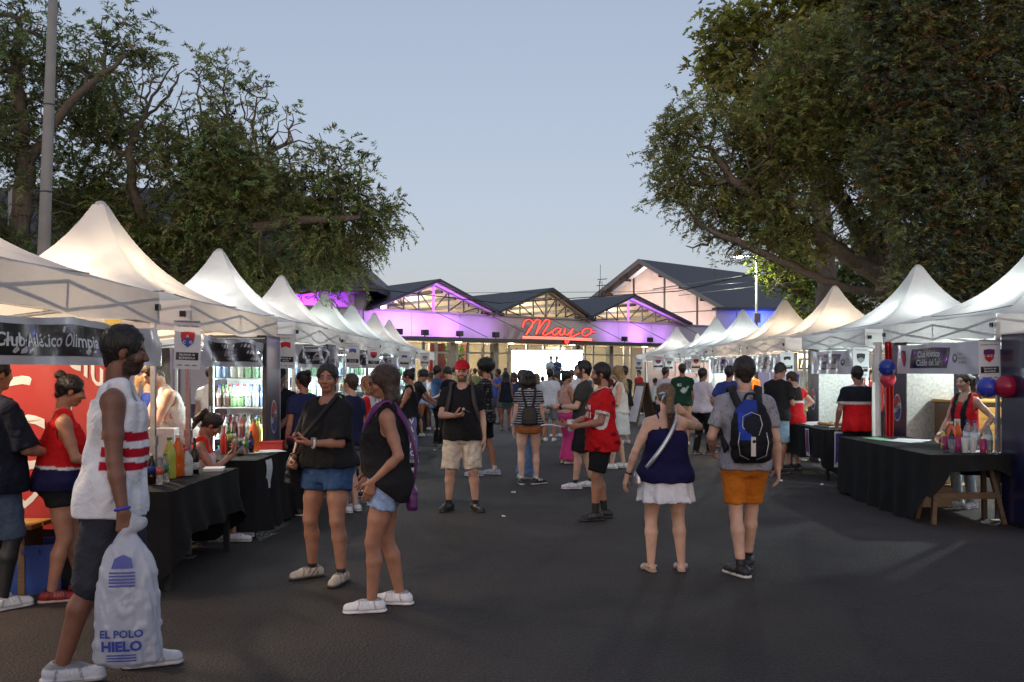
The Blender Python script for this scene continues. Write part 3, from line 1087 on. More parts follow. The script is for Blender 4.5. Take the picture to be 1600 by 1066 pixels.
        if fem:
            for s in (1, -1):
                cp.append(ell(U(s * 0.066, 0.078 * g, 1.262), (V3(0.068, 0.064, 0.066) * (0.7 + 0.3 * g)) + loose * 0.5, None, 0.04))
        if kind in ('tee', 'polo'):
            sl = top.get('sl', 0.55)
            for s in (1, -1):
                sj, el_ = sh[s], arms[s][1]
                ga = (0.55 + 0.45 * g) * (1 if not fem else 0.9)
                end = sj + (el_ - sj) * sl
                cp.append(rc(U(s * 0.045, -0.02, 1.448), sj, 0.058 + min(loose, 0.016) * 0.4, 0.058 * (0.6 + 0.4 * g) + min(loose, 0.02) * 0.5, 0.025))
                cp.append(rc(sj, end, 0.060 * ga + min(loose, 0.02) * 0.5, 0.050 * ga + loose * 1.1, 0.02, cut=True))
        elif kind == 'tank':
            for s in (1, -1):
                cp.append(rc(U(s * 0.085, -0.015, 1.445), U(s * 0.115, -0.012, 1.432), 0.066, 0.066, 0.01))
                cp.append(rc(U(s * 0.095, -0.012, 1.44), U(s * 0.095, 0.03, 1.36), 0.064, 0.07, 0.02))
                cp.append(rc(U(s * 0.095, -0.012, 1.44), U(s * 0.095, -0.035, 1.35), 0.064, 0.07, 0.02))
        elif kind == 'cami':
            for s in (1, -1):
                sp_ = [(0.085, 0.10, 1.31), (0.084, 0.065, 1.43), (0.082, 0.01, 1.492), (0.078, -0.06, 1.462), (0.07, -0.108, 1.32)]
                for i in range(4):
                    cp.append(rc(U(s * sp_[i][0], *sp_[i][1:]), U(s * sp_[i + 1][0], *sp_[i + 1][1:]), 0.011, 0.011, 0.004))
        if kind in ('tee', 'polo', 'tank'):
            nr = {'tee': 0.058, 'polo': 0.054, 'tank': 0.070}[kind] + neck
            cp.append(rc(U(0, 0.0, 1.60), U(0, 0.035 if kind != 'tank' else 0.05, 1.485 - neck * 0.4 - (0.03 if kind == 'tank' else 0)), 0.07, nr, 0.008, sub=True))
            if kind == 'tank':
                for s in (1, -1):
                    cp.append(rc(U(s * (sw + 0.022), 0, 1.50), U(s * (sw + 0.03), 0, 1.31), 0.056, 0.056, 0.008, sub=True))
        if hem < 0.99:
            for s in (1, -1):
                cp.append(ell(V3(s * 0.075 * g + hipshift, -0.055 * g, 0.905 - drop), V3(0.085, 0.075, 0.09) * (0.5 + 0.5 * g) * (1.08 if fem else 1) + max(loose, 0.016) + 0.014, None, 0.05))
        hz_ = top.get('hemtilt', 0.0)

        def hemcut(D, ax):
            X, Y, Z = ax[0][:, None, None] - tu[0], ax[1][None, :, None] - tu[1], ax[2][None, None, :] - tu[2]
            zt = Ru[0, 2] * X + Ru[1, 2] * Y + Ru[2, 2] * Z
            return np.maximum(D, hem + hz_ * Y + 0.006 * np.sin(X * 40 + seed) - zt).astype(np.float32)
        addcloth(top.get('name', {'tee': 'shirt', 'polo': 'shirt', 'tank': 'tank_top', 'cami': 'top'}[kind]), cp, col, 'cloth', top.get('amp', 0.006), top.get('fq', 20), top.get('fn'), cut=hemcut, hfac=top.get('hf', 1.0))
    if bottom:
        kind = bottom['k']
        col = bottom['c']
        lo = bottom.get('loose', 0.016)
        mat = bottom.get('mat', 'cloth')
        prof = np.array(TT)
        topz = bottom.get('top', 1.04)
        dz = V3(hipshift, 0, -drop)
        wl = []
        if top and top.get('hem', 0.86) < topz - 0.05 and not bottom.get('tuck'):
            topz = max(top.get('hem', 0.86) + 0.06, 0.97)
        for z in (0.80, 0.84, 0.90, 0.96, topz):
            wl.append((z, np.interp(z, prof[:, 0], prof[:, 1]) + lo * 0.8, np.interp(z, prof[:, 0], prof[:, 2]) + lo * 0.9 + 0.004, np.interp(z, prof[:, 0], prof[:, 3])))
        cp = [loft(wl, (np.eye(3), dz), 0.02)]
        gl = (0.4 + 0.6 * g) * (1.06 if fem else 1)
        if kind in ('shorts', 'pants'):
            for s in (1, -1):
                hip, kn, an = legs[s][:3]
                cp.append(ell(V3(s * 0.075 * g + hipshift, -0.055 * g, 0.905 - drop), V3(0.085, 0.075, 0.09) * (0.5 + 0.5 * g) * (1.08 if fem else 1) + lo * 0.8, None, 0.03))
                ln = bottom.get('len', 0.75)
                r0 = 0.090 * gl + lo
                if kind == 'shorts':
                    e_ = hip + (kn - hip) * min(ln, 1.0)
                    re = np.interp(ln, [0, 0.6, 1.0], [0.090, 0.068, 0.055]) * gl + lo * bottom.get('fl', 1.6)
                    if ln > 1:
                        e2 = kn + (an - kn) * (ln - 1)
                        cp.append(rc(hip, kn, r0, re, 0.02))
                        cp.append(rc(kn, e2, re, re * 0.98, 0.02, cut=True))
                    else:
                        cp.append(rc(hip, e_, r0, re, 0.02, cut=True))
                else:
                    rk = 0.055 * gl + lo * bottom.get('fl', 1.2)
                    ra = bottom.get('hem', 0.055) 
                    cp.append(rc(hip, kn, r0, rk, 0.02))
                    cp.append(rc(kn, an - V3(0, 0, 0.03), rk, ra + lo * 0.6, 0.02, cut=True))
        elif kind == 'skirt':
            hz = bottom.get('hz', 0.6)
            w0 = wl[2]
            cp.append(loft([(hz, w0[1] + bottom.get('fl', 0.05), w0[2] + bottom.get('fl', 0.05) + 0.02, 0), (0.88, w0[1] + 0.02, w0[2] + 0.02, -0.01), (0.96, wl[3][1] + 0.008, wl[3][2] + 0.008, 0)],
                           (np.eye(3), dz), 0.02, fold=bottom.get('fold', 0.012), nf=11, ph=seed))
        addcloth({'shorts': 'shorts', 'pants': 'trousers', 'skirt': 'skirt'}[kind], cp, col, mat, bottom.get('amp', 0.006), 24, bottom.get('fn'))
    # --- shoes
    if shoes and lowbody:
        sc_, sole = shoes['c'], shoes.get('sole', (0.6, 0.6, 0.6))
        for s in (1, -1):
            hip, kn, an, toe, fz, pitch = legs[s]
            a = R(toe)
            fd = V3(-math.sin(a), math.cos(a), 0)
            lt = V3(math.cos(a), math.sin(a), 0)
            base_ = an - V3(0, 0, 0.09)
            w = shoes.get('w', 1.0)
            if shoes.get('k') == 'sandal':
                cp = [rc(base_ - fd * 0.05 + V3(0, 0, 0.012), base_ + fd * 0.15 + V3(0, 0, 0.012), 0.038, 0.042, 0.02, flat=(V3(0, 0, 1), 0.35)),
                      rc(base_ + fd * 0.085 - lt * 0.035 + V3(0, 0, 0.03), base_ + fd * 0.085 + lt * 0.035 + V3(0, 0, 0.03), 0.036, 0.036, 0.01, flat=(fd, 0.4)),
                      rc(an - lt * 0.02 - fd * 0.0 - V3(0, 0, 0.035), an + lt * 0.02 - fd * 0.0 - V3(0, 0, 0.035), 0.042, 0.042, 0.01, flat=(V3(0, 0, 1), 0.3))]
            else:
                cp = [rc(base_ - fd * 0.052 + V3(0, 0, 0.045), base_ + fd * 0.07 + V3(0, 0, 0.043), 0.043 * w, 0.046 * w, 0.02),
                      rc(base_ + fd * 0.06 + V3(0, 0, 0.042), base_ + fd * 0.165 + V3(0, 0, 0.032), 0.045 * w, 0.036 * w, 0.02),
                      rc(base_ - fd * 0.025 + V3(0, 0, 0.06), an - fd * 0.012 + V3(0, 0, shoes.get('hi', 0.0)), 0.046, 0.043, 0.02, cut=True),
                      rc(base_ - fd * 0.06 + V3(0, 0, 0.012), base_ + fd * 0.16 + V3(0, 0, 0.012), 0.046 * w, 0.044 * w, 0.008, flat=(V3(0, 0, 1), 0.4))]
            V_, F_ = nets(cp, hd * 1.2, zmin=0.003 + fz, noise=(0.001, 60, seed))
            C_ = np.tile(np.array(sc_, float), (len(V_), 1))
            f_ = (V_ - base_) @ fd
            zz = V_[:, 2] - fz
            dk = np.array(sc_, float) * 0.45
            C_[(f_ > 0.01) & (f_ < 0.105) & (zz > 0.058) & (np.sin(f_ * 300) > 0.35)] = np.array(sc_, float) * 0.6 + 0.12
            C_[(np.abs(f_ - 0.115 + zz * 0.3) < 0.005) | (np.abs(f_ + 0.03 - zz * 0.2) < 0.005)] = dk
            C_[(zz > 0.024) & (zz < 0.031)] = dk
            C_[(zz > 0.088)] = dk * 0.8
            C_[zz < 0.024] = sole
            if shoes.get('lace'):
                m_ = (f_ > 0.02) & (f_ < 0.1) & (V_[:, 2] > 0.06 + fz) & (np.sin(f_ * 330) > 0)
                C_[m_] = shoes['lace']
            if shoes.get('acc'):
                m_ = (f_ > -0.03) & (f_ < 0.06) & (V_[:, 2] > 0.03 + fz) & (np.sin(f_ * 140 + V_[:, 2] * 120) > 0.3)
                C_[m_] = shoes['acc']
            npmesh('shoe', V_ * sc, F_, 'shoe', root, C_)
    info = dict(root=root, U=lambda x, y, z: U(x, y, z) * sc, Hd=lambda x, y, z: Hd(x, y, z) * sc, arms={k: tuple(np.asarray(q) * (sc if i < 3 else 1) for i, q in enumerate(v)) for k, v in arms.items()},
                legs=legs, sc=sc, Ru=Ru, Rh=Rh, g=g)
    info['W'] = lambda p: Matrix.Rotation(R(yaw), 3, 'Z') @ Vector(p) + Vector((loc[0], loc[1], base))
    info['yaw'] = R(yaw)
    PEOPLE.append(info)
    return info


def rotm_mul(Rh, yaw, pitch):
    return Rh @ rotm(yaw, pitch)


def soft(name, prims, h, mat, parent=None, col=(0.5, 0.5, 0.5), fn=None, noise=None, zmin=None, loc=None, rz=0.0, extra=None):
    V_, F_ = nets(prims, h, noise=noise, zmin=zmin, extra=extra)
    C_ = np.tile(np.array(col, float), (len(V_), 1))
    if fn is not None:
        C_ = fn(V_, C_)
    return npmesh(name, V_, F_, mat, parent, C_, True, loc, rz)


# ---- colour patterns (q: torso coordinates)
def stripes_h(c1, c2, n, duty=0.5, z0=0.0):
    def fn(q, C, arms, V):
        m = ((q[:, 2] - z0) * n) % 1 < duty
        C[:] = c1
        C[m] = c2
        return C
    return fn


def bands(base, lst):
    """lst of (zlo, zhi, colour)"""
    def fn(q, C, arms, V):
        C[:] = base
        for a, b, c in lst:
            C[(q[:, 2] > a) & (q[:, 2] < b)] = c
        return C
    return fn
# ------------------------------------------------------------------ ground
def asphalt(name, base, patch):
    m, nt, b = nmat(name)
    L = nt.links.new
    tc = node(nt, 'ShaderNodeTexCoord')
    big = node(nt, 'ShaderNodeTexNoise')
    big.inputs['Scale'].default_value = 0.35
    big.inputs['Detail'].default_value = 7
    big.inputs['Roughness'].default_value = 0.62
    fine = node(nt, 'ShaderNodeTexNoise')
    fine.inputs['Scale'].default_value = 55
    fine.inputs['Detail'].default_value = 5
    vo = node(nt, 'ShaderNodeTexVoronoi')
    vo.inputs['Scale'].default_value = 60
    for n in (big, fine, vo):
        L(tc.outputs['Object'], n.inputs['Vector'])
    cr = node(nt, 'ShaderNodeValToRGB')
    cr.color_ramp.elements[0].position = 0.32
    cr.color_ramp.elements[0].color = (*[c * (1 - patch) for c in base], 1)
    cr.color_ramp.elements[1].position = 0.7
    cr.color_ramp.elements[1].color = (*[c * (1 + patch) for c in base], 1)
    L(big.outputs['Fac'], cr.inputs[0])
    mr = node(nt, 'ShaderNodeMapRange')
    mr.inputs['From Min'].default_value = 0.3
    mr.inputs['From Max'].default_value = 0.75
    mr.inputs['To Min'].default_value = 0.55
    mr.inputs['To Max'].default_value = 1.55
    L(fine.outputs['Fac'], mr.inputs['Value'])
    mx = node(nt, 'ShaderNodeMix', data_type='RGBA', blend_type='MULTIPLY')
    mx.inputs[0].default_value = 1
    L(cr.outputs[0], mx.inputs[6])
    L(mr.outputs[0], mx.inputs[7])
    sp = node(nt, 'ShaderNodeTexVoronoi')
    sp.inputs['Scale'].default_value = 9
    L(tc.outputs['Object'], sp.inputs['Vector'])
    lt = node(nt, 'ShaderNodeMath', operation='LESS_THAN')
    lt.inputs[1].default_value = 0.025
    L(sp.outputs['Distance'], lt.inputs[0])
    m2 = node(nt, 'ShaderNodeMix', data_type='RGBA')
    m2.inputs[7].default_value = (0.13, 0.125, 0.12, 1)
    L(lt.outputs[0], m2.inputs[0])
    L(mx.outputs[2], m2.inputs[6])
    nd_ = node(nt, 'ShaderNodeTexNoise')
    nd_.inputs['Scale'].default_value = 1.6
    nd_.inputs['Detail'].default_value = 6
    L(tc.outputs['Object'], nd_.inputs['Vector'])
    ad = node(nt, 'ShaderNodeMix', data_type='RGBA', blend_type='LINEAR_LIGHT')
    ad.inputs[0].default_value = 0.35
    L(tc.outputs['Object'], ad.inputs[6])
    L(nd_.outputs['Color'], ad.inputs[7])
    ck = node(nt, 'ShaderNodeTexVoronoi', feature='DISTANCE_TO_EDGE')
    ck.inputs['Scale'].default_value = 0.38
    L(ad.outputs[2], ck.inputs['Vector'])
    cl_ = node(nt, 'ShaderNodeMath', operation='LESS_THAN')
    cl_.inputs[1].default_value = 0.0035
    L(ck.outputs['Distance'], cl_.inputs[0])
    stn = node(nt, 'ShaderNodeTexNoise')
    stn.inputs['Scale'].default_value = 0.9
    stn.inputs['Detail'].default_value = 3
    L(tc.outputs['Object'], stn.inputs['Vector'])
    sr = node(nt, 'ShaderNodeMapRange')
    sr.inputs['From Min'].default_value = 0.60
    sr.inputs['From Max'].default_value = 0.72
    sr.inputs['To Max'].default_value = 0.45
    L(stn.outputs['Fac'], sr.inputs['Value'])
    mxx = node(nt, 'ShaderNodeMath', operation='MAXIMUM')
    hf_ = node(nt, 'ShaderNodeMath', operation='MULTIPLY')
    hf_.inputs[1].default_value = 0.35
    L(cl_.outputs[0], hf_.inputs[0])
    L(hf_.outputs[0], mxx.inputs[0])
    L(sr.outputs[0], mxx.inputs[1])
    m3 = node(nt, 'ShaderNodeMix', data_type='RGBA')
    m3.inputs[7].default_value = (0.016, 0.015, 0.015, 1)
    L(mxx.outputs[0], m3.inputs[0])
    L(m2.outputs[2], m3.inputs[6])
    L(m3.outputs[2], b.inputs['Base Color'])
    b.inputs['Roughness'].default_value = 0.78
    b.inputs['Specular IOR Level'].default_value = 0.35
    bp = node(nt, 'ShaderNodeBump')
    bp.inputs['Strength'].default_value = 0.7
    bp.inputs['Distance'].default_value = 0.012
    L(vo.outputs['Distance'], bp.inputs['Height'])
    L(bp.outputs[0], b.inputs['Normal'])
    return m


mb = MB()
mb.grid(lambda u, v: ((u - 0.5) * 700, -60 + v * 760, 0), 4, 4)
o = mb.build('ground', asphalt('asphalt', (0.042, 0.035, 0.033), 0.45))
o['kind'] = 'structure'
mb = MB()
mb.grid(lambda u, v: (-2.2 + u * 24, 19.6 + v * 22 + 0.9 * (u - 0.1), 0.004), 6, 6)
o = mb.build('road', asphalt('worn_asphalt', (0.066, 0.062, 0.061), 0.25))
o['kind'] = 'structure'
mb = MB()
pts = [(-2.3, 19.45, 0.004), (4, 19.75, 0.004), (12, 20.4, 0.004)]
for a, b in zip(pts, pts[1:]):
    a, b = Vector(a), Vector(b)
    w = Vector((0, 0.035, 0))
    mb.add([a - w, b - w, b + w, a + w], [(0, 1, 2, 3)])
o = mb.build('road_joint', simple('tar_joint', (0.018, 0.018, 0.018), rough=0.5))
o['kind'] = 'structure'
# litter on the asphalt
for i, (x, y, lb) in enumerate(((679, 704, 'crumpled white scrap on the asphalt left of the man in the red cap'), (803, 771, 'small white paper scrap below the woman with the black backpack'),
                                (1220, 753, 'tiny white cigarette end below the backpack man\'s right hand'), (787, 809, 'faint pale paper fleck on the open asphalt'), (1284, 759, 'small white scrap near the leg of the right table'))):
    d = GD(y)
    V_, F_ = nets([ell((0, 0, 0.012), (0.035 if i < 2 else 0.018, 0.02, 0.012))], 0.006, noise=(0.012, 90, i), zmin=0.001)
    o = npmesh('litter', V_, F_, 'paper', None, None, False, loc=((x - PX0) * d / FPX, d, 0.003))
    tag(o, lb, 'litter', None, 'thing')


# ------------------------------------------------------------------ trees
def grow(trunk, att, step=0.35, kill=0.5, infl=6.0, iters=170):
    """space colonisation; trunk: list of points from the base up (several trunks allowed as separate lists)"""
    N, par = [], []
    for tr in trunk:
        prev = -1
        for i, p in enumerate(tr):
            p = np.array(p, float)
            if i == 0 and N and isinstance(trunk, list) and len(N) > 0:
                dd = [np.linalg.norm(p - q) for q in N]
                prev = int(np.argmin(dd))
                continue
            if i == 0:
                N.append(p); par.append(-1); prev = 0
                continue
            q = N[prev]
            L_ = np.linalg.norm(p - q)
            k = max(1, int(L_ / step))
            for j in range(1, k + 1):
                w = rng.normal(size=3) * step * 0.10 if j < k else 0
                N.append(q + (p - q) * j / k + w)
                par.append(prev)
                prev = len(N) - 1
    A = np.array(att)
    near = np.full(len(A), -1)
    nd = np.full(len(A), 1e9)

    def upd(i0):
        nonlocal near, nd
        B = np.array(N[i0:])
        for c in range(0, len(B), 200):
            D = np.linalg.norm(A[:, None] - B[None, c:c + 200], axis=2)
            j = D.argmin(1)
            dm = D[np.arange(len(A)), j]
            m = dm < nd
            near[m] = j[m] + i0 + c
            nd[m] = dm[m]
    upd(0)
    for it in range(iters):
        act = nd < infl
        if not act.any():
            break
        ids = near[act]
        dirs = A[act] - np.array(N)[ids]
        dirs /= np.linalg.norm(dirs, axis=1)[:, None] + 1e-9
        acc = {}
        for i, dv in zip(ids, dirs):
            acc.setdefault(i, []).append(dv)
        n0 = len(N)
        for i, dv in acc.items():
            v = np.mean(dv, 0) + rng.normal(size=3) * 0.22 + np.array([0, 0, 0.04])
            v /= np.linalg.norm(v) + 1e-9
            N.append(N[i] + v * step)
            par.append(i)
        upd(n0)
        keep = nd > kill
        A, near, nd = A[keep], near[keep], nd[keep]
        if len(A) == 0 or len(N) > 4500:
            break
    N = np.array(N)
    par = np.array(par)
    return N, par


def tree_skin(N, par, r_tip=0.010, r_base=0.3, n=6, ex=2.3):
    ch = [[] for _ in N]
    for i, p in enumerate(par):
        if p >= 0:
            ch[p].append(i)
    r = np.zeros(len(N))
    for i in range(len(N) - 1, -1, -1):
        r[i] = r_tip if not ch[i] else (sum(r[c] ** ex for c in ch[i])) ** (1 / ex)
    f = r_base / r[0]
    r = np.where(r > r_tip, r_tip + (r - r_tip) * (r_base - r_tip) / max(r[0] - r_tip, 1e-6), r)
    mb = MB()
    done = set()
    starts = [(0, None)]
    while starts:
        i, p = starts.pop()
        pts, rad = [], []
        if p is not None:
            pts.append(N[p]); rad.append(min(r[p], r[i] * 1.3))
        while True:
            pts.append(N[i]); rad.append(r[i])
            if not ch[i]:
                break
            c = sorted(ch[i], key=lambda k: -r[k])
            for k in c[1:]:
                starts.append((k, i))
            i = c[0]
        if len(pts) > 1:
            mb.tube(pts, rad, n if max(rad) > 0.05 else (5 if max(rad) > 0.025 else 4), cap=False)
    tips = [i for i in range(len(N)) if r[i] < r_tip * 2.2]
    return mb, np.array(tips), r


def fronds(pts, dirs, n_leaf, L, lw, ll, col, var, droop=0.5, jit=0.25, seed=1):
    """compound leaves: each frond has n_leaf leaflets (quads) in pairs along a drooping stalk"""
    g = np.random.default_rng(seed)
    K = len(pts)
    dirs = dirs / (np.linalg.norm(dirs, axis=1)[:, None] + 1e-9)
    up = np.array([0, 0, 1.0])
    lat = np.cross(dirs, up) + g.normal(size=(K, 3)) * jit
    lat /= np.linalg.norm(lat, axis=1)[:, None] + 1e-9
    Vs, C = [], []
    cb = np.array(col)[None] * (1 + var * g.normal(size=(K, 1))) * (1 + 0.10 * g.normal(size=(K, 3)))
    cb = np.clip(cb, 0.004, 0.6)
    for j in range(n_leaf):
        t = (j // 2 + 0.6) / (n_leaf / 2)
        s = 1 if j % 2 else -1
        p = pts + dirs * (L * t) - up * (droop * L * t * t) + g.normal(size=(K, 3)) * 0.012
        a = lat * s * 0.85 + dirs * 0.5 - up * 0.25 + g.normal(size=(K, 3)) * 0.28
        a /= np.linalg.norm(a, axis=1)[:, None]
        b = np.cross(a, up + g.normal(size=(K, 3)) * 0.5)
        b /= np.linalg.norm(b, axis=1)[:, None] + 1e-9
        l = ll * (1.15 - 0.5 * abs(t - 0.4)) * (0.75 + 0.5 * g.random((K, 1)))
        w = lw * (0.75 + 0.5 * g.random((K, 1)))
        q = np.stack([p - b * w * 0.8, p + b * w * 0.8, p + a * l], 1)
        Vs.append(q)
        C.append(np.repeat(cb[:, None, :] * (0.85 + 0.3 * g.random((K, 1, 1))), 3, 1))
    V = np.concatenate(Vs).reshape(-1, 3)
    C = np.concatenate(C).reshape(-1, 3)
    F = np.arange(len(V)).reshape(-1, 3)
    return V, F, C


def blob_points(blobs, d, n, dspread=0.9, thick=1.0):
    out = []
    tot = sum(b[2] ** 2 for b in blobs)
    for bx, by, br in [b[:3] for b in blobs]:
        k = int(n * br ** 2 / tot)
        c = P(bx, by, d)
        r = br * d / FPX
        v = rng.normal(size=(k, 3))
        v /= np.linalg.norm(v, axis=1)[:, None]
        v *= (rng.random((k, 1)) ** 0.4) * r
        v[:, 1] *= dspread
        out.append(np.array(c)[None] + v)
    return np.concatenate(out)


def tree(name, label, trunk, blobs, d, n_att, leaves, col, r_base, group=None, var=0.35, step=0.2, frond=(22, 0.36, 0.022, 0.10), per_tip=3, seed=1,
         bare=0.0, kill=0.27, droop=0.5, scatter=0.20, clump=-0.75):
    att = blob_points(blobs, d, n_att)
    N, par = grow(trunk, att, step, kill)
    mb, tips, r = tree_skin(N, par, 0.011, r_base)
    b = trunk[0][0]
    root = thing(name, label, 'tree', (b[0], b[1], 0), 0, group)
    off = np.array([b[0], b[1], 0])
    mb.v = [tuple(np.array(v) - off) for v in mb.v]
    mb.build('trunk', 'bark', root, True)
    g = np.random.default_rng(seed)
    q = N[tips]
    cl = np.sin(q[:, 0] * 2.3 + seed) + np.sin(q[:, 1] * 2.1 + q[:, 2] * 1.3) + np.sin(q[:, 2] * 2.6 + q[:, 0] * 1.2 + 2 * seed) + g.normal(size=len(q)) * 0.35
    tips = tips[cl > clump]
    if bare:
        tips = tips[g.random(len(tips)) > bare * np.clip((N[tips][:, 2] - 6.0) / 3.0, 0, 1)]
    idx = np.repeat(tips, per_tip)
    if len(idx) > leaves:
        idx = g.choice(idx, leaves, replace=False)
    p = N[idx]
    dv = N[idx] - N[par[idx]]
    dv = dv / (np.linalg.norm(dv, axis=1)[:, None] + 1e-9)
    dv = dv + g.normal(size=dv.shape) * 0.8
    p = p + g.normal(size=p.shape) * scatter
    V, F, C = fronds(p, dv, frond[0], frond[1], frond[2], frond[3], col, var, droop, seed=seed)
    npmesh('crown', V - off, F, 'leaf', root, C, False)
    return root


def GP(px, d):
    return ((px - PX0) * d / FPX, d, 0.0)


def TP(px, py, d):
    return tuple(P(px, py, d))


tree('jacaranda_tree', 'broad feathery dark green tree with bare upper twigs behind the left tents',
     [[GP(245, 19), TP(248, 450, 19), TP(262, 395, 19)], [TP(262, 395, 19), TP(215, 320, 18.5), TP(200, 240, 18.3)], [TP(262, 395, 19), TP(300, 330, 19.4), TP(400, 260, 19)],
      [TP(262, 395, 19), TP(350, 360, 18.6), TP(470, 345, 18.4), TP(560, 340, 18.4)], [TP(255, 420, 19), TP(180, 380, 19.6), TP(120, 300, 20)]],
     [(200, 190, 105), (300, 170, 85), (380, 210, 90), (440, 270, 95), (300, 300, 120), (520, 300, 75), (585, 335, 48), (430, 370, 95), (150, 320, 75), (250, 390, 80), (520, 385, 55), (340, 410, 70)],
     19, 4200, 13000, (0.28, 0.32, 0.125), 0.26, 'jacaranda trees', bare=0.9, per_tip=9, seed=3, clump=-0.35)
tree('jacaranda_tree', 'sparse dark twiggy tree cut off by the left edge behind the concrete pole',
     [[GP(20, 17), TP(28, 400, 17), TP(40, 260, 17)], [TP(40, 260, 17), TP(25, 120, 17), TP(30, 30, 17)], [TP(40, 260, 17), TP(110, 160, 16.6), TP(190, 90, 16.5)], [TP(28, 400, 17), TP(-60, 250, 17.4)]],
     [(20, 70, 85), (90, 120, 75), (30, 210, 80), (-60, 130, 110), (70, 300, 62), (170, 70, 55), (10, 380, 60), (-70, 330, 80), (230, 100, 30)],
     17, 2600, 6500, (0.24, 0.28, 0.12), 0.22, 'jacaranda trees', bare=0.8, per_tip=6, seed=5, clump=-0.3)
tree('evergreen_tree', 'dense low dark green tree filling the gap before the purple lit wall',
     [[GP(440, 27), TP(442, 450, 27), TP(445, 410, 27)]], [(500, 395, 42), (420, 410, 55), (530, 430, 26), (380, 430, 50), (330, 440, 45)], 27, 1500, 8000, (0.19, 0.28, 0.11), 0.2,
     None, frond=(18, 0.34, 0.028, 0.12), per_tip=14, seed=9)
tree('jacaranda_tree', 'wide spreading tree with long bare limbs above the right tents',
     [[GP(1430, 21), TP(1415, 480, 21), TP(1385, 440, 21)], [TP(1385, 440, 21), TP(1300, 385, 20.6), TP(1210, 330, 20.4), TP(1140, 280, 20.2)], [TP(1385, 440, 21), TP(1330, 340, 21.3), TP(1280, 240, 21)],
      [TP(1400, 470, 21), TP(1290, 440, 20.4), TP(1200, 400, 20), TP(1110, 360, 19.8)], [TP(1385, 440, 21), TP(1375, 330, 21.5), TP(1360, 230, 21.5)]],
     [(1090, 230, 72), (1180, 250, 95), (1140, 320, 75), (1280, 220, 105), (1290, 130, 100), (1060, 290, 42), (1230, 350, 62), (1370, 260, 85), (1090, 375, 35), (1380, 130, 90), (1330, 330, 70), (1150, 390, 35)],
     20.5, 4200, 13000, (0.33, 0.34, 0.12), 0.30, 'jacaranda trees', per_tip=9, seed=13)
tree('plane_tree', 'tall rounded yellow green tree rising behind the right hand trees',
     [[GP(1290, 29), TP(1290, 380, 29), TP(1270, 200, 29)], [TP(1270, 200, 29), TP(1190, 100, 29)], [TP(1270, 200, 29), TP(1320, 60, 29)]],
     [(1150, 75, 62), (1190, 130, 70), (1120, 110, 34), (1270, 40, 85), (1350, 20, 85), (1260, 150, 80), (1180, 40, 50), (1310, -50, 90), (1340, 160, 70)], 29, 2600, 11000, (0.36, 0.37, 0.10), 0.3,
     None, frond=(12, 0.32, 0.06, 0.17), per_tip=9, seed=17, kill=0.36, step=0.28, scatter=0.32, var=0.3)
tree('plane_tree', 'small leafy tree lit bright yellow green by the street lamp',
     [[GP(1300, 44), TP(1290, 500, 44), TP(1262, 470, 44)], [TP(1262, 470, 44), TP(1215, 440, 43.5)]],
     [(1215, 430, 30), (1250, 415, 34), (1280, 445, 34), (1240, 460, 26), (1200, 455, 18), (1310, 470, 30), (1190, 410, 16), (1270, 490, 24), (1205, 400, 14)], 44, 1000, 4000, (0.28, 0.33, 0.06), 0.14,
     None, frond=(12, 0.32, 0.07, 0.18), per_tip=9, seed=19, kill=0.36, step=0.28, scatter=0.3, var=0.25)


tree('evergreen_tree', 'dark dense tree filling the gap behind the right tents', [[GP(1400, 33), TP(1400, 480, 33), TP(1395, 440, 33)]],
     [(1335, 440, 42), (1400, 425, 60), (1300, 472, 28), (1465, 455, 50), (1370, 385, 45), (1360, 480, 36)], 33, 1100, 6500, (0.17, 0.21, 0.08), 0.2, None, frond=(14, 0.36, 0.034, 0.15), per_tip=14, seed=31, kill=0.34, step=0.26)


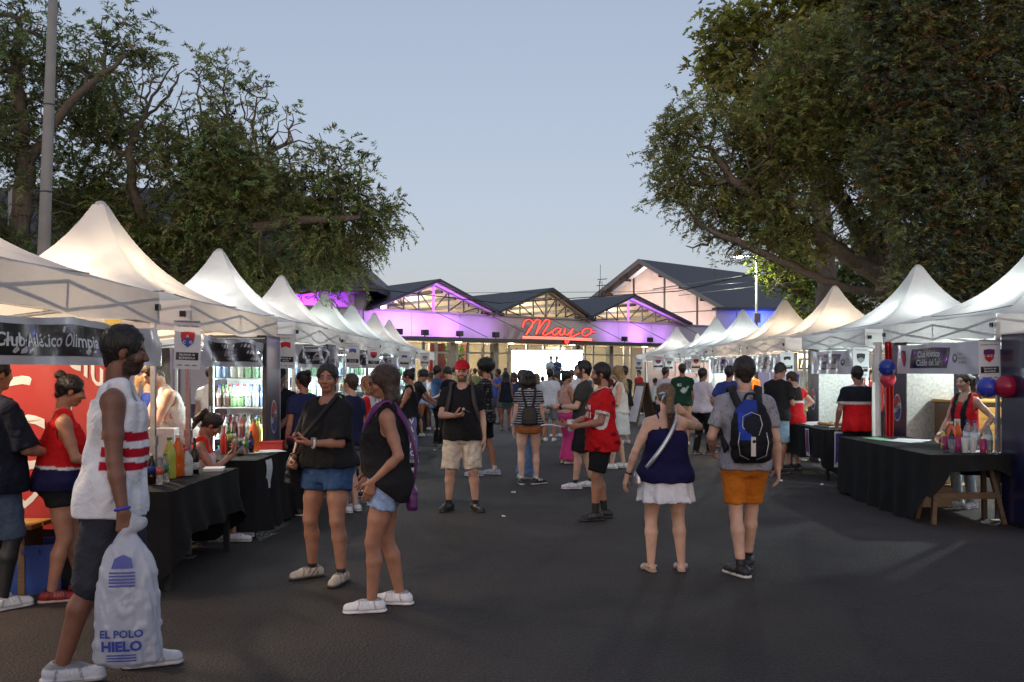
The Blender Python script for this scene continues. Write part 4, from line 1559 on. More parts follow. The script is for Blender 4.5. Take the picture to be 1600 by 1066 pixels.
def conifer():
    """dense cypress: short scaly plumes in clumps, some flecked orange brown"""
    d = 18.0
    b = GP(1570, d)
    root = thing('cypress_tree', 'huge dark conifer with orange brown clumps filling the right edge', 'tree', (b[0], b[1], 0))
    off = np.array([b[0], b[1], 0])
    g = np.random.default_rng(23)
    mb = MB()
    mb.tube([np.array(GP(1570, d)) - off, np.array(TP(1568, 380, d)) - off, np.array(TP(1560, 150, d)) - off, np.array(TP(1550, -150, d)) - off], [0.42, 0.34, 0.22, 0.06], 10)
    blobs = [(1450, 140, 85), (1560, 90, 120), (1500, 280, 100), (1600, 280, 115), (1425, 215, 62), (1570, 420, 90), (1465, 390, 48), (1420, 50, 80), (1660, 120, 130), (1540, -60, 120), (1660, 400, 100),
             (1440, 310, 55), (1500, 455, 45), (1400, 120, 50), (1380, 20, 50), (1390, 265, 40), (1430, 445, 32)]
    limbs = []
    for bx, by, br in blobs:
        c = np.array(P(bx, by, d)) - off
        s = np.array(P(1566, min(by + 60, 460), d)) - off
        mb.tube([s, (s + c) / 2 + np.array([0, 0, -0.1]), c], [0.10, 0.06, 0.02], 6)
    mb.build('trunk', 'bark', root, True)
    cl, co = [], []
    for bx, by, br in blobs:
        c = np.array(P(bx, by, d))
        r = br * d / FPX
        k = int(22 + br * 1.15)
        v = g.normal(size=(k, 3))
        v[:, 1] = -np.abs(v[:, 1]) * 1.2 + 0.3 * g.normal(size=k)
        v /= np.linalg.norm(v, axis=1)[:, None]
        rr = r * (0.55 + 0.5 * g.random((k, 1)))
        cl.append(c + v * rr)
    cl = np.concatenate(cl)
    K = 21
    pts = np.repeat(cl, K, 0) + g.normal(size=(len(cl) * K, 3)) * 0.17
    dv = (pts - np.repeat(cl, K, 0)) + np.array([0, -0.08, 0.06])
    hue = np.repeat(g.random(len(cl)), K)
    orange_flecks = np.repeat(g.random(len(cl)) < 0.16, K) & (g.random(len(pts)) < 0.55)  # some sprays in randomly chosen clumps are coloured orange brown
    V, F, C = fronds(pts, dv, 10, 0.17, 0.020, 0.085, (0.25, 0.29, 0.18), 0.3, 0.15, seed=29)
    n = len(pts)
    C = C.reshape(10, n, 3, 3)
    tint = np.stack([0.55 + 0.9 * hue, 0.65 + 0.6 * hue, 0.9 - 0.3 * hue], 1)
    C *= tint[None, :, None, :]
    C[:, orange_flecks] = np.array([0.36, 0.17, 0.08]) * (0.6 + 0.8 * g.random((10, orange_flecks.sum(), 1, 1)))
    npmesh('crown', V - off, F, 'leaf', root, C.reshape(-1, 3), False)


conifer()

# ------------------------------------------------------------------ buildings
M['roof_dark'] = simple('dark_sheet_roof', (0.045, 0.048, 0.058), rough=0.55, metal=0.2, var=0.15, scale=1.2, stretch=(6, 1, 1))
M['render'] = simple('pale_render', (0.50, 0.48, 0.50), rough=0.85, var=0.06, scale=1.5, bump=0.1, bscale=30)
M['cream'] = simple('cream_lining', (0.66, 0.58, 0.47), rough=0.8, var=0.08, scale=1.0)
M['steel'] = simple('painted_steel', (0.075, 0.075, 0.08), rough=0.5, metal=0.3, var=0.15)
M['steel_pale'] = simple('pale_steel', (0.30, 0.29, 0.29), rough=0.5, metal=0.2, var=0.1)
M['purple_led'] = emis('purple_strip_light', (0.42, 0.16, 1.0), 1.6)
M['neon'] = emis('neon_tube', (1.0, 0.07, 0.05), 2.6)
M['neon_hot'] = emis('neon_tube_core', (1.0, 0.16, 0.11), 3.0)
M['sign_red'] = simple('red_sign_metal', (0.30, 0.012, 0.014), rough=0.4, var=0.1)
M['screen'] = emis('led_screen', (0.78, 0.94, 1.0), 9)
M['downlight'] = emis('downlight', (1.0, 0.86, 0.66), 14)
M['polycarb'] = fabric_tr('pale_cladding', (0.66, 0.60, 0.58), 0.4, bump=0.05)
M['red_wall'] = simple('red_wall', (0.42, 0.05, 0.035), rough=0.6, var=0.1)
M['alu'] = simple('aluminium_frame', (0.45, 0.45, 0.46), rough=0.35, metal=0.6, var=0.08)
M['interior'] = simple('cream_interior', (0.72, 0.62, 0.48), rough=0.8, var=0.06)

BA = Vector((-5.14, 45.0, 0))
BU = Vector((13.14, 11.0, 0)).normalized()
BRZ = math.atan2(BU.y, BU.x)


def fx(px):
    k = (px - PX0) / FPX
    return (BA.y * k - BA.x) / (BU.x - BU.y * k)


def fz(px, py):
    """height on the facade plane seen at (px, py)"""
    x = fx(px)
    d = BA.y + BU.y * x
    return EYE + (PYH - py) * d / FPX


ms = thing('market_hall', 'long low hall with purple lit fascia and three open truss gables', 'building', BA, BRZ)
ZC, ZF = 3.28, 4.53
XL, XR = -9.0, 24.0
# fascia panels
x = XL
fm = MB().box((1.5, 0, 0), (2.98, 0.16, ZF - ZC))
proto = fm.build('fascia_panel', 'render', ms)
proto.location = (x, -0.1, (ZC + ZF) / 2)
for i in range(1, 11):
    c = proto.copy()
    COL.objects.link(c)
    c.location = (x + 3.0 * i, -0.1, (ZC + ZF) / 2)
MB().box(((XL + XR) / 2, -0.75, ZC - 0.09), (XR - XL, 1.5, 0.17)).build('canopy', 'steel', ms)
MB().box(((XL + XR) / 2, -0.72, ZC - 0.19), (XR - XL - 0.2, 1.3, 0.02)).build('canopy_soffit', 'cream', ms)
MB().box(((XL + XR) / 2, -0.15, ZF + 0.05), (XR - XL, 0.3, 0.09)).build('coping', 'steel_pale', ms)
# columns, frames, panes
xs = [fx(p) for p in (590, 612, 634, 664, 684, 708, 716, 733, 757, 775, 797, 826, 852, 878, 903, 916, 929, 955, 978, 988, 1010, 1040)]
for i, xx in enumerate(xs):
    w = 0.34 if i in (5, 9, 14, 17) else 0.12
    MB().box((xx, 0.15, (ZC - 0.2) / 2), (w, w, ZC - 0.2)).build('column' if w > 0.2 else 'mullion', 'alu' if w < 0.2 else 'concrete', ms)
for a, b in zip(xs, xs[1:]):
    wdt = b - a - 0.14
    if wdt > 0.4:
        pn = MB().box(((a + b) / 2, 0.17, 1.28), (wdt, 0.012, 2.4)).build('glass_pane', 'glass', ms)
        MB().box(((a + b) / 2, 0.17, 2.55), (wdt, 0.09, 0.09)).build('frame', 'alu', pn)
        MB().box(((a + b) / 2, 0.17, 2.83), (wdt, 0.012, 0.45)).build('glass_pane', 'glass', ms)
# interior shell
MB().box(((XL + XR) / 2, 6.0, ZC / 2), (XR - XL, 0.1, ZC)).build('back_wall', 'interior', ms)
MB().box(((XL + XR) / 2, 3.1, ZC - 0.06), (XR - XL, 5.7, 0.08)).build('ceiling', 'cream', ms)
MB().box(((XL + XR) / 2, 3.1, 0.02), (XR - XL, 5.7, 0.03)).build('floor', 'cream', ms)
for pa, pb, yy, mat in ((698, 722, 1.6, 'red_wall'), (758, 772, 2.6, 'red_wall'), (772, 782, 3.4, 'interior'), (905, 935, 3.0, 'interior'), (938, 954, 2.4, 'steel_pale')):
    xa, xb = fx(pa), fx(pb)
    MB().box(((xa + xb) / 2, yy, 1.55), (xb - xa, 0.15, 3.05)).build('partition', mat, ms)
# the plant wall inside
xa, xb = fx(724), fx(757)
g = np.random.default_rng(5)
pt = np.stack([g.uniform(xa, xb, 900), np.full(900, 1.9), g.uniform(0.9, 3.0, 900)], 1)
V_, F_, C_ = fronds(pt, np.tile([0, -1.0, 0.1], (900, 1)) + g.normal(size=(900, 3)) * 0.5, 4, 0.12, 0.04, 0.12, (0.06, 0.30, 0.05), 0.3, seed=2)
npmesh('plant_wall', V_, F_, 'leaf', ms, C_, False)
# gables
for gi, (pa, pk, pb, pyk, led) in enumerate(((577, 672, 764, 442, 1), (764, 848, 908, 455, 0), (908, 976, 1060, 465, 1))):
    xa, xk, xb = fx(pa), fx(pk), fx(pb)
    zk = fz(pk, pyk)
    z0 = ZF + 0.12
    gb = 12.0
    for sx, (x0, x1) in enumerate(((xa, xk), (xb, xk))):
        dx = 0.35 * (-1 if sx == 0 else 1)
        dz = -0.35 * (zk - z0) / abs(x1 - x0)
        rf = MB()
        rf.prism([(x0 + dx, -0.9, z0 + dz), (x1, -0.9, zk), (x1, -0.9, zk + 0.14), (x0 + dx, -0.9, z0 + dz + 0.14)], (0, gb, 0))
        rf.build('roof_slope', 'roof_dark', ms)
        ln = MB()
        ln.prism([(x0 + dx, -0.6, z0 + dz - 0.05), (x1, -0.6, zk - 0.05), (x1, -0.6, zk - 0.01), (x0 + dx, -0.6, z0 + dz - 0.01)], (0, gb - 0.6, 0))
        ln.build('roof_lining', 'cream', ms)
        # rake beam
        b_ = MB()
        b_.tube([(x0, -0.3, z0 - 0.02), (x1, -0.3, zk - 0.12)], 0.09, 4)
        b_.build('rake_beam', 'steel_pale', ms)
        if led and (sx == 1 or gi == 2):
            MB().tube([(x0, -0.46, z0 + 0.02), (x1, -0.46, zk - 0.10)], 0.045, 6).build('light_strip', 'purple_led', ms)
        # purlins seen under the lining
        for t in (0.15, 0.38, 0.6, 0.82):
            xx = x0 + (x1 - x0) * t
            zz = z0 + (zk - z0) * t - 0.16
            MB().box((xx, gb / 2 - 0.4, zz), (0.10, gb - 0.6, 0.14)).build('purlin', 'steel', ms)
        # truss: verticals and diagonals
        nn = 4
        for j in range(1, nn):
            t = j / nn
            xx = x0 + (x1 - x0) * t
            zt = z0 + (zk - z0) * t - 0.1
            MB().tube([(xx, -0.28, ZF + 0.1), (xx, -0.28, zt)], 0.045, 5).build('truss_post', 'steel', ms)
            x2 = x0 + (x1 - x0) * (j + 1) / nn
            MB().tube([(xx, -0.24, zt), (x2, -0.24, ZF + 0.12)], 0.035, 5).build('truss_brace', 'steel', ms)
    MB().tube([(xk, -0.3, ZF + 0.1), (xk, -0.3, zk - 0.1)], 0.075, 6).build('king_post', M['purple_led'] if led else 'steel_pale', ms)
    MB().box(((xa + xb) / 2, gb - 1.0, (z0 + zk) / 2 - 0.1), (xb - xa - 0.2, 0.1, 0.01)).build('tie', 'steel', ms)
    # cables from the rakes to the fascia edge
    MB().tube([(xk + 0.2, -0.3, ZF + 0.05), (xk + 2.6, -1.45, ZC + 0.05)], 0.02, 4).build('stay_cable', 'steel', ms)
    MB().tube([(xb - 0.2, -0.3, ZF + 0.05), (xb + 2.2, -1.45, ZC + 0.05)], 0.02, 4).build('stay_cable', 'steel', ms)
    point_light('gable_lamp', ((xa + xb) / 2, 3.5, ZF + 0.35), 480, (1.0, 0.86, 0.66), ms, 0.4)
for px in (606, 703, 785, 880, 993, 1040):
    xx = fx(px)
    MB().lathe([(0.16, 0.0), (0.16, 0.03)], 12, (xx, -0.75, ZC - 0.235)).build('downlight', 'downlight', ms)
for px in (600, 690, 740, 800, 860, 930, 990, 1050):
    xx = fx(px)
    point_light('hall_lamp', (xx, 2.2, ZC - 0.35), 170, (1.0, 0.84, 0.60), ms, 0.25)
# purple floodlights on the canopy edge, washing the fascia
for px, pw in ((600, 330), (640, 320), (694, 280), (750, 90), (990, 270), (950, 110), (1030, 120)):
    xx = fx(px)
    fl = MB().bevbox((xx, -1.35, ZC + 0.20), (0.34, 0.22, 0.28), 0.02).build('floodlight', 'black_plastic', ms)
    MB().tube([(xx, -1.35, ZC - 0.01), (xx, -1.35, ZC + 0.1)], 0.03, 6).build('bracket', 'steel', fl)
    sp = bpy.data.lights.new('purple_flood', 'SPOT')
    sp.energy = pw
    sp.color = (0.60, 0.22, 1.0)
    sp.spot_size = R(150)
    sp.spot_blend = 0.8
    sp.shadow_soft_size = 0.1
    so = bpy.data.objects.new('purple_flood', sp)
    COL.objects.link(so)
    so.parent = ms
    so.location = (xx, -1.30, ZC + 0.38)
    so.rotation_euler = (R(112), 0, 0)


# neon script sign
def crom(pts, k=8):
    pts = [Vector((p[0], p[1], 0)) for p in pts]
    out = []
    q = [pts[0]] + pts + [pts[-1]]
    for i in range(1, len(q) - 2):
        p0, p1, p2, p3 = q[i - 1:i + 3]
        for j in range(k):
            t = j / k
            out.append(0.5 * ((2 * p1) + (p2 - p0) * t + (2 * p0 - 5 * p1 + 4 * p2 - p3) * t * t + (3 * p1 - p0 - 3 * p2 + p3) * t ** 3))
    out.append(pts[-1])
    return out


def sign_pt(v, y):
    px, py = 780 + v.x / 4.1, 380 + v.y / 4.1
    y -= 1.28                              # the letters stand on the front edge of the canopy
    k = (px - PX0) / FPX
    ox, oy = -BU.y * y, BU.x * y
    x = ((BA.y + oy) * k - BA.x - ox) / (BU.x - BU.y * k)
    return (x, y, EYE + (PYH - py) * (BA.y + oy + BU.y * x) / FPX)


ns = thing('neon_sign', 'red neon script sign reading Mayo on the hall fascia', 'sign', BA, BRZ)
strokes = {'M': [[(152, 540), (156, 515), (172, 494), (190, 490), (212, 500), (214, 520), (198, 552), (172, 586)], [(172, 586), (200, 540), (232, 498), (250, 490), (262, 500), (254, 530), (236, 584)],
                 [(236, 584), (262, 540), (290, 500), (306, 490), (322, 500), (312, 530), (288, 566), (280, 580), (292, 590), (318, 578), (342, 562)]],
           'a': [[(398, 548), (372, 545), (350, 558), (340, 576), (350, 590), (370, 582), (396, 552)], [(398, 548), (388, 574), (392, 590), (410, 582), (424, 562)]],
           'y': [[(424, 548), (416, 572), (428, 588), (448, 578), (474, 548)], [(474, 548), (458, 590), (446, 622), (434, 642), (424, 634), (436, 614), (480, 594), (516, 576)]],
           'o': [[(570, 546), (542, 556), (530, 576), (542, 594), (566, 590), (588, 572), (588, 552), (570, 546)], [(588, 556), (596, 572), (614, 568)]]}
for ch_, ss in strokes.items():
    bk = MB()
    for s_ in ss:
        bk.tube([sign_pt(v, -0.30) for v in crom(s_, 5)], 0.085, 6)
    lo_ = bk.build('letter', 'sign_red', ns, True)
    tb = MB()
    for s_ in ss:
        c_ = crom(s_, 6)
        for off in (-2.6, 2.6):
            tb.tube([sign_pt(Vector((v.x + off, v.y + off * 0.35, 0)), -0.40) for v in c_], 0.020, 5)
    tb.build('neon_tube', 'neon', lo_, True)
ul = MB()
ul.tube([sign_pt(Vector((x, y, 0)), -0.30) for x, y in ((150, 603), (370, 609), (596, 620))], 0.07, 6)
uo = ul.build('underline', 'sign_red', ns)
ut = MB()
for a in (-4.5, 4.5):
    ut.tube([sign_pt(Vector((x, y + a, 0)), -0.40) for x, y in ((150, 603), (370, 609), (594, 619))], 0.028, 5)
ut.build('neon_tube', 'neon_hot', uo)
for x in (190, 300, 470, 560):
    MB().tube([sign_pt(Vector((x, 575, 0)), -0.3), sign_pt(Vector((x, 575, 0)), -0.05)], 0.03, 5).build('standoff', 'steel', ns)

# LED screen on a stage
st = thing('stage_platform', 'low black stage platform under the big bright screen', 'stage', (1.65, 42.6, 0))
MB().bevbox((0, 0, 0.27), (6.4, 3.4, 0.54), 0.02).build('deck', 'black_plastic', st)
MB().box((0, -1.712, 0.26), (6.3, 0.012, 0.46)).build('skirt', 'black_cloth', st)
sn = thing('video_screen', 'big glowing white video screen at the end of the street', 'screen', (1.73, 44.0, 0))
MB().box((0, 0, 1.60), (3.46, 0.05, 2.02)).build('display', 'screen', sn)
MB().bevbox((0, 0.10, 1.60), (3.56, 0.14, 2.12), 0.02).build('housing', 'black_plastic', sn)
for s in (-1, 1):
    MB().tube([(s * 1.5, 0.12, 0.0), (s * 1.5, 0.12, 2.7)], 0.04, 6).build('support', 'darkmetal', sn)

# gabled barn behind on the right
RV = Vector((0.738, 0.675, 0))
WV = Vector((0.675, -0.738, 0))
pk = P(1015, 408, 70)
bn = thing('barn', 'tall gabled barn with pale pink end wall and dark roof behind the hall', 'building', (pk.x, pk.y, 0), math.atan2(WV.y, WV.x))
ZP, ZE, HW = 10.0, 5.95, 7.6       # local x = width direction, local y = ridge direction
for i in range(5):
    xa, xb = -HW + i * 3.04, -HW + (i + 1) * 3.04 - 0.05
    zf = lambda x: ZP - 0.25 - abs(x) * (ZP - ZE) / HW
    poly = [(xa, 0, 0), (xb, 0, 0), (xb, 0, zf(xb))] + ([(0, 0, zf(0))] if xa < 0 < xb else []) + [(xa, 0, zf(xa))]
    MB().prism(poly, (0, 0.06, 0)).build('wall_panel', 'polycarb', bn)
    if i:
        MB().box((xa - 0.025, -0.05, zf(xa) / 2), (0.12, 0.1, zf(xa))).build('mullion', 'steel_pale', bn)
MB().box((0, -0.06, 6.0), (HW * 1.9, 0.06, 0.07)).build('girt', 'steel_pale', bn)
for s in (-1, 1):
    e = (s * (HW + 0.7), ZE - 0.37)
    MB().prism([(0, -1.3, ZP), (e[0], -1.3, e[1]), (e[0], -1.3, e[1] + 0.2), (0, -1.3, ZP + 0.2)], (0, 20, 0)).build('roof_slope', 'roof_dark', bn)
    MB().prism([(0, -1.36, ZP - 0.12), (e[0], -1.36, e[1] - 0.12), (e[0], -1.36, e[1] + 0.22), (0, -1.36, ZP + 0.22)], (0, 0.05, 0)).build('barge_board', 'steel_pale', bn)
    MB().box((s * HW, 9, ZE / 2), (0.15, 18, ZE)).build('side_wall', 'render', bn)
    for t in (0.25, 0.5, 0.75):
        MB().box((s * HW * t, -0.65, ZP - t * (ZP - ZE) - 0.22), (0.15, 1.2, 0.2)).build('rafter_end', 'wood', bn)
MB().box((0, 18, 2.9), (HW * 2, 0.15, 5.8)).build('rear_wall', 'render', bn)
point_light('barn_lamp', (0, 3.0, 6.2), 8000, (1.0, 0.83, 0.74), bn, 0.5)
point_light('barn_lamp', (4.5, 3.0, 4.0), 4500, (1.0, 0.80, 0.74), bn, 0.5)
# blue lit annex beside the barn
an_ = thing('annex', 'blue lit shed wall between the barn and the leafy tree', 'building', (17.2, 63.0, 0), R(8))
for i in range(4):
    MB().box((0.75 + i * 1.5 - 3, 0, 2.9), (1.44, 0.1, 5.8)).build('wall_panel', 'render', an_)
MB().box((0, -0.3, 5.9), (6.4, 1.0, 0.16)).build('roof', 'roof_dark', an_)
point_light('blue_lamp', (0.2, -1.1, 4.9), 420, (0.05, 0.10, 1.0), an_, 0.15)

# big hip-roofed hall behind the left trees
hl = thing('dark_roofed_hall', 'large hall with dark hipped roof behind the left trees', 'building', (-6.9, 42.0, 0))
ez, rs = 5.6, 6.0
MB().box((-18.2, 1.2, 2.7), (36, 0.3, 5.4)).build('front_wall', 'render', hl)
MB().box((-0.3, 7.5, 2.7), (0.3, 12.6, 5.4)).build('side_wall', 'render', hl)
rf = MB()
W_, D_ = 37.0, 14.0
A0, A1, A2, A3 = (0.6, -0.3, ez), (0.6, D_, ez), (-W_, D_, ez), (-W_, -0.3, ez)
B0, B1 = (-5.8, D_ / 2, ez + rs), (-W_ + 6, D_ / 2, ez + rs)
rf.add([A0, A3, B1, B0], [(0, 1, 2, 3)])
rf.build('roof_slope', 'roof_dark', hl)
MB().add([A1, A0, B0], [(0, 1, 2)]).build('roof_slope', 'roof_dark', hl)
MB().add([A2, A1, B0, B1], [(0, 1, 2, 3)]).build('roof_slope', 'roof_dark', hl)
n_r = 60
for i in range(n_r):                       # standing seams on the front slope
    t = (i + 0.5) / n_r
    x0 = 0.6 + (-W_ - 0.6) * t
    h_ = min(1.0, (0.6 - x0) / 6.4)
    if x0 < -34:
        continue
    MB().tube([(x0, -0.3 + 0.0, ez + 0.03), (x0, -0.3 + (D_ / 2 + 0.3) * h_, ez + rs * h_ + 0.03)], 0.035, 4).build('roof_seam', 'roof_dark', hl)
MB().box((-18.2, -0.25, ez - 0.14), (37.6, 0.14, 0.30)).build('fascia_board', 'steel', hl)
MB().box((0.62, 6.8, ez - 0.14), (0.14, 14.2, 0.30)).build('fascia_board', 'steel', hl)
for i in range(9):
    MB().box((-0.8 - i * 4.2, 1.0, 2.6), (0.3, 0.2, 5.2)).build('pilaster', 'concrete', hl)
for xx, pw in ((-4.6, 900), (-2.6, 300), (-13.0, 160)):
    point_light('purple_lamp', (xx, 0.3, 4.3), pw, (0.48, 0.04, 1.0), hl, 0.2)

# street lamp, poles, cables, antenna
d = 42.5
lp = thing('street_lamp', 'tall slim street lamp with its bright white head lit beside the barn roof', 'street lamp', GP(1182, d))
zt = P(0, 402, d).z
MB().tube([(0, 0, 0), (0, 0, zt)], [0.085, 0.05], 10).build('pole', 'steel_pale', lp, True)
MB().tube([(0, 0, zt - 0.05), (-0.3, -0.05, zt + 0.06), (-0.75, -0.1, zt + 0.05)], 0.035, 8).build('arm', 'steel_pale', lp, True)
hd_ = soft('lamp_head', [ell((-0.85, -0.1, zt + 0.06), (0.30, 0.14, 0.08))], 0.03, 'vc_plain', lp, (0.3, 0.3, 0.3))
soft('lamp_glass', [ell((-0.87, -0.12, zt + 0.02), (0.24, 0.12, 0.08))], 0.03, emis('street_lamp_glow', (0.95, 1.0, 0.88), 60), hd_)
MB().bevbox((0.0, -0.12, P(0, 497, d).z), (0.30, 0.16, 0.46), 0.02).build('junction_box', 'steel_pale', lp)
point_light('lamp_light', (-0.85, -0.12, zt - 0.14), 1000, (0.97, 1.0, 0.80), lp, 0.12)

cp = thing('concrete_pole', 'leaning round concrete utility pole rising out of frame at left', 'pole', GP(56, 14.2))
pb, pt_ = Vector((0, 0, 0)), P(85, -60, 14.2) - Vector(GP(56, 14.2))
MB().tube([pb, pb.lerp(pt_, 0.5), pt_], [0.115, 0.09, 0.065], 16).build('shaft', 'concrete', cp, True)
for t in (0.42, 0.55, 0.72):
    q = pb.lerp(pt_, t)
    MB().tube([q - Vector((0, 0, 0.012)), q + Vector((0, 0, 0.012))], 0.115 - 0.05 * t + 0.004, 16).build('steel_band', 'steel', cp, True)
cp2 = thing('concrete_pole', 'thin concrete pole between the trees behind the right tents', 'pole', GP(1286, 31))
MB().tube([(0, 0, 0), (0, 0, 6.2)], [0.15, 0.11], 12).build('shaft', 'concrete', cp2, True)
MB().box((0.0, -0.13, 4.4), (0.3, 0.12, 0.4)).build('cable_box', 'steel_pale', cp2)
cp3 = thing('concrete_pole', 'short pale pole half hidden by the left edge tree', 'pole', GP(20, 24))
MB().tube([(0, 0, 0), (0, 0, 6.6)], [0.15, 0.11], 12).build('shaft', 'concrete', cp3, True)


def cable(label, pts, r=0.02, mat='black_plastic', sag=0.0):
    mb = MB()
    out = []
    pts = [Vector(p) for p in pts]
    for a, b in zip(pts, pts[1:]):
        for j in range(8):
            t = j / 8
            q = a.lerp(b, t)
            q.z -= sag * 4 * t * (1 - t)
            out.append(q)
    out.append(pts[-1])
    mb.tube(out, r, 5)
    tag(mb.build('overhead_cable', mat, None, True), label, 'cable', 'cables strung over the hall')


cable('thick black cable sagging across the hall roofs', [P(545, 447, 41), P(780, 474, 41), P(1060, 455, 41), P(1190, 425, 41)], 0.022)
cable('thin dark wire running level above the gables', [P(700, 458, 43), P(1000, 456, 43), P(1180, 440, 43)], 0.012)
cable('pale twisted cable to the street lamp, topmost of three', [P(1020, 452, 41), P(1195, 427, 41.5), P(1330, 405, 42)], 0.026, 'steel_pale')
cable('pale cable to the street lamp, lowest of three', [P(1060, 462, 41), P(1190, 447, 41.5), P(1330, 430, 42)], 0.016, 'steel_pale')
cable('slack black wire crossing behind the left tents', [P(240, 400, 17), P(315, 432, 17.5), P(400, 470, 18)], 0.012)

am = thing('antenna_mast', 'thin lattice antenna mast standing against the sky beside the barn', 'antenna', GP(938, 66))
z0_, z1_ = 2.0, P(0, 418, 66).z
for k in range(3):
    a = k * 2.094
    MB().tube([(0.2 * math.cos(a), 0.2 * math.sin(a), z0_), (0.12 * math.cos(a), 0.12 * math.sin(a), z1_ - 1.0)], 0.025, 4).build('leg', 'steel', am)
MB().tube([(0, 0, z1_ - 1.2), (0, 0, z1_ + 0.2)], 0.025, 4).build('mast', 'steel', am)
for zz, w in ((z1_ - 0.9, 0.5), (z1_ - 1.35, 0.7), (z1_ - 1.75, 0.4)):
    MB().tube([(-w * 0.4, 0, zz), (w, 0, zz + 0.06)], 0.04, 4).build('boom', 'steel', am)
for i in range(7):
    zz = z0_ + (z1_ - 1.2 - z0_) * i / 7
    MB().tube([(-0.18, 0, zz), (0.18, 0, zz + 0.5)], 0.018, 4).build('brace', 'steel', am)
# ------------------------------------------------------------------ tents
HT, ZEV, ZVB, ZPK = 1.45, 2.26, 2.01, 3.36


def make_tent():
    t = thing('market_tent', 'x', 'tent')
    cm = MB()

    def prof(s):
        return ZEV + (ZPK - ZEV) * (0.30 * s + 0.18 * s * s + 0.52 * s ** 4)
    for k in range(4):
        a = k * PI / 2
        ca, sa = math.cos(a), math.sin(a)

        def fn(u, s, ca=ca, sa=sa, k=k):
            h = HT * (1 - s) + 0.055 * s
            x = (u * 2 - 1) * h
            y = h
            z = prof(s)
            sg = (1 - (u * 2 - 1) ** 2)
            z -= 0.035 * sg * 4 * s * (1 - s)
            y -= 0.02 * sg * 4 * s * (1 - s)
            z += 0.006 * math.sin(u * 23 + k * 2 + s * 5) * (1 - s)
            return (x * ca - y * sa, x * sa + y * ca, z)
        cm.grid(fn, 14, 16)
    cn = cm.build('canopy', 'tent', t, True)
    MB().lathe([(0.06, 0), (0.062, 0.025), (0.045, 0.05), (0.02, 0.06)], 10, (0, 0, ZPK - 0.02)).build('peak_cap', 'tent', cn, True)
    sm = MB()
    s_ = 0.27
    h = (HT * (1 - s_) + 0.055 * s_) + 0.004
    ring = []
    for k in range(4):
        a = k * PI / 2
        for u in np.linspace(-1, 1, 9)[:-1]:
            x, y = u * h, h
            z = prof(s_) - 0.035 * (1 - u * u) * 4 * s_ * (1 - s_) + 0.008
            ring.append((x * math.cos(a) - y * math.sin(a), x * math.sin(a) + y * math.cos(a), z))
    sm.tube(ring + [ring[0]], 0.006, 4, cap=False)
    sm.build('seam', 'grey_ink', cn, True)
    bar = MB().tube([(-0.5, 0, 0), (0.5, 0, 0)], 0.013, 6)
    bo = None
    leg = MB()
    leg.box((0, 0, 1.10), (0.036, 0.036, 2.14))
    leg.box((0, 0, 0.55), (0.044, 0.044, 1.04))
    leg.box((0, 0, 0.006), (0.11, 0.11, 0.012))
    leg.box((0, 0, 1.09), (0.058, 0.058, 0.07))
    lo = None
    for k in range(4):
        a = k * PI / 2
        ca, sa = math.cos(a), math.sin(a)
        vm = MB()

        def vf(u, v, k=k, ca=ca, sa=sa):
            x = (u * 2 - 1) * (HT + 0.004)
            y = HT + 0.006 + 0.016 * math.sin(u * 17 + k) * (1 - v) + 0.012 * math.sin(u * 7 + 2 * k) * (1 - v)
            z = ZVB + v * (ZEV - ZVB) + 0.012 * math.sin(u * PI) * v - (1 - v) * 0.015 * math.sin(u * 12 + k)
            return (x * ca - y * sa, x * sa + y * ca, z)
        vm.grid(vf, 22, 4)
        vm.build('valance', 'tent', t, True)
        # scissor bars inside the valance
        for (x0, z0, x1, z1) in ((-1.40, 2.03, 0, 2.21), (-1.40, 2.21, 0, 2.03), (0, 2.03, 1.40, 2.21), (0, 2.21, 1.40, 2.03)):
            y = HT - 0.035
            p0 = Vector((x0 * ca - y * sa, x0 * sa + y * ca, z0))
            p1 = Vector((x1 * ca - y * sa, x1 * sa + y * ca, z1))
            MB().tube([p0, p1], 0.013, 6).build('truss_bar', 'metal', t)
        y = HT - 0.035
        MB().box((-y * sa, y * ca, 2.12), (0.03, 0.03, 0.2)).build('truss_post', 'metal', t)
    for sx in (-1, 1):
        for sy in (-1, 1):
            if lo is None:
                lo = leg.build('leg', 'metal', t)
                l = lo
            else:
                l = lo.copy()
                COL.objects.link(l)
            l.location = (sx * (HT - 0.03), sy * (HT - 0.03), 0)
            MB().box((sx * (HT + 0.018), sy * (HT - 0.06), 2.14), (0.03, 0.05, 0.05)).build('corner_clamp', 'black_plastic', t)
    MB().tube([(0, 0, ZPK - 0.06), (0, 0, 2.55)], 0.018, 6).build('centre_pole', 'metal', t)
    return t


XLP, XRP = -4.25, 6.70
LY = [5.65 + 3.65 * i for i in range(8)]
RY = [11.2, 14.9, 18.6, 22.2, 26.0, 29.7, 36.5]
tent0 = make_tent()
tents = []
lwords = ['peaked white tent cut off by the left edge, nearest of the left row', 'warm lit peaked white tent with the tallest peak at left', 'peaked white tent with cool greenish white roof, third of the left row',
          'greyish white peaked tent, fourth of the left row', 'white peaked tent before the purple wall, fifth of the left row', 'white peaked tent, sixth of the left row', 'small white peaked tent, seventh of the left row',
          'smallest white peaked tent at the far end of the left row']
rwords = ['white tent cut off by the right edge, nearest of the right row', 'white peaked tent with half shaded roof and red curtain beside it', 'cream lit peaked tent, third of the right row', 'pinkish lit peaked tent below the leafy tree, fourth of the right row',
          'cool white peaked tent before the blue wall, fifth of the right row', 'cool white peaked tent before the pink barn wall, sixth of the right row', 'small white tent at the far end of the right row']
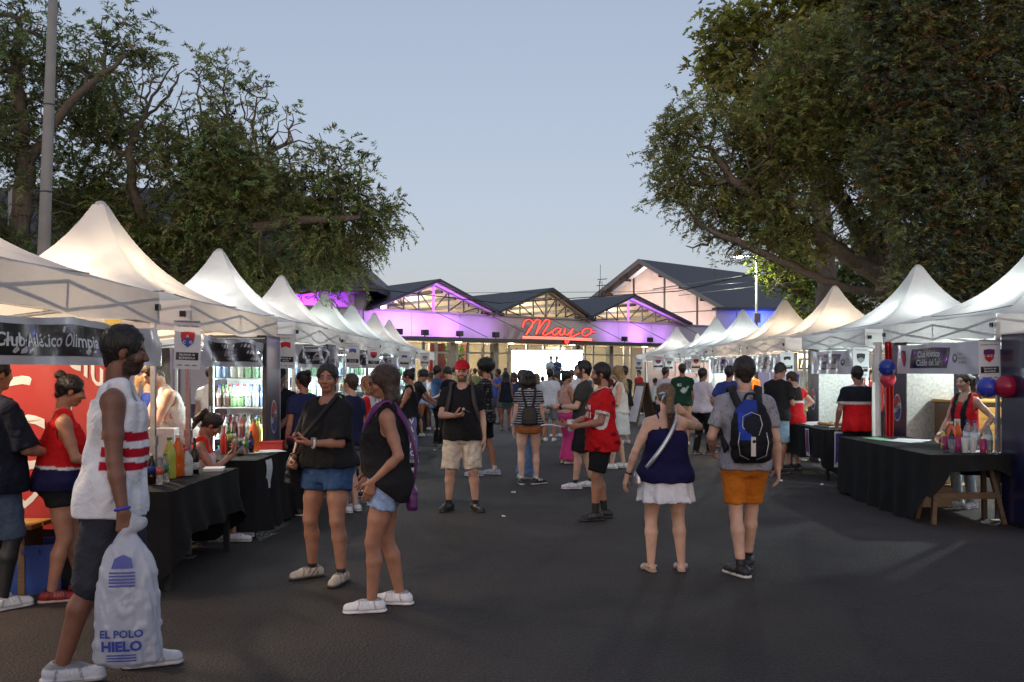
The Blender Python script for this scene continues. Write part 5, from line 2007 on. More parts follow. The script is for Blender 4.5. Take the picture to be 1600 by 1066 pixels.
for i, y in enumerate(LY):
    if i == 0:
        tent0.location = (XLP, y, 0)
        tent0['label'] = lwords[0]
        tent0['group'] = 'peaked market tents'
    else:
        copy_tree(tent0, (XLP + 0.02 * (-1) ** i, y, 0), R(0.6 * math.sin(i * 3) + 90 * i), lwords[i], 'peaked market tents')
for i, y in enumerate(RY):
    copy_tree(tent0, (XRP + (0.05 if i % 2 else 0), y, 0), R(0.7 * math.sin(i * 2 + 1) + 90 * (i % 3)), rwords[i], 'peaked market tents')
copy_tree(tent0, (8.9, 43.0, 0), R(3), 'white tent peak showing behind the far right tents', 'peaked market tents')

WARM, COOL, NEUT = (1.0, 0.77, 0.52), (0.88, 1.0, 0.96), (0.98, 0.96, 0.88)


def hang_lamp(label, x, y, z, power, col, n=1):
    t = thing('hanging_lamp', label, 'lamp', (x, y, 0), 0, 'lamps hanging inside the tents')
    MB().tube([(0, 0, ZPK - 0.25), (0, 0, z + 0.09)], 0.005, 4).build('cord', 'black_plastic', t)
    MB().lathe([(0.018, z + 0.05), (0.022, z + 0.06), (0.018, z + 0.11)], 8).build('socket', 'black_plastic', t)
    e = emis('bulb_glow', col, 22)
    MB().lathe([(0.012, z + 0.05), (0.03, z + 0.02), (0.034, z - 0.01), (0.022, z - 0.045), (0.003, z - 0.055)], 10).build('bulb', e, t, True)
    point_light('bulb_light', (0, 0, z - 0.08), power, col, t, 0.05)


sides = ['second', 'third', 'fourth', 'fifth', 'sixth', 'seventh', 'eighth']
for i, y in enumerate(LY):
    col = [WARM, WARM, NEUT, NEUT, COOL, COOL, NEUT, NEUT][i]
    pw = [150, 200, 190, 150, 170, 150, 130, 120][i]
    hang_lamp('bare bulb hanging in the ' + (['nearest'] + sides)[i] + ' tent of the left row', XLP - 0.1, y, 2.30, pw, col)
for i, y in enumerate(RY):
    col = [COOL, COOL, WARM, WARM, COOL, COOL, NEUT][i]
    pw = [190, 130, 190, 170, 180, 170, 130][i]
    hang_lamp('bare bulb hanging in the ' + (['nearest'] + sides)[i] + ' tent of the right row', XRP - 0.1, y, 2.30, pw, col)


# ------------------------------------------------------------------ banners and hanging signs
def shield_poly(w, h, k=9):
    pts = [(-w / 2, h / 2), (0, h / 2 * 1.12), (w / 2, h / 2)]
    for i in range(k + 1):
        t = i / k
        pts.append((w / 2 * math.cos(t * PI / 2) ** 0.8, h / 2 * 0.25 - t ** 1.3 * h * 0.62))
    for i in range(k, -1, -1):
        t = i / k
        pts.append((-w / 2 * math.cos(t * PI / 2) ** 0.8, h / 2 * 0.25 - t ** 1.3 * h * 0.62))
    out = []
    for p in pts:
        if not out or (abs(out[-1][0] - p[0]) + abs(out[-1][1] - p[1])) > 1e-5:
            out.append(p)
    return out


def flat_poly(mb, poly, place, u, v, lift, col=None):
    """flat printed shape, triangulated as a fan from its centre so that it follows the sheet"""
    vs = [place(u, v, lift)] + [place(u + a, v + b, lift) for a, b in poly]
    n = len(poly)
    mb.add(vs, [(0, 1 + i, 1 + (i + 1) % n) for i in range(n)], col)


def rect_on(mb, place, u0, u1, v0, v1, lift, n=14, col=None, skew=0.0):
    mb.grid(lambda a, b: place(u0 + (u1 - u0) * a + skew * (b - 0.5), v0 + (v1 - v0) * b, lift), n, 3, col)


def circle(r, n=18):
    return [(r * math.cos(2 * PI * i / n), r * math.sin(2 * PI * i / n)) for i in range(n)]


def club_banner(side, y0, y1, lines, label, z0=1.68, z1=1.985, emblem=None, seed=0, logo=True, panel=(0.08, 0.66), amp=1.0, grp='club banners under the tent eaves'):
    xs = XLP + HT + 0.035 if side < 0 else XRP - HT - 0.035
    yc, zc = (y0 + y1) / 2, (z0 + z1) / 2
    hw, hh = (y1 - y0) / 2, (z1 - z0) / 2
    r_ = random.Random(seed)
    ph = [r_.uniform(0, 6) for _ in range(5)]

    def place(u, v, lift=0.0):
        w = amp * (0.016 * math.sin(3.1 * u + ph[0]) + 0.012 * math.sin(7.3 * u + 5 * v + ph[1]) + 0.007 * math.sin(15 * u - 9 * v + ph[2]) + 0.010 * math.sin(9 * u + 16 * v + ph[3]))
        t = (v / hh + 1) / 2
        sag = 0.028 * amp * abs(math.sin((u / hw + 1) * PI)) * t
        if side < 0:
            return (xs + w + lift, yc + u, zc + v - sag)
        return (xs - w - lift, yc - u, zc + v - sag)
    t = thing('club_banner', label, 'banner', (0, 0, 0), 0, grp)
    m = MB()
    m.grid(lambda a, b: place((a * 2 - 1) * hw, (b * 2 - 1) * hh), 60, 10)
    m.build('sheet', 'banner', t, True)
    pa, pb = -hw + panel[0] * 2 * hw, -hw + panel[1] * 2 * hw
    m = MB()
    rect_on(m, place, pa, pb, -hh * 0.62, hh * 0.70, 0.003, 24, None, 0.05)
    m.build('printed_panel', 'ink', t, True)
    m = MB()
    n = len(lines)
    for i, s in enumerate(lines):
        hcap = hh * (0.56 if n == 1 else 0.42)
        vv = hh * 0.05 if n == 1 else hh * (0.33 - 0.57 * i)
        text_on(m, s, place, (pa + pb) / 2, vv, hcap, (pb - pa) * 0.9, 0.018, lift=0.006)
    m.build('lettering', 'white_ink', t)
    if emblem:
        m = MB()
        u = -hw + panel[0] * hw
        flat_poly(m, shield_poly(0.15, 0.22), place, u, 0.0, 0.003)
        eo = m.build('emblem', emblem[0], t)
        m = MB()
        flat_poly(m, shield_poly(0.10, 0.15), place, u, 0.0, 0.006)
        m.build('emblem_field', emblem[1], eo)
    if logo:
        u = pb + 0.12
        m = MB()
        flat_poly(m, circle(0.055, 16), place, u, 0.0, 0.003)
        lo = m.build('logo', 'ink', t)
        m = MB()
        flat_poly(m, circle(0.028, 12), place, u + 0.006, 0.008, 0.006)
        m.build('logo_centre', 'banner', lo)
        m = MB()
        for i, s in enumerate(('FIESTA', 'NACIONAL', 'DEL MATE')):
            text_on(m, s, place, u + 0.075, 0.05 - 0.05 * i, 0.032, 0.3, 0.01, align='LEFT', lift=0.004)
        m.build('logo_lettering', 'grey_ink', lo)
    return t


def hang_sign(px0, px1, py0, py1, d, head, food, label, emblem, letters=None, tilt=2.0, seed=0):
    """paper sign hung from a tent leg, facing down the street towards the viewer"""
    a, b = P(px0, py1, d), P(px1, py0, d)
    w, h = b.x - a.x, b.z - a.z
    cx, cz = (a.x + b.x) / 2, (a.z + b.z) / 2
    tl = R(tilt)

    def place(u, v, lift=0.0):
        bend = 0.010 * math.sin(u / w * 3 + seed) + 0.008 * math.sin(v / h * 4 + seed)
        return (cx + u * math.cos(tl) + v * math.sin(tl) * 0.3, d + bend - lift, cz + v - u * math.sin(tl))
    t = thing('menu_sign', label, 'sign', (0, 0, 0), 0, 'paper signs hung from the tent legs')
    m = MB()
    m.grid(lambda p, q: place((p - 0.5) * w, (q - 0.5) * h), 6, 10)
    m.build('sheet', 'paper', t, True)
    m = MB()
    text_on(m, head, place, 0, h * 0.40, h * 0.035, w * 0.8, 0.01, lift=0.003)
    m.build('heading', 'ink', t)
    ec, ef = emblem
    m = MB()
    flat_poly(m, shield_poly(w * 0.52, h * 0.30), place, 0, h * 0.12, 0.003)
    eo = m.build('emblem', ec, t)
    m = MB()
    flat_poly(m, [(-w * 0.24, -h * 0.02), (0, h * 0.035), (w * 0.24, -h * 0.02), (w * 0.20, -h * 0.075), (0, -h * 0.165), (-w * 0.20, -h * 0.075)], place, 0, h * 0.12, 0.006)
    m.build('emblem_field', ef, eo)
    if letters:
        m = MB()
        for i, (ch, uu, vv) in enumerate(letters):
            text_on(m, ch, place, uu * w, h * 0.12 + vv * h, h * 0.06, None, 0.02, lift=0.009)
        m.build('emblem_letters', 'white_ink', eo)
    m = MB()
    rect_on(m, place, -w * 0.42, w * 0.42, -h * 0.31, -h * 0.15, 0.003, 6)
    po = m.build('printed_panel', 'ink', t)
    m = MB()
    for i, s in enumerate(food):
        text_on(m, s, place, 0, -h * 0.195 - h * 0.07 * i, h * 0.045, w * 0.76, 0.015, lift=0.006)
    m.build('lettering', 'white_ink', po)
    m = MB()
    for i in range(3):
        rect_on(m, place, -w * 0.36 + i * w * 0.27, -w * 0.18 + i * w * 0.27, -h * 0.43, -h * 0.405, 0.003, 2)
    m.build('small_print', 'grey_ink', t)
    MB().tube([(cx - w * 0.5, d - 0.002, cz + h * 0.5 + 0.003), (cx + w * 0.5, d - 0.002, cz + h * 0.5 - 0.003)], 0.006, 5).build('hanger', 'metal', t)
    return t


M['purple_ink'] = simple('purple_ink', (0.12, 0.02, 0.12), rough=0.4)
club_banner(-1, 4.25, 7.05, ['Club Atlético Olimpia'], 'glossy banner lettered Club Atlético Olimpia at the left edge', panel=(0.06, 0.74), seed=1, amp=1.3)
club_banner(-1, 7.9, 10.7, ['Unidos Club'], 'crumpled glossy grey banner lettered Unidos Club', panel=(0.08, 0.62), seed=2, amp=1.6)
club_banner(-1, 11.55, 14.35, ['Club Social'], 'shiny crumpled banner third along the left row', panel=(0.05, 0.6), seed=3, amp=1.8)
club_banner(-1, 15.2, 18.0, ['Club Atlético'], 'small shiny banner fourth along the left row', panel=(0.06, 0.6), seed=4, amp=1.8)
club_banner(-1, 18.9, 21.6, ['Club Social'], 'small banner fifth along the left row', panel=(0.06, 0.6), seed=5, amp=1.6)
club_banner(-1, 22.5, 25.3, ['Club'], 'tiny banner sixth along the left row', panel=(0.06, 0.6), seed=6, amp=1.6)
club_banner(1, 9.95, 12.15, ['Club Atlético', 'Ciclón del Sur'], 'white banner lettered Club Atlético Ciclón del Sur', z0=1.60, z1=1.985, emblem=('purple_ink', 'red_ink'), panel=(0.20, 0.66), seed=7, amp=0.5)
club_banner(1, 13.6, 15.7, ['Club Atlético', 'Torito de Chiclana'], 'white banner lettered Club Atlético Torito de Chiclana', z0=1.58, z1=1.975, emblem=('grey_ink', 'ink'), panel=(0.20, 0.70), seed=8, amp=0.8)
club_banner(1, 17.2, 20.0, ['Club Atlético Jardín'], 'white banner with dark lettered panel in the warm lit right stall', z0=1.60, z1=1.975, emblem=('grey_ink', 'red_ink'), panel=(0.20, 0.72), seed=9, amp=0.6)
club_banner(1, 20.8, 23.6, ['Club', 'Unión'], 'wrinkled white banner fourth along the right row', z0=1.56, z1=1.975, panel=(0.2, 0.66), seed=10, amp=1.2)
club_banner(1, 24.7, 27.3, ['Club Belgrano'], 'pale banner with purple emblem fifth along the right row', z0=1.56, z1=1.975, emblem=('purple_ink', 'red_ink'), panel=(0.3, 0.66), seed=11, amp=0.8)

hang_sign(272, 313, 502, 577, 7.06, 'Club Atlético Olimpia', ['Sándwich de', 'BONDIOLA'], 'white sign with red and blue ACO shield reading Sándwich de BONDIOLA', ('red_ink', 'blue_ink'),
          [('A', 0, 0.07), ('C', -0.12, -0.055), ('O', 0.12, -0.055)], seed=1)
hang_sign(431, 461, 523, 576, 10.72, 'Unidos Club', ['Sándwich de', 'VACÍO'], 'white sign with red striped emblem reading Sándwich de VACÍO', ('red_ink', 'paper'), [('U', 0, 0.0)], seed=2)
hang_sign(540, 562, 537, 574, 14.3, 'Club Social y Deportivo', ['Sándwich de', 'MILANESA'], 'small white sign with navy shield on the third left tent', ('blue_ink', 'paper'), [('C S D', 0, 0.0)], seed=3)
hang_sign(574, 594, 543, 575, 16.5, 'Club Atlético', ['Sándwich de', 'LOMO'], 'small white sign with dark red shield on the fourth left tent', ('red_ink', 'purple_ink'), seed=4)
hang_sign(624, 640, 550, 574, 21.5, 'Club', ['HAMBURGUESA'], 'tiny white sign with a blue star shaped emblem on the left row', ('blue_ink', 'paper'), seed=5)
hang_sign(657, 671, 552, 572, 25.2, 'Club', ['CHORIPÁN'], 'tiny white sign with a black emblem on the left row', ('ink', 'grey_ink'), seed=6)
hang_sign(1529, 1564, 532, 595, 9.72, 'Club Atlético Ciclón del Sur', ['Sándwich de', 'MILANESA'], 'white sign with magenta shield reading Sándwich de MILANESA at right', ('purple_ink', 'red_ink'), [('C A C S', 0, 0.0)], tilt=-1.5, seed=7)
hang_sign(1333, 1358, 542, 590, 13.44, 'Torito de Chiclana', ['HAMBURGUESA'], 'glossy white sign with black bull emblem at right', ('ink', 'grey_ink'), tilt=1.0, seed=8)
hang_sign(1220, 1240, 550, 583, 17.1, 'Club Jardín', ['CHORIPÁN'], 'white sign with round black emblem beside the warm lit stall', ('ink', 'paper'), tilt=-2, seed=9)
hang_sign(1080, 1095, 556, 580, 24.6, 'Club', ['EMPANADAS'], 'small white sign with black and gold shield on the right row', ('ink', M['vc_plain'].name and 'red_ink'), tilt=0, seed=10)
hang_sign(1039, 1052, 560, 580, 28.2, 'Club', ['PAPAS'], 'tiny white sign with dark shield far along the right row', ('ink', 'grey_ink'), tilt=1, seed=11)
hang_sign(1020, 1037, 558, 578, 28.3, 'Club', ['LOMO'], 'tiny white pennant sign with red and blue emblem far along the right row', ('red_ink', 'blue_ink'), tilt=-1, seed=12)
hang_sign(992, 1004, 562, 580, 35.0, 'Club', ['LOMO'], 'tiny pale sign on the farthest right tent', ('blue_ink', 'grey_ink'), tilt=1, seed=13)


# ------------------------------------------------------------------ tables with black cloths
def table(label, clabel, x0, x1, y0, y1, z=0.74, hems=(0.12, 0.12, 0.12, 0.12), trestle=False, seed=0):
    """hems: lowest cloth height on the street (-x for right row / +x for left row), far, back, near sides, given as (xmin, ymax, xmax, ymin)"""
    t = thing('trestle_table' if trestle else 'folding_table', label, 'table', ((x0 + x1) / 2, (y0 + y1) / 2, 0), 0, 'stall tables')
    w, l = x1 - x0, y1 - y0
    MB().bevbox((0, 0, z - 0.03), (w - 0.03, l - 0.03, 0.04), 0.008).build('tabletop', 'wood', t)
    if trestle:
        for sy in (-1, 1):
            yy = sy * (l / 2 - 0.25)
            for s in (-1, 1):
                for q in (-1, 1):
                    MB().tube([(s * 0.10 + s * w * 0.2, yy + q * 0.05, z - 0.06), (s * (w * 0.42), yy + q * 0.2, 0)], 0.032, 4).build('leg', 'wood', t)
            MB().box((0, yy, z - 0.09), (w * 0.85, 0.06, 0.07)).build('beam', 'wood', t)
            MB().box((0, yy - 0.14, 0.30), (w * 0.72, 0.03, 0.07)).build('stretcher', 'wood', t)
    else:
        for sx in (-1, 1):
            for sy in (-1, 1):
                MB().box((sx * (w / 2 - 0.07), sy * (l / 2 - 0.12), (z - 0.05) / 2), (0.045, 0.045, z - 0.05)).build('leg', 'darkmetal', t)
    r_ = random.Random(seed)
    m = MB()
    per = []
    n1, n2 = max(10, int(w / 0.035)), max(20, int(l / 0.035))
    for i in range(n2):
        per.append((x0, y0 + l * i / n2, -1, 0, 0))
    for i in range(n1):
        per.append((x0 + w * i / n1, y1, 0, 1, 1))
    for i in range(n2):
        per.append((x1, y1 - l * i / n2, 1, 0, 2))
    for i in range(n1):
        per.append((x1 - w * i / n1, y0, 0, -1, 3))
    n = len(per)
    rows = 9
    ph = [r_.uniform(0, 6) for _ in range(4)]
    zz = z + 0.004
    # smooth hem heights around corners
    hem = np.array([hems[p[4]] for p in per])
    ker = 5
    hs_ = np.array([np.mean([hem[(i + k) % n] for k in range(-ker, ker + 1)]) for i in range(n)])
    nx = np.array([[np.mean([per[(i + k) % n][2] for k in range(-3, 4)]), np.mean([per[(i + k) % n][3] for k in range(-3, 4)])] for i in range(n)])
    for j in range(rows + 1):
        v = j / rows
        for i, (x, y, a, b, sd) in enumerate(per):
            s = i * 0.035
            ho = hs_[i] + 0.025 * math.sin(s * 2.3 + ph[0]) + 0.015 * math.sin(s * 6 + ph[1])
            dz = (zz - max(ho, 0.006)) * v
            f = (0.004 + 0.030 * v * (0.4 + 0.6 * abs(math.sin(s * 1.1 + ph[3])))) * (math.sin(s * 13 + 2.0 * math.sin(s * 2.1 + ph[2]) + v * 1.2) + 0.25 * math.sin(s * 31 + ph[1]) * v) + 0.012 + 0.05 * v * v
            m.v.append((x + nx[i][0] * f, y + nx[i][1] * f, zz - dz - (0.004 if j else 0)))
            m.c.append((0, 0, 0))
    for j in range(rows):
        for i in range(n):
            i2 = (i + 1) % n
            m.f.append((j * n + i, (j + 1) * n + i, (j + 1) * n + i2, j * n + i2))
    m.add([(x0 + w / 2, y0 + l / 2, zz)], [])
    c = len(m.v) - 1
    m.grid(lambda a, b: (x0 + w * a, y0 + l * b, zz + 0.0025 * math.sin(a * 9 + b * 21 + ph[0]) * math.sin(b * 13)), 8, 24)
    co = m.build('tablecloth', 'black_cloth', None, True)
    tag(co, clabel, 'tablecloth', 'black tablecloths')
    return t


table('table under the black cloth nearest at left', 'black cloth over the nearest left table with a pointed hanging corner', -3.35, -2.52, 6.62, 8.25, 0.745, (0.3, 0.10, 0.36, 0.05), seed=1)
table('table under the black cloth holding the red box', 'black cloth with paper notice pinned, over the second left table', -3.35, -2.50, 8.75, 11.6, 0.76, (0.3, 0.2, 0.03, 0.05), seed=2)
table('table under the cloth in the third left stall', 'black cloth over the third left table behind the two women', -3.35, -2.5, 12.2, 15.0, 0.75, (0.3, 0.2, 0.05, 0.05), seed=3)
table('table under the dark green cloth in the fourth left stall', 'dark cloth over the fourth left table', -3.35, -2.45, 15.9, 18.6, 0.75, (0.3, 0.2, 0.05, 0.05), seed=4)
table('table under the dark cloth in the fifth left stall', 'dark cloth over the fifth left table beside the man in the red cap', -3.3, -2.35, 19.6, 22.6, 0.76, (0.3, 0.2, 0.03, 0.03), seed=5)
table('table at the far end of the left row', 'dark cloth over the farthest left table', -3.3, -2.4, 23.4, 26.2, 0.76, (0.3, 0.2, 0.03, 0.03), seed=6)
table('trestle table at right with its wooden legs showing at the near end', 'black cloth reaching the ground along the nearest right table', 4.42, 5.32, 9.5, 12.1, 0.745, (0.02, 0.05, 0.4, 0.60), trestle=True, seed=7)
table('table with hanging menu strips at right', 'black cloth over the second right table with menu strips', 4.62, 5.35, 13.2, 15.2, 0.76, (0.30, 0.3, 0.4, 0.06), seed=8)
table('table before the man in the white tee in the third right stall', 'black cloth over the third right table', 5.0, 5.7, 17.4, 20.0, 0.8, (0.1, 0.2, 0.3, 0.06), seed=9)
table('table in the fourth right stall', 'dark cloth over the fourth right table', 5.0, 5.7, 21.2, 23.6, 0.8, (0.1, 0.2, 0.3, 0.06), seed=10)
table('table near the folding board far along at right', 'dark cloth over the table beside the folding board', 4.3, 5.4, 25.0, 27.6, 0.85, (0.05, 0.2, 0.3, 0.03), seed=11)


# ------------------------------------------------------------------ fridges
M['galv'] = simple('galvanised_sheet', (0.52, 0.54, 0.53), rough=0.42, metal=0.55, var=0.28, scale=26, detail=6)
M['navy'] = simple('navy_panel', (0.012, 0.014, 0.05), rough=0.3, var=0.6, scale=3.5, coat=0.3)
M['fr_led'] = emis('fridge_light', (0.92, 1.0, 0.98), 30)


def disc(mb, c, r, nrm, lift, arc=(0, 2 * PI), zr=None, n=28):
    pass


def bottle_profile(h, r):
    return [(r * 0.9, 0), (r, h * 0.03), (r, h * 0.28), (r * 0.93, h * 0.33), (r, h * 0.4), (r, h * 0.6), (r * 0.75, h * 0.74), (r * 0.36, h * 0.86), (r * 0.34, h * 0.93)]


def make_fridge():
    t = thing('drinks_fridge', 'x', 'fridge')
    w, dp, h = 0.64, 0.60, 1.96
    MB().box((0, dp / 2 - 0.015, h / 2 + 0.04), (w, 0.03, h)).build('back_panel', 'galv', t)
    for s in (-1, 1):
        sp_ = MB().box((s * (w / 2 - 0.012), 0, h / 2 + 0.04), (0.024, dp - 0.062, h)).build('side_panel', 'navy', t)
        # round red, white and blue drinks emblem on each side panel
        X = s * (w / 2 + 0.003)

        def wave(y, r=0.235):
            return 0.05 * math.sin((y / 0.235) * 2.4)
        for nm, mat, fn in (('emblem_ring', 'white_ink', None), ('emblem_red', 'red_ink', 1), ('emblem_blue', 'blue_ink', -1)):
            m = MB()
            R_ = 0.265
            sq = 0.235 / 0.235
            if fn is None:
                pts = [(X, 0.50 * R_ * math.cos(a), 1.12 + 0.72 * R_ * math.sin(a)) for a in np.linspace(0, 2 * PI, 33)[:-1]]
                m.add(pts if s > 0 else pts[::-1], [tuple(range(32))])
                eo = m.build(nm, mat, t)
            else:
                ys = np.linspace(-0.232, 0.232, 19)
                edge = [(y, fn * 0.055 + wave(y)) for y in ys]
                rim = [(y, fn * math.sqrt(max(0.0, 0.235 ** 2 - y * y))) for y in ys]
                vs = [(X + s * 0.002, 0.50 * a, 1.12 + 0.72 * (b if abs(b) < 9 else 0)) for a, b in edge] + [(X + s * 0.002, 0.50 * a, 1.12 + 0.72 * (max(b, fn * 0.055 + wave(a)) if fn > 0 else min(b, fn * 0.055 + wave(a)))) for a, b in rim]
                k = len(ys)
                m.add(vs, [(i, i + 1, k + i + 1, k + i) for i in range(k - 1)])
                m.build(nm, mat, eo)
        m = MB()
        text_on(m, 'PEPSI', lambda u, v, l: (X + s * l, s * u, 1.12 + v), 0, 0.0, 0.06, 0.20, 0.02, lift=0.005)
        m.build('emblem_lettering', 'ink', eo)
    MB().box((0, 0, h + 0.055), (w, dp, 0.03)).build('top_panel', 'darkmetal', t)
    MB().box((0, 0, 0.07), (w - 0.02, dp - 0.02, 0.14)).build('plinth', 'darkmetal', t)
    MB().box((0, dp / 2 - 0.04, h / 2 + 0.1), (w - 0.06, 0.012, h - 0.2)).build('liner', 'fridge_white', t)
    cols_ = [(0.10, 0.06, 0.05), (0.25, 0.48, 0.20), (0.6, 0.66, 0.66), (0.2, 0.28, 0.5), (0.7, 0.75, 0.74), (0.2, 0.4, 0.25), (0.65, 0.7, 0.7), (0.4, 0.1, 0.1), (0.7, 0.7, 0.72)]
    r_ = random.Random(4)
    for i, z in enumerate((0.20, 0.56, 0.90, 1.24, 1.56)):
        so = MB().box((0, 0.0, z - 0.012), (w - 0.06, dp - 0.14, 0.014)).build('shelf', 'fridge_white', t)
        m = MB()
        hb_ = 0.25
        for row in range(2):
            for k in range(7):
                c = cols_[(i * 3 + k // 2 + row) % len(cols_)]
                x = -w / 2 + 0.075 + k * (w - 0.15) / 6
                y = -0.16 + row * 0.13
                m.lathe([(0.034, 0), (0.036, 0.02), (0.036, 0.10), (0.033, 0.12), (0.036, 0.15), (0.014, 0.21), (0.014, 0.225)], 8, (x, y, z), c)
                m.lathe([(0.0365, 0.10), (0.0365, 0.15)], 8, (x, y, z), tuple(min(1, q * 1.5 + 0.15) for q in c))
                m.lathe([(0.016, 0.225), (0.016, 0.245)], 8, (x, y, z), r_.choice([(0.5, 0.02, 0.02), (0.6, 0.6, 0.6), (0.03, 0.2, 0.05), (0.02, 0.04, 0.3)]))
        br = m.build('bottle_row', 'vc_gloss', t, True, vcol=True)
        br['kind'] = 'stuff'
    for zz in (0.7, 1.45):
        point_light('fridge_lamp', (0, -dp / 2 + 0.1, zz), 20, (0.93, 1.0, 0.98), t, 0.05)
    for s in (-1, 1):
        MB().box((s * (w / 2 - 0.035), -dp / 2 + 0.06, h / 2 + 0.1), (0.018, 0.02, h - 0.25)).build('light_strip', 'fr_led', t)
    MB().box((0, -dp / 2 + 0.09, h - 0.02), (w - 0.1, 0.06, 0.02)).build('light_strip', 'fr_led', t)
    do = MB().box((0, -dp / 2 + 0.02, h / 2 + 0.09), (w - 0.09, 0.008, h - 0.22)).build('door_glass', 'glass', t)
    for (c, s_) in (((-w / 2 + 0.024, -dp / 2 + 0.02, h / 2 + 0.09), (0.045, 0.03, h - 0.12)), ((w / 2 - 0.024, -dp / 2 + 0.02, h / 2 + 0.09), (0.045, 0.03, h - 0.12)),
                    ((0, -dp / 2 + 0.02, 0.16), (w - 0.1, 0.03, 0.05)), ((0, -dp / 2 + 0.02, h + 0.01), (w - 0.1, 0.03, 0.05))):
        MB().box(c, s_).build('door_frame', 'darkmetal', do)
    MB().tube([(-w / 2 + 0.03, -dp / 2 - 0.02, 0.9), (-w / 2 + 0.03, -dp / 2 - 0.02, 1.25)], 0.012, 6).build('handle', 'alu', do)
    return t


fr0 = make_fridge()
fr0.location = (-3.02, 10.15, 0)
fr0['label'] = 'brightly lit glass door drinks fridge with dark side panel in the second left stall'
fr0['group'] = 'drinks fridges'
for x, y, rz, lb in ((-3.05, 13.6, 0, 'lit drinks fridge glowing behind the third left table'), (-3.75, 13.7, 0, 'second lit fridge standing beside the one in the third left stall'), (-3.1, 17.6, 0, 'lit drinks fridge in the fourth left stall'), (-3.15, 21.2, 0, 'lit drinks fridge in the fifth left stall'),
                     (-3.2, 24.8, 0, 'small lit fridge far along the left row'), (5.72, 12.55, 180, 'fridge seen from its galvanised back beside the red curtain'),
                     (5.75, 16.15, 180, 'pale fridge back with round emblem on its dark side in the second right stall'), (5.58, 9.35, 90, 'navy fridge with round emblem cut off by the right edge'),
                     (6.6, 20.0, 180, 'fridge back behind the third right stall'), (6.4, 27.4, 180, 'fridge back far along the right row')):
    c = copy_tree(fr0, (x, y, 0), R(rz), lb, 'drinks fridges')
    if rz == 90:
        for k in c.children:
            if k.name.startswith('back_panel'):
                k.data = k.data.copy()
                k.data.materials[0] = M['navy']


# ------------------------------------------------------------------ bottles, cups and goods on the tables
def liquid(name, col, tr=0.35, rough=0.12):
    m, nt, b = nmat(name)
    b.inputs['Base Color'].default_value = (*col, 1)
    b.inputs['Roughness'].default_value = rough
    b.inputs['Transmission Weight'].default_value = tr
    b.inputs['IOR'].default_value = 1.33
    b.inputs['Coat Weight'].default_value = 0.4
    return m


LQ = {'orange': liquid('orange_soda', (0.85, 0.16, 0.02), 0.25), 'lime': liquid('lime_soda', (0.62, 0.66, 0.10), 0.3), 'cola': liquid('cola', (0.02, 0.006, 0.004), 0.1), 'clear': liquid('clear_plastic', (0.85, 0.88, 0.9), 0.85),
      'green': liquid('green_glass', (0.03, 0.10, 0.02), 0.3), 'red': liquid('red_aperitif', (0.55, 0.04, 0.03), 0.4), 'dark': liquid('dark_glass', (0.008, 0.012, 0.008), 0.1), 'white': liquid('milky_plastic', (0.75, 0.75, 0.72), 0.3),
      'magenta': liquid('magenta_plastic', (0.45, 0.03, 0.16), 0.3)}


def bottle(label, x, y, z, h, r, liq, cap=(0.6, 0.6, 0.6), lab=None, slim=False, labz=(0.35, 0.6), kind='bottle'):
    t = thing(kind, label, kind, (x, y, z), 0, 'drinks on the stall tables')
    if slim:
        pr = [(r * 0.92, 0), (r, h * 0.02), (r, h * 0.56), (r * 0.8, h * 0.64), (r * 0.36, h * 0.72), (r * 0.34, h * 0.95)]
    else:
        pr = bottle_profile(h, r)
    MB().lathe(pr, 16).build('body', LQ[liq], t, True)
    m = MB()
    m.lathe([(r * 0.40, pr[-1][1]), (r * 0.40, h)], 12)
    co = m.build('cap', 'vc_plain', t)
    co.data.color_attributes.new('Col', 'FLOAT_COLOR', 'POINT').data.foreach_set('color', list((*cap, 1)) * len(co.data.vertices))
    if lab:
        m = MB()
        m.lathe([(r * 1.015, h * labz[0]), (r * 1.015, h * labz[1])], 16)
        lo = m.build('label', 'vc_plain', t, True)
        lo.data.color_attributes.new('Col', 'FLOAT_COLOR', 'POINT').data.foreach_set('color', list((*lab, 1)) * len(lo.data.vertices))
    return t


def onT(px, py_, z):
    """point on a horizontal plane at height z seen at the pixel"""
    d = (EYE - z) * FPX / (py_ - PYH)
    return (px - PX0) * d / FPX, d


def tb(label, px, z, y, h, r, liq, **kw):
    x = (px - PX0) * y / FPX
    bottle(label, x, y, z, h, r, liq, **kw)


zt = 0.753
tb('cola bottle with blue label, leftmost on the nearest left table', 237, zt, 7.05, 0.24, 0.034, 'cola', cap=(0.5, 0.5, 0.5), lab=(0.02, 0.04, 0.25))
tb('small clear bottle with red print between the cola and the lime bottle', 250, zt, 7.0, 0.23, 0.03, 'clear', cap=(0.5, 0.5, 0.5), lab=(0.5, 0.1, 0.08))
tb('small clear bottle with green label and cap', 258, zt, 7.15, 0.23, 0.03, 'clear', cap=(0.03, 0.25, 0.06), lab=(0.03, 0.22, 0.06))
tb('large pale lime bottle with a green cap', 265, zt, 7.4, 0.34, 0.052, 'lime', cap=(0.06, 0.25, 0.05))
tb('large orange soda bottle nearest the tent leg', 278, zt, 7.55, 0.35, 0.054, 'orange', cap=(0.6, 0.6, 0.6))
tb('tall dark wine bottle with white label', 304, zt, 7.75, 0.31, 0.036, 'dark', cap=(0.02, 0.02, 0.02), lab=(0.5, 0.5, 0.5), slim=True, labz=(0.12, 0.32))
bottle('milky plastic tub with a magenta lid', (291 - 800) * 7.62 / 1400, 7.62, zt, 0.23, 0.056, 'white', cap=(0.5, 0.03, 0.2), kind='tub')
zt = 0.768
tb('red aperitif bottle on the second left table', 350, zt, 9.4, 0.30, 0.037, 'red', cap=(0.5, 0.3, 0.25), slim=True)
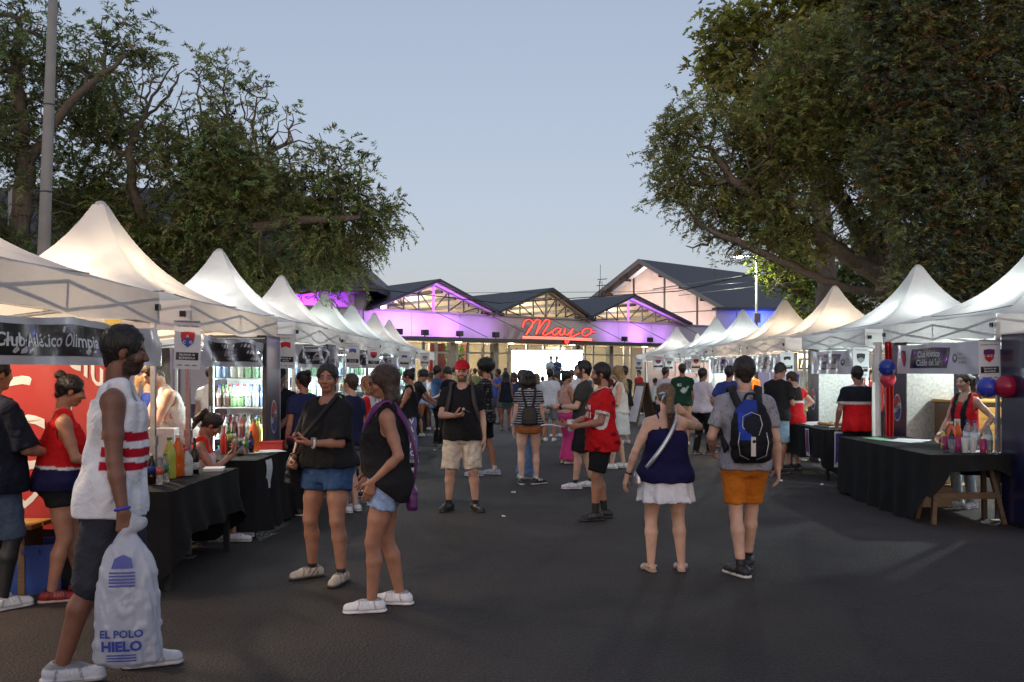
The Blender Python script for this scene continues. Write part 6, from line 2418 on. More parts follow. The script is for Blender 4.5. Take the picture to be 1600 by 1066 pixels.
tb('green glass bottle, left of the pair', 357, zt, 9.75, 0.31, 0.035, 'green', cap=(0.05, 0.03, 0.02), slim=True, lab=(0.25, 0.3, 0.04))
tb('green glass bottle, right of the pair', 364, zt, 9.8, 0.31, 0.035, 'green', cap=(0.05, 0.03, 0.02), slim=True, lab=(0.3, 0.3, 0.25))
tb('short orange can standing before the green bottles', 367, zt, 9.3, 0.16, 0.036, 'orange', cap=(0.5, 0.5, 0.5))
tb('short grey can beside the orange one', 375, zt, 9.25, 0.16, 0.036, 'dark', cap=(0.5, 0.5, 0.5), lab=(0.25, 0.25, 0.25), labz=(0.1, 0.62))
tb('small clear bottle with green label on the second left table', 384, zt, 9.4, 0.22, 0.03, 'clear', cap=(0.03, 0.25, 0.06), lab=(0.1, 0.3, 0.1))
tb('small dark bottle with navy label on the second left table', 392, zt, 9.5, 0.23, 0.03, 'cola', cap=(0.03, 0.03, 0.1), lab=(0.03, 0.03, 0.2))
tb('large orange soda bottle before the lit fridge', 397, zt, 9.65, 0.35, 0.054, 'orange', cap=(0.1, 0.3, 0.1))
tb('pale lime bottle behind the orange one', 403, zt, 9.9, 0.35, 0.05, 'lime', cap=(0.06, 0.25, 0.05))
# red box, papers, pads
bx = thing('cardboard_box', 'flat red cardboard box on the second left table', 'box', ((424 - 800) * 9.9 / 1400, 9.9, 0.765), R(8))
M['red_card'] = simple('red_card', (0.45, 0.03, 0.02), rough=0.5, var=0.1)
MB().bevbox((0, 0, 0.045), (0.26, 0.22, 0.09), 0.004).build('tray', 'red_card', bx)
MB().bevbox((0, 0, 0.094), (0.27, 0.23, 0.014), 0.004).build('lid', 'red_card', bx)


def papers(label, x, y, z, w, l, rz=0, col='paper', n=1):
    m = MB()
    for i in range(n):
        a = rz + 0.2 * i
        m.add([Matrix.Rotation(a, 3, 'Z') @ Vector((sx * w / 2, sy * l / 2, 0.002 + 0.0022 * i + (0.006 if (sx > 0 and sy > 0) else 0))) + Vector((x + 0.06 * i, y + 0.05 * i, z)) for sx, sy in ((-1, -1), (1, -1), (1, 1), (-1, 1))], [(0, 1, 2, 3)])
    tag(m.build('papers', col, None), label, 'papers')


pd = thing('notepad', 'small white notepad at the far end of the nearest left table', 'notepad', (-2.66, 8.0, 0.75), R(12))
MB().bevbox((0, 0, 0.012), (0.17, 0.20, 0.022), 0.003).build('pages', 'paper', pd)
MB().box((0, 0, 0.026), (0.172, 0.202, 0.003)).build('cover', 'paper', pd)
papers('loose white leaflets spread before the red box', -2.72, 9.6, 0.768, 0.21, 0.30, 0.3, 'paper', 3)
papers('white sheets on the far corner of the second left table', -2.75, 10.6, 0.768, 0.30, 0.42, 0.1, 'paper', 3)
M['green_paper'] = simple('green_paper', (0.25, 0.55, 0.32), rough=0.7)
papers('pale green sheet on the nearest right table', 4.75, 11.6, 0.753, 0.21, 0.42, 0.2, 'green_paper', 1)
papers('white and pink leaflets on the nearest right table', 4.9, 11.2, 0.755, 0.25, 0.40, 0.4, 'paper', 4)
papers('white sheets at the near end of the right table', 5.1, 9.75, 0.753, 0.21, 0.30, 1.2, 'paper', 2)
papers('pale sheets spread on the second right table', 5.0, 14.6, 0.768, 0.5, 0.8, 0.0, 'paper', 3)
nt_ = P(448, 725, 8.9)
m = MB()
m.grid(lambda a, b: (-2.475 + 0.012 * math.sin(b * 5), 9.0 + a * 0.22, 0.74 - b * 0.30), 4, 6)
tag(m.build('paper_notice', 'paper', None), 'white notice pinned to the front of the black tablecloth', 'notice')
# things on the nearest right table
zt = 0.753
i = 0
for (px, y, h, r, lq, lb, kd) in ((1487, 9.75, 0.14, 0.037, 'clear', 'clear cup of bright drink, leftmost of the cluster on the right table', 'cup'), (1477, 10.1, 0.15, 0.04, 'magenta', 'magenta plastic cup at the left of the cluster', 'cup'),
                                  (1497, 9.9, 0.15, 0.037, 'magenta', 'magenta cup beside the clear cup', 'cup'), (1508, 9.7, 0.16, 0.038, 'white', 'milky cup stack in the middle of the cluster', 'cup'), (1520, 9.72, 0.16, 0.038, 'white', 'milky cup stack right of the middle', 'cup'),
                                  (1536, 9.65, 0.15, 0.037, 'magenta', 'magenta cup nearest the viewer on the right table', 'cup'), (1546, 9.62, 0.14, 0.037, 'clear', 'clear cup with dark print beside the metal leg', 'cup')):
    t = thing(kd, lb, kd, ((px - 800) * y / 1400, y, zt), 0, 'drinks on the stall tables')
    MB().lathe([(r * 0.72, 0), (r * 0.75, 0.004), (r, h), (r * 0.97, h), (r * 0.7, 0.01)], 16).build('wall', LQ[lq], t, True)
    MB().lathe([(r * 0.74, 0.008), (r * 0.9, h * 0.6)], 14).build('drink', LQ[lq], t, True)
for (px, y, h, r, lq, cap, lab, lb) in ((1486, 10.3, 0.30, 0.048, 'orange', (0.7, 0.7, 0.7), None, 'orange soda bottle behind the cups, left'), (1496, 10.4, 0.30, 0.048, 'orange', (0.5, 0.3, 0.1), None, 'orange soda bottle behind the cups, right'),
                                        (1474, 10.2, 0.22, 0.03, 'lime', (0.03, 0.25, 0.06), (0.5, 0.2, 0.05), 'small bottle with green cap and orange label behind the cups'), (1487, 9.95, 0.24, 0.033, 'cola', (0.03, 0.05, 0.3), (0.05, 0.02, 0.2), 'dark bottle with purple label between the cups'),
                                        (1512, 10.1, 0.33, 0.05, 'clear', (0.05, 0.08, 0.3), (0.6, 0.65, 0.7), 'tall clear water bottle behind the cups'), (1523, 10.0, 0.33, 0.05, 'clear', (0.05, 0.08, 0.3), (0.6, 0.65, 0.7), 'tall clear bottle with blue cap, middle of the cluster'),
                                        (1544, 9.8, 0.31, 0.046, 'clear', (0.6, 0.6, 0.6), (0.45, 0.55, 0.65), 'clear water bottle at the right end of the cluster')):
    bottle(lb, (px - 800) * y / 1400, y, zt, h, r, lq, cap=cap, lab=lab)

# balloons
for i, (px, py, r, col, lb, d) in enumerate(((1386, 575, 13.0, S(42, 60, 150), 'blue balloon above the pink one on the red curtain', 11.9), (1387, 593, 12.0, S(205, 60, 80), 'pink red balloon under the blue one on the red curtain', 11.95),
                                             (1543, 606, 16.0, S(60, 68, 175), 'blue balloon hanging below the right sign', 9.62), (1572, 605, 18.0, S(160, 28, 62), 'dark red balloon tied to the right tent leg', 9.5))):
    c = P(px, py, d)
    rr = r * d / FPX
    t = thing('balloon', lb, 'balloon', c, 0, 'party balloons on the right tent')
    sg = 1 if i % 2 else -1
    bm_ = liquid('balloon_latex', col, 0.0, 0.3)
    MB().lathe([(0.004, -rr * 1.22), (rr * 0.35, -rr * 0.98), (rr * 0.72, -rr * 0.66), (rr * 0.95, -rr * 0.25), (rr, rr * 0.1), (rr * 0.93, rr * 0.45), (rr * 0.7, rr * 0.78), (rr * 0.36, rr * 0.98), (0.003, rr * 1.05)], 24).build('skin', bm_, t, True)
    MB().lathe([(0.018, -rr * 1.32), (0.006, -rr * 1.22)], 10).build('knot', bm_, t, True)
    t.rotation_euler = (R(60 if i > 1 else 25), 0, R(30 * sg))

# red curtain with white backing beside the right fridge
cu = thing('curtain', 'red drape gathered on a white upright between the right tents', 'curtain', (5.04, 12.28, 0))
m = MB()
m.grid(lambda u, v: (0.03 + 0.10 * u + 0.02 * math.sin(v * 3), -0.06 - 0.025 * math.sin(u * 14 + v * 2) - 0.02 * u, 0.25 + v * 1.78), 24, 10)
m.build('red_drape', simple('red_satin', (0.42, 0.015, 0.02), rough=0.35, var=0.15, scale=6, bump=0.2, bscale=14), cu, True)
m = MB()
m.grid(lambda u, v: (-0.10 + 0.13 * u - 0.02 * math.sin(v * 3.0), -0.02 - 0.012 * math.sin(u * 9 + v * 2), 0.2 + v * 1.83), 16, 10)
m.build('white_drape', 'tent', cu, True)

# red club backdrop in the nearest left stall
bd = thing('club_backdrop', 'red cloth backdrop with big white shield outline and the word Club', 'backdrop', (0, 0, 0))
pl = lambda u, v, l=0.0: (-4.45 + u, 7.02 - l + 0.02 * math.sin(u * 5 + v * 3) + 0.012 * math.sin(u * 13), 1.15 + v)
m = MB()
m.grid(lambda a, b: pl((a - 0.5) * 2.8, (b - 0.5) * 1.5), 40, 8)
m.build('sheet', simple('red_backdrop', (0.42, 0.03, 0.028), rough=0.6, var=0.1, scale=2), bd, True)
m = MB()
o_, i_ = shield_poly(0.86, 1.1, 14), shield_poly(0.74, 0.97, 14)
vs = [pl(a * 0.9 + 0.62, b * 0.9 - 0.10, 0.006) for a, b in o_] + [pl(a * 0.9 + 0.62, b * 0.9 - 0.10, 0.006) for a, b in i_]
k = len(o_)
m.add(vs, [(i, (i + 1) % k, k + (i + 1) % k, k + i) for i in range(k)])
m.build('shield_outline', 'white_ink', bd)
m = MB()
text_on(m, 'C', pl, 0.62, -0.06, 0.42, None, 0.01, lift=0.008)
vs, fs = text_mesh('Club', 0.34, 0.01)
m.add([pl(1.14 + p[0] * 0.75 + 0.0, 0.42 + p[1] - p[0] * 0.55, 0.008) for p in vs], fs)
m.build('lettering', 'white_ink', bd)

# bench, crates and boxes inside the stalls
M['blue_plastic'] = simple('blue_plastic', (0.02, 0.06, 0.28), rough=0.4, var=0.1)
M['amber_wood'] = simple('amber_plywood', (0.50, 0.26, 0.06), rough=0.55, var=0.2, scale=4, stretch=(1, 1, 6))
be = thing('wooden_bench', 'low wooden bench lit warm behind the dark figure at left', 'bench', (-3.95, 6.7, 0))
for k in range(2):
    MB().bevbox((0, -0.10 + 0.17 * k, 0.50), (0.9, 0.15, 0.035), 0.005).build('slat', 'amber_wood', be)
for s in (-1, 1):
    MB().box((s * 0.35, 0, 0.24), (0.05, 0.26, 0.48)).build('leg', 'wood', be)
for (x, y, z, sz, mat, lb) in ((-3.55, 6.75, 0, (0.42, 0.34, 0.36), 'blue_plastic', 'blue plastic crate under the bench at left'), (-3.7, 8.2, 0.74, (0.42, 0.30, 0.22), 'cream', 'pale bread crate behind the bottles at left'),
                               (-3.6, 9.2, 0.75, (0.3, 0.2, 0.3), 'paper', 'white cool box behind the seated woman')):
    t = thing('crate', lb, 'crate', (x, y, z), R(6))
    w_, d_, h_ = sz
    MB().box((0, 0, 0.012), (w_, d_, 0.024)).build('base', mat, t)
    for s in (-1, 1):
        MB().box((s * (w_ / 2 - 0.01), 0, h_ / 2 + 0.012), (0.02, d_ - 0.044, h_ - 0.024)).build('side', mat, t)
        MB().box((0, s * (d_ / 2 - 0.01), h_ / 2 + 0.012), (w_, 0.02, h_ - 0.024)).build('side', mat, t)
    MB().box((0, -d_ / 2 - 0.006, h_ - 0.05), (w_ * 0.3, 0.012, 0.03)).build('handle', mat, t)
table('small back table in the nearest left stalls', 'black cloth over the small back table behind the bottles', -4.3, -3.45, 7.9, 9.3, 0.74, (0.2, 0.2, 0.2, 0.2), seed=21)
wc = thing('wooden_counter', 'amber plywood counter behind the girl in the right stall', 'counter', (6.35, 11.9, 0))
for k in range(4):
    MB().bevbox((0, -0.25, 0.62 + 0.155 * k), (1.2, 0.025, 0.15), 0.004).build('plank', 'amber_wood', wc)
MB().bevbox((0, 0.02, 1.24), (1.26, 0.6, 0.035), 0.006).build('top', 'amber_wood', wc)
for s in (-1, 1):
    MB().box((s * 0.58, 0.02, 0.61), (0.06, 0.5, 1.2)).build('side', 'wood', wc)
for i, (x, z, h, lq, lb) in enumerate(((6.02, 1.26, 0.30, 'dark', 'dark bottle on the amber counter, left'), (6.18, 1.26, 0.32, 'dark', 'dark bottle on the amber counter, middle'), (6.5, 1.26, 0.17, 'white', 'white tub on the amber counter'), (6.62, 1.26, 0.10, 'green', 'small green jar on the amber counter'))):
    bottle(lb, x, 11.85, z, h, 0.036 if i < 2 else 0.05, lq, slim=i < 2)
for i, (x, z) in enumerate(((6.2, 0.0), (6.5, 0.0), (6.2, 0.26))):
    t = thing('cardboard_box', ['cardboard box on the ground behind the trestle', 'second cardboard box on the ground under the counter', 'cardboard box stacked on top under the counter'][i], 'box', (x - 1.1 + i * 0.05, 10.9 + 0.1 * i, z), R(9 * i))
    MB().bevbox((0, 0, 0.125), (0.38, 0.30, 0.25), 0.006).build('carton', simple('cardboard', (0.36, 0.25, 0.15), rough=0.85, var=0.1), t)
    MB().box((0, 0, 0.2525), (0.05, 0.3, 0.003)).build('tape', 'cream', t)

# hanging menu strips on the second right table
for i, (x, y, z1, h) in enumerate(((4.60, 13.75, 0.75, 0.42), (4.58, 13.12, 0.75, 0.52))):
    t = thing('menu_strip', ['printed menu strip hanging from the far part of the second right table', 'longer printed menu strip at the near end of the second right table'][i], 'menu')
    if i == 0:
        pl2 = lambda u, v, l=0.0, x=x, y=y, z1=z1, h=h: (x - 0.055 - l - 0.02 * math.sin((v + h) * 4), y - u, z1 + v)
    else:
        pl2 = lambda u, v, l=0.0, x=x, y=y, z1=z1, h=h: (x + 0.20 + u, y - 0.06 - l - 0.015 * math.sin((v + h) * 4), z1 + v)
    m = MB()
    m.grid(lambda a, b: pl2((a - 0.5) * 0.17, -h + b * h), 3, 8)
    m.build('sheet', 'paper', t)
    m = MB()
    rect_on(m, pl2, -0.07, 0.07, -h * 0.92, -h * 0.05, 0.003, 3)
    po = m.build('printed_panel', 'blue_ink', t)
    for k in range(3):
        m = MB()
        flat_poly(m, circle(0.045), pl2, 0, -h * (0.25 + 0.25 * k), 0.006)
        m.build('food_picture', 'red_card', po)
    m = MB()
    rect_on(m, pl2, -0.055, 0.055, -h * 0.98 + 0.02, -h * 0.86, 0.006, 3)
    m.build('price_tag', 'white_ink', po)

# wavy printed strip at the second right tent, beside the fridge
t = thing('printed_strip', 'tall curling printed strip hanging beside the fridge emblem', 'banner')
pl3 = lambda u, v, l=0.0: (5.16 + u + 0.05 * math.sin(v * 3.2), 16.4 - l, 1.25 + v)
m = MB()
m.grid(lambda a, b: pl3((a - 0.5) * 0.16, (b - 0.5) * 0.72), 3, 16)
m.build('sheet', 'paper', t)
m = MB()
for k in range(3):
    rect_on(m, pl3, -0.06, 0.06, -0.33 + 0.23 * k, -0.33 + 0.23 * k + 0.19, 0.003, 3)
po = m.build('printed_panel', 'blue_ink', t)
for k in range(3):
    m = MB()
    flat_poly(m, circle(0.04), pl3, 0, -0.235 + 0.23 * k, 0.006)
    m.build('food_picture', 'red_card', po)

# letter board in the warm stall and folding board in the street
lb_ = thing('letter_board', 'small black board with bright letters in the warm right stall', 'sign', (6.35, 19.2, 0))
MB().bevbox((0, 0, 1.78), (0.42, 0.03, 0.24), 0.006).build('board', 'black_plastic', lb_)
m = MB()
text_on(m, '//PA', lambda u, v, l: (u, -0.016 - l, 1.78 + v), 0, 0, 0.15, 0.36, 0.01)
m.build('lettering', emis('board_letters', (0.9, 0.9, 0.5), 1.0), lb_)
ab = thing('folding_board', 'wooden folding menu board standing in the street at right', 'sign board', (3.85, 26.5, 0), R(-74))
for s in (-1, 1):
    pn = MB()
    pn.prism([(-0.32, s * 0.30, 0.02), (0.32, s * 0.30, 0.02), (0.32, s * 0.03, 1.25), (-0.32, s * 0.03, 1.25)], (0, s * 0.02, 0.004))
    po = pn.build('panel', 'wood', ab)
    MB().prism([(-0.27, s * 0.31, 0.12), (0.27, s * 0.31, 0.12), (0.27, s * 0.063, 1.17), (-0.27, s * 0.063, 1.17)], (0, s * 0.015, 0.003)).build('poster', 'paper', po)
    for q in (-1, 1):
        MB().tube([(q * 0.33, s * 0.325, 0.0), (q * 0.33, s * 0.04, 1.28)], 0.022, 4).build('leg', 'wood', po)
    MB().tube([(-0.33, s * 0.04, 1.26), (0.33, s * 0.04, 1.26)], 0.02, 4).build('rail', 'wood', po)

# small goods on the farther tables
g_ = random.Random(3)
names = ['napkin pile', 'sauce bottle', 'cup stack', 'tray']
for k, (x, y, z, lb) in enumerate(((-2.8, 12.8, 0.757, 'third left'), (-2.75, 14.2, 0.757, 'third left, far end'), (-2.8, 16.6, 0.757, 'fourth left'), (-2.75, 20.3, 0.767, 'fifth left'), (-2.7, 21.6, 0.767, 'fifth left, far end'), (-2.7, 24.4, 0.767, 'farthest left'),
                                    (5.2, 18.1, 0.807, 'third right'), (5.2, 19.0, 0.807, 'third right, far end'), (5.3, 22.0, 0.807, 'fourth right'), (4.7, 25.8, 0.857, 'folding board'), (4.9, 26.6, 0.857, 'folding board, far end'), (4.95, 13.9, 0.767, 'menu strip'))):
    if k % 3 == 0:
        bottle('red sauce bottle on the %s table' % lb, x, y, z, 0.22, 0.03, 'red', cap=(0.6, 0.1, 0.05))
        bottle('lime squeeze bottle beside the sauce on the %s table' % lb, x + 0.1, y + 0.08, z, 0.2, 0.03, 'lime', cap=(0.6, 0.6, 0.1))
    elif k % 3 == 1:
        t = thing('cup_stack', 'stack of white cups on the %s table' % lb, 'cups', (x, y, z))
        for j in range(4):
            MB().lathe([(0.028, 0.03 * j), (0.038, 0.09 + 0.03 * j), (0.036, 0.09 + 0.03 * j)], 12).build('cup', LQ['white'], t, True)
    else:
        t = thing('serving_tray', 'pale serving tray of food on the %s table' % lb, 'tray', (x, y, z), 0.2)
        MB().bevbox((0, 0, 0.01), (0.34, 0.44, 0.02), 0.006).build('base', 'alu', t)
        for j in range(6):
            soft('bread_roll', [ell((-0.09 + 0.18 * (j % 2), -0.14 + 0.14 * (j // 2), 0.045), (0.06, 0.05, 0.03))], 0.016, 'vc_plain', t, (0.42, 0.22, 0.08))
# white and yellow crates in the right stalls
for (x, y, lb, mat) in ((6.1, 18.4, 'yellow green plastic crate in the warm right stall', simple('lime_plastic', (0.45, 0.5, 0.03), rough=0.4)), (5.9, 14.5, 'grey crate behind the second right table', 'alu')):
    t = thing('crate', lb, 'crate', (x, y, 0.8 if y > 16 else 0.0), R(10))
    MB().bevbox((0, 0, 0.02), (0.5, 0.35, 0.04), 0.006).build('base', mat, t)
    for s in (-1, 1):
        for zz_ in (0.09, 0.17, 0.25):
            MB().box((s * 0.24, 0, zz_), (0.02, 0.31, 0.05)).build('slat', mat, t)
            MB().box((0, s * 0.165, zz_), (0.5, 0.02, 0.05)).build('slat', mat, t)
# bunting flags at the back of the first left tents
cols_ = [(0.5, 0.16, 0.03), (0.10, 0.25, 0.5), (0.5, 0.05, 0.04), (0.6, 0.45, 0.1)]
bt = thing('bunting', 'string of small coloured pennants inside the nearest left tent', 'bunting', (0, 0, 0))
m = MB()
m.tube([(-5.4, 6.9, 2.05), (-4.3, 6.95, 1.98), (-3.0, 6.98, 2.05)], 0.004, 4)
so = m.build('string', 'paper', bt)
for k in range(12):
    x = -5.3 + k * 0.2
    z = 2.0 + 0.05 * ((x + 4.2) / 1.2) ** 2
    m = MB()
    m.prism([(x - 0.07, 6.96, z), (x + 0.07, 6.96, z), (x, 6.93, z - 0.16)], (0, 0.002, 0), cols_[k % 4])
    m.build('pennant', 'vc_plain', bt, False, vcol=True)
# ------------------------------------------------------------------ people
BLK = (0.014, 0.014, 0.016)
NAVY = S(34, 36, 62)
WHT = S(222, 222, 226)
RED = S(200, 28, 34)
DEN = S(62, 92, 138)
GREY = S(150, 150, 158)


def tank_fn(q, C, arms, V):
    C[:] = S(226, 228, 236)
    x, z = q[:, 0], q[:, 2]
    fr_ = q[:, 1] > -0.045
    for a, b in ((1.205, 1.25), (1.125, 1.17), (1.06, 1.10)):
        C[fr_ & (z > a) & (z < b)] = S(176, 20, 44)
    bk = (q[:, 1] < -0.06) & (np.abs(x) < 0.09)
    C[bk & (z > 1.22) & (z < 1.36) & (np.sin(x * 60 + z * 80) > 0.1)] = S(190, 20, 50)
    return C


# --- near left: the man carrying the ice bag
W1 = dict(t=(0.27, 0.09, 0.80), e=(0.3, -1, 0), h='grip', p=(-1, 0.0, 0), f=(0.03, 0.08, -1))
p1 = person('man in white sleeveless shirt with red stripes striding past with a bag', 176, 4.85, -74, 1.86, 'm', 0.98, skin='brown', hair=('short', 'black'), top=dict(k='tank', c=WHT, loose=0.030, hem=0.82, flare=0.022, fn=tank_fn, amp=0.012, fq=14, hf=0.6),
            bottom=dict(k='shorts', c=S(52, 54, 64), len=1.02, loose=0.022, amp=0.008), shoes=dict(c=S(186, 192, 205), sole=S(200, 200, 200)), Rr=W1, L=dict(t=(-0.24, -0.10, 0.88)), lean=4, head=(0, 4),
            face=dict(beard=0.95), feet={'R': dict(p=(0.09, -0.22), toe=-4), 'L': dict(p=(-0.09, 0.13), toe=4)}, res='near')
# --- left edge
person('person in dark navy jacket seen from behind at the left edge', -8, 6.2, -30, 1.72, 'm', 1.15, skin='tan', hair=('short', 'black'), top=dict(k='tee', c=S(20, 24, 40), loose=0.04, hem=0.82, sl=1.0), bottom=dict(k='shorts', c=S(72, 86, 110), mat='denim', len=1.0),
       shoes=dict(c=WHT), face=dict(sock=BLK, sockz=0.50), L=dict(t=(-0.1, 0.3, 1.1)), Rr=dict(t=(0.16, 0.30, 1.08)), res='near')


def redvest(q, C, arms, V):
    C[:] = S(196, 26, 32)
    C[q[:, 2] < 1.04] = S(30, 28, 70)
    C[(q[:, 2] > 1.035) & (q[:, 2] < 1.055)] = WHT
    return C


person('woman in red vest with dark hair tied in a bun beside the left stall', 92, 6.45, -62, 1.60, 'f', 1.12, skin='tan', hair=('bun', 'black'), top=dict(k='tank', c=RED, loose=0.022, hem=0.86, fn=redvest), bottom=dict(k='shorts', c=BLK, len=0.4, loose=0.012),
       shoes=dict(c=S(130, 22, 26), sole=S(190, 170, 160)), Rr=dict(t=(0.12, 0.34, 1.05), e=(0.6, -1, -0.4)), L=dict(t=(-0.08, 0.36, 1.07), e=(-0.6, -1, -0.4)), lean=5, head=(0, 14), feet={'R': dict(p=(0.09, -0.05)), 'L': dict(p=(-0.10, 0.16))}, res='near')

# --- two women in black
p4 = person('woman in loose black blouse and denim shorts holding a red phone', 512, 7.05, 158, 1.68, 'f', 1.17, skin='tan', hair=('pony', 'dark', 0.24), top=dict(k='tee', c=BLK, loose=0.034, hem=0.93, flare=0.03, sl=0.92, neck=0.022, amp=0.012, fq=15),
            bottom=dict(k='shorts', c=S(58, 86, 128), mat='denim', len=0.43, loose=0.022, fl=1.4), shoes=dict(c=S(196, 184, 166), sole=S(60, 56, 52), acc=S(120, 108, 98), w=1.05), L=dict(t=(-0.03, 0.30, 1.14), e=(-0.75, -0.5, -0.9), h='phone', p=(0.25, -0.25, 1.0), f=(0.75, 0.5, 0.1)),
            Rr=dict(t=(0.24, 0.13, 0.99), e=(0.7, -1, -0.2), h='grip', p=(-1, 0.2, 0)), head=(22, 0), face=dict(lip=(0.85, 0.5, 0.5), sock=S(40, 40, 44), sockz=0.12), feet={'R': dict(p=(0.16, -0.02), toe=-30), 'L': dict(p=(-0.17, 0.06), toe=8)}, res='near')
p5 = person('woman in glasses, black vest and pale denim shorts with a purple shoulder bag', 603, 6.2, 98, 1.66, 'f', 1.06, skin='tan', hair=('half', 'brown', 0.2, 'dark'), top=dict(k='tank', c=BLK, loose=0.028, hem=0.87, flare=0.022, hemtilt=0.75, amp=0.010, fq=14),
            bottom=dict(k='shorts', c=S(150, 176, 216), mat='denim', len=0.42, loose=0.014), shoes=dict(c=S(232, 232, 238), sole=S(236, 236, 240), w=1.12, lace=S(215, 215, 220)), L=dict(t=(-0.195, 0.09, 0.95), e=(-0.35, -1, 0.0), h='relax', p=(1, 0.0, 0), f=(0.12, 0.30, -0.9)),
            Rr=dict(t=(0.2, 0.1, 0.95)), head=(4, 4), face=dict(lip=(0.75, 0.42, 0.45)), feet={'R': dict(p=(0.10, -0.10), toe=-14), 'L': dict(p=(-0.09, 0.10), toe=4)}, hipshift=0.0, res='near')

# --- centre
p6 = person('man in red cap and black tee with beige cargo shorts checking his phone', 722, 10.5, 180, 1.73, 'm', 1.14, belly=0.03, skin='light', hair=('cap', 'dark'), top=dict(k='tee', c=BLK, loose=0.026, hem=0.84, sl=0.72, amp=0.008), bottom=dict(k='shorts', c=S(206, 194, 178), len=1.0, loose=0.03, fl=1.5, amp=0.012),
            shoes=dict(c=(0.02, 0.02, 0.02), sole=(0.03, 0.03, 0.03)), face=dict(beard=0.85, hat=S(176, 26, 40), sock=(0.03, 0.03, 0.03), sockz=0.13), Rr=dict(t=(0.06, 0.30, 1.14), e=(0.9, -0.4, -0.8), h='phone', p=(-0.2, -0.3, 1), f=(-0.8, 0.5, 0.15)), L=dict(t=(-0.26, 0.0, 0.86)),
            feet={'R': dict(p=(0.16, -0.02), toe=-24), 'L': dict(p=(-0.16, 0.0), toe=30)}, res='near')


def dots_fn(q, C, arms, V):
    C[:] = S(28, 28, 32)
    m_ = (np.sin(q[:, 2] * 150) > 0.55) & (np.sin(q[:, 0] * 120 + q[:, 1] * 120) > 0.2)
    C[m_] = S(120, 122, 128)
    return C


p7 = person('man with big curly afro in dark patterned shirt holding a white cup', 757, 14.0, 82, 1.76, 'm', 1.0, skin='tan', hair=('afro', 'black'), top=dict(k='tee', c=BLK, loose=0.022, hem=0.82, sl=0.7, fn=dots_fn), bottom=dict(k='shorts', c=BLK, len=0.8), shoes=dict(c=S(170, 176, 196), sole=WHT), face=dict(beard=0.8, sock=WHT, sockz=0.16),
            L=dict(t=(-0.16, 0.20, 0.92), h='cup', p=(1, 0, 0)), Rr=dict(t=(0.02, 0.22, 1.50), e=(0.5, 0.7, -0.9), h='relax', p=(0, -1, 0.3), f=(-0.3, 0.1, 0.9)), res='mid', feet={'R': dict(p=(0.1, -0.15)), 'L': dict(p=(-0.1, 0.10))})
p8 = person('woman seen from behind in striped tee and tan shorts with small black backpack', 826, 12.9, 3, 1.62, 'f', 1.14, skin='pale', hair=('bob', 'black'), top=dict(k='tee', c=BLK, loose=0.016, hem=0.92, sl=0.5, hf=0.6, fn=stripes_h(S(36, 38, 44), S(190, 192, 198), 26, 0.32)), bottom=dict(k='shorts', c=S(186, 120, 78), len=0.25, loose=0.012),
            shoes=dict(c=(0.02, 0.02, 0.022), sole=WHT, lace=WHT), face=dict(sock=WHT, sockz=0.13), feet={'R': dict(p=(0.12, 0.0), toe=-60), 'L': dict(p=(-0.11, 0.0), toe=6)}, res='mid', head=(0, 2))
person('woman in white tee and wide ripped blue jeans hidden behind the striped tee', 819, 13.6, -80, 1.63, 'f', 1.05, skin='light', hair=('long', 'brown'), top=dict(k='tee', c=WHT, loose=0.025, hem=0.9), bottom=dict(k='pants', c=S(96, 130, 176), mat='denim', loose=0.03, hem=0.11, fl=1.6), shoes=dict(c=WHT), Rr=dict(t=(0.1, 0.3, 1.1)), res='mid')
p10 = person('bearded man in dark olive tee and black shorts with white trainers', 912, 12.5, 88, 1.75, 'm', 1.08, skin='light', hair=('quiff', 'black'), top=dict(k='tee', c=S(62, 64, 60), loose=0.02, hem=0.86, sl=0.7), bottom=dict(k='shorts', c=(0.016, 0.016, 0.018), len=0.98, loose=0.026), shoes=dict(c=WHT, sole=WHT), face=dict(beard=0.9, sock=BLK, sockz=0.14),
             L=dict(t=(-0.10, 0.34, 1.14), e=(-0.6, -0.4, -0.9)), Rr=dict(t=(0.10, 0.32, 1.12), e=(0.6, -0.4, -0.9)), res='mid', feet={'R': dict(p=(0.1, -0.12)), 'L': dict(p=(-0.1, 0.12))})


def redj_fn(q, C, arms, V):
    n_ = np.sin(q[:, 0] * 22 + 3 * np.sin(q[:, 2] * 14)) * np.sin(q[:, 2] * 26 + q[:, 1] * 19)
    C[:] = S(196, 24, 30)
    C[n_ > 0.55] = S(120, 14, 20)
    sj = arms[-1][0] * 1.0
    for s in (1, -1):
        ar = arms[s]
        t = ((V - ar[0]) @ unit(ar[1] - ar[0])) / np.linalg.norm(ar[1] - ar[0])
        near_ = np.linalg.norm(V - (ar[0] + np.clip(t, 0, 1)[:, None] * (ar[1] - ar[0])), axis=1) < 0.085
        C[near_ & (t > 0.60) & (np.abs(q[:, 0]) > 0.10)] = S(225, 220, 220)
    ring = (np.hypot(q[:, 0], q[:, 1]) < 0.094) & (q[:, 2] > 1.455)
    C[ring] = S(225, 220, 220)
    C[(q[:, 1] > 0.09) & (np.abs(q[:, 0]) < 0.1) & (q[:, 2] > 1.16) & (q[:, 2] < 1.22) & (np.sin(q[:, 0] * 110) > -0.2)] = S(228, 224, 224)
    C[(q[:, 1] > 0.09) & (np.abs(q[:, 0]) < 0.1) & (q[:, 2] > 1.25) & (q[:, 2] < 1.30) & (np.sin(q[:, 0] * 140) > 0.0)] = S(228, 224, 224)
    return C


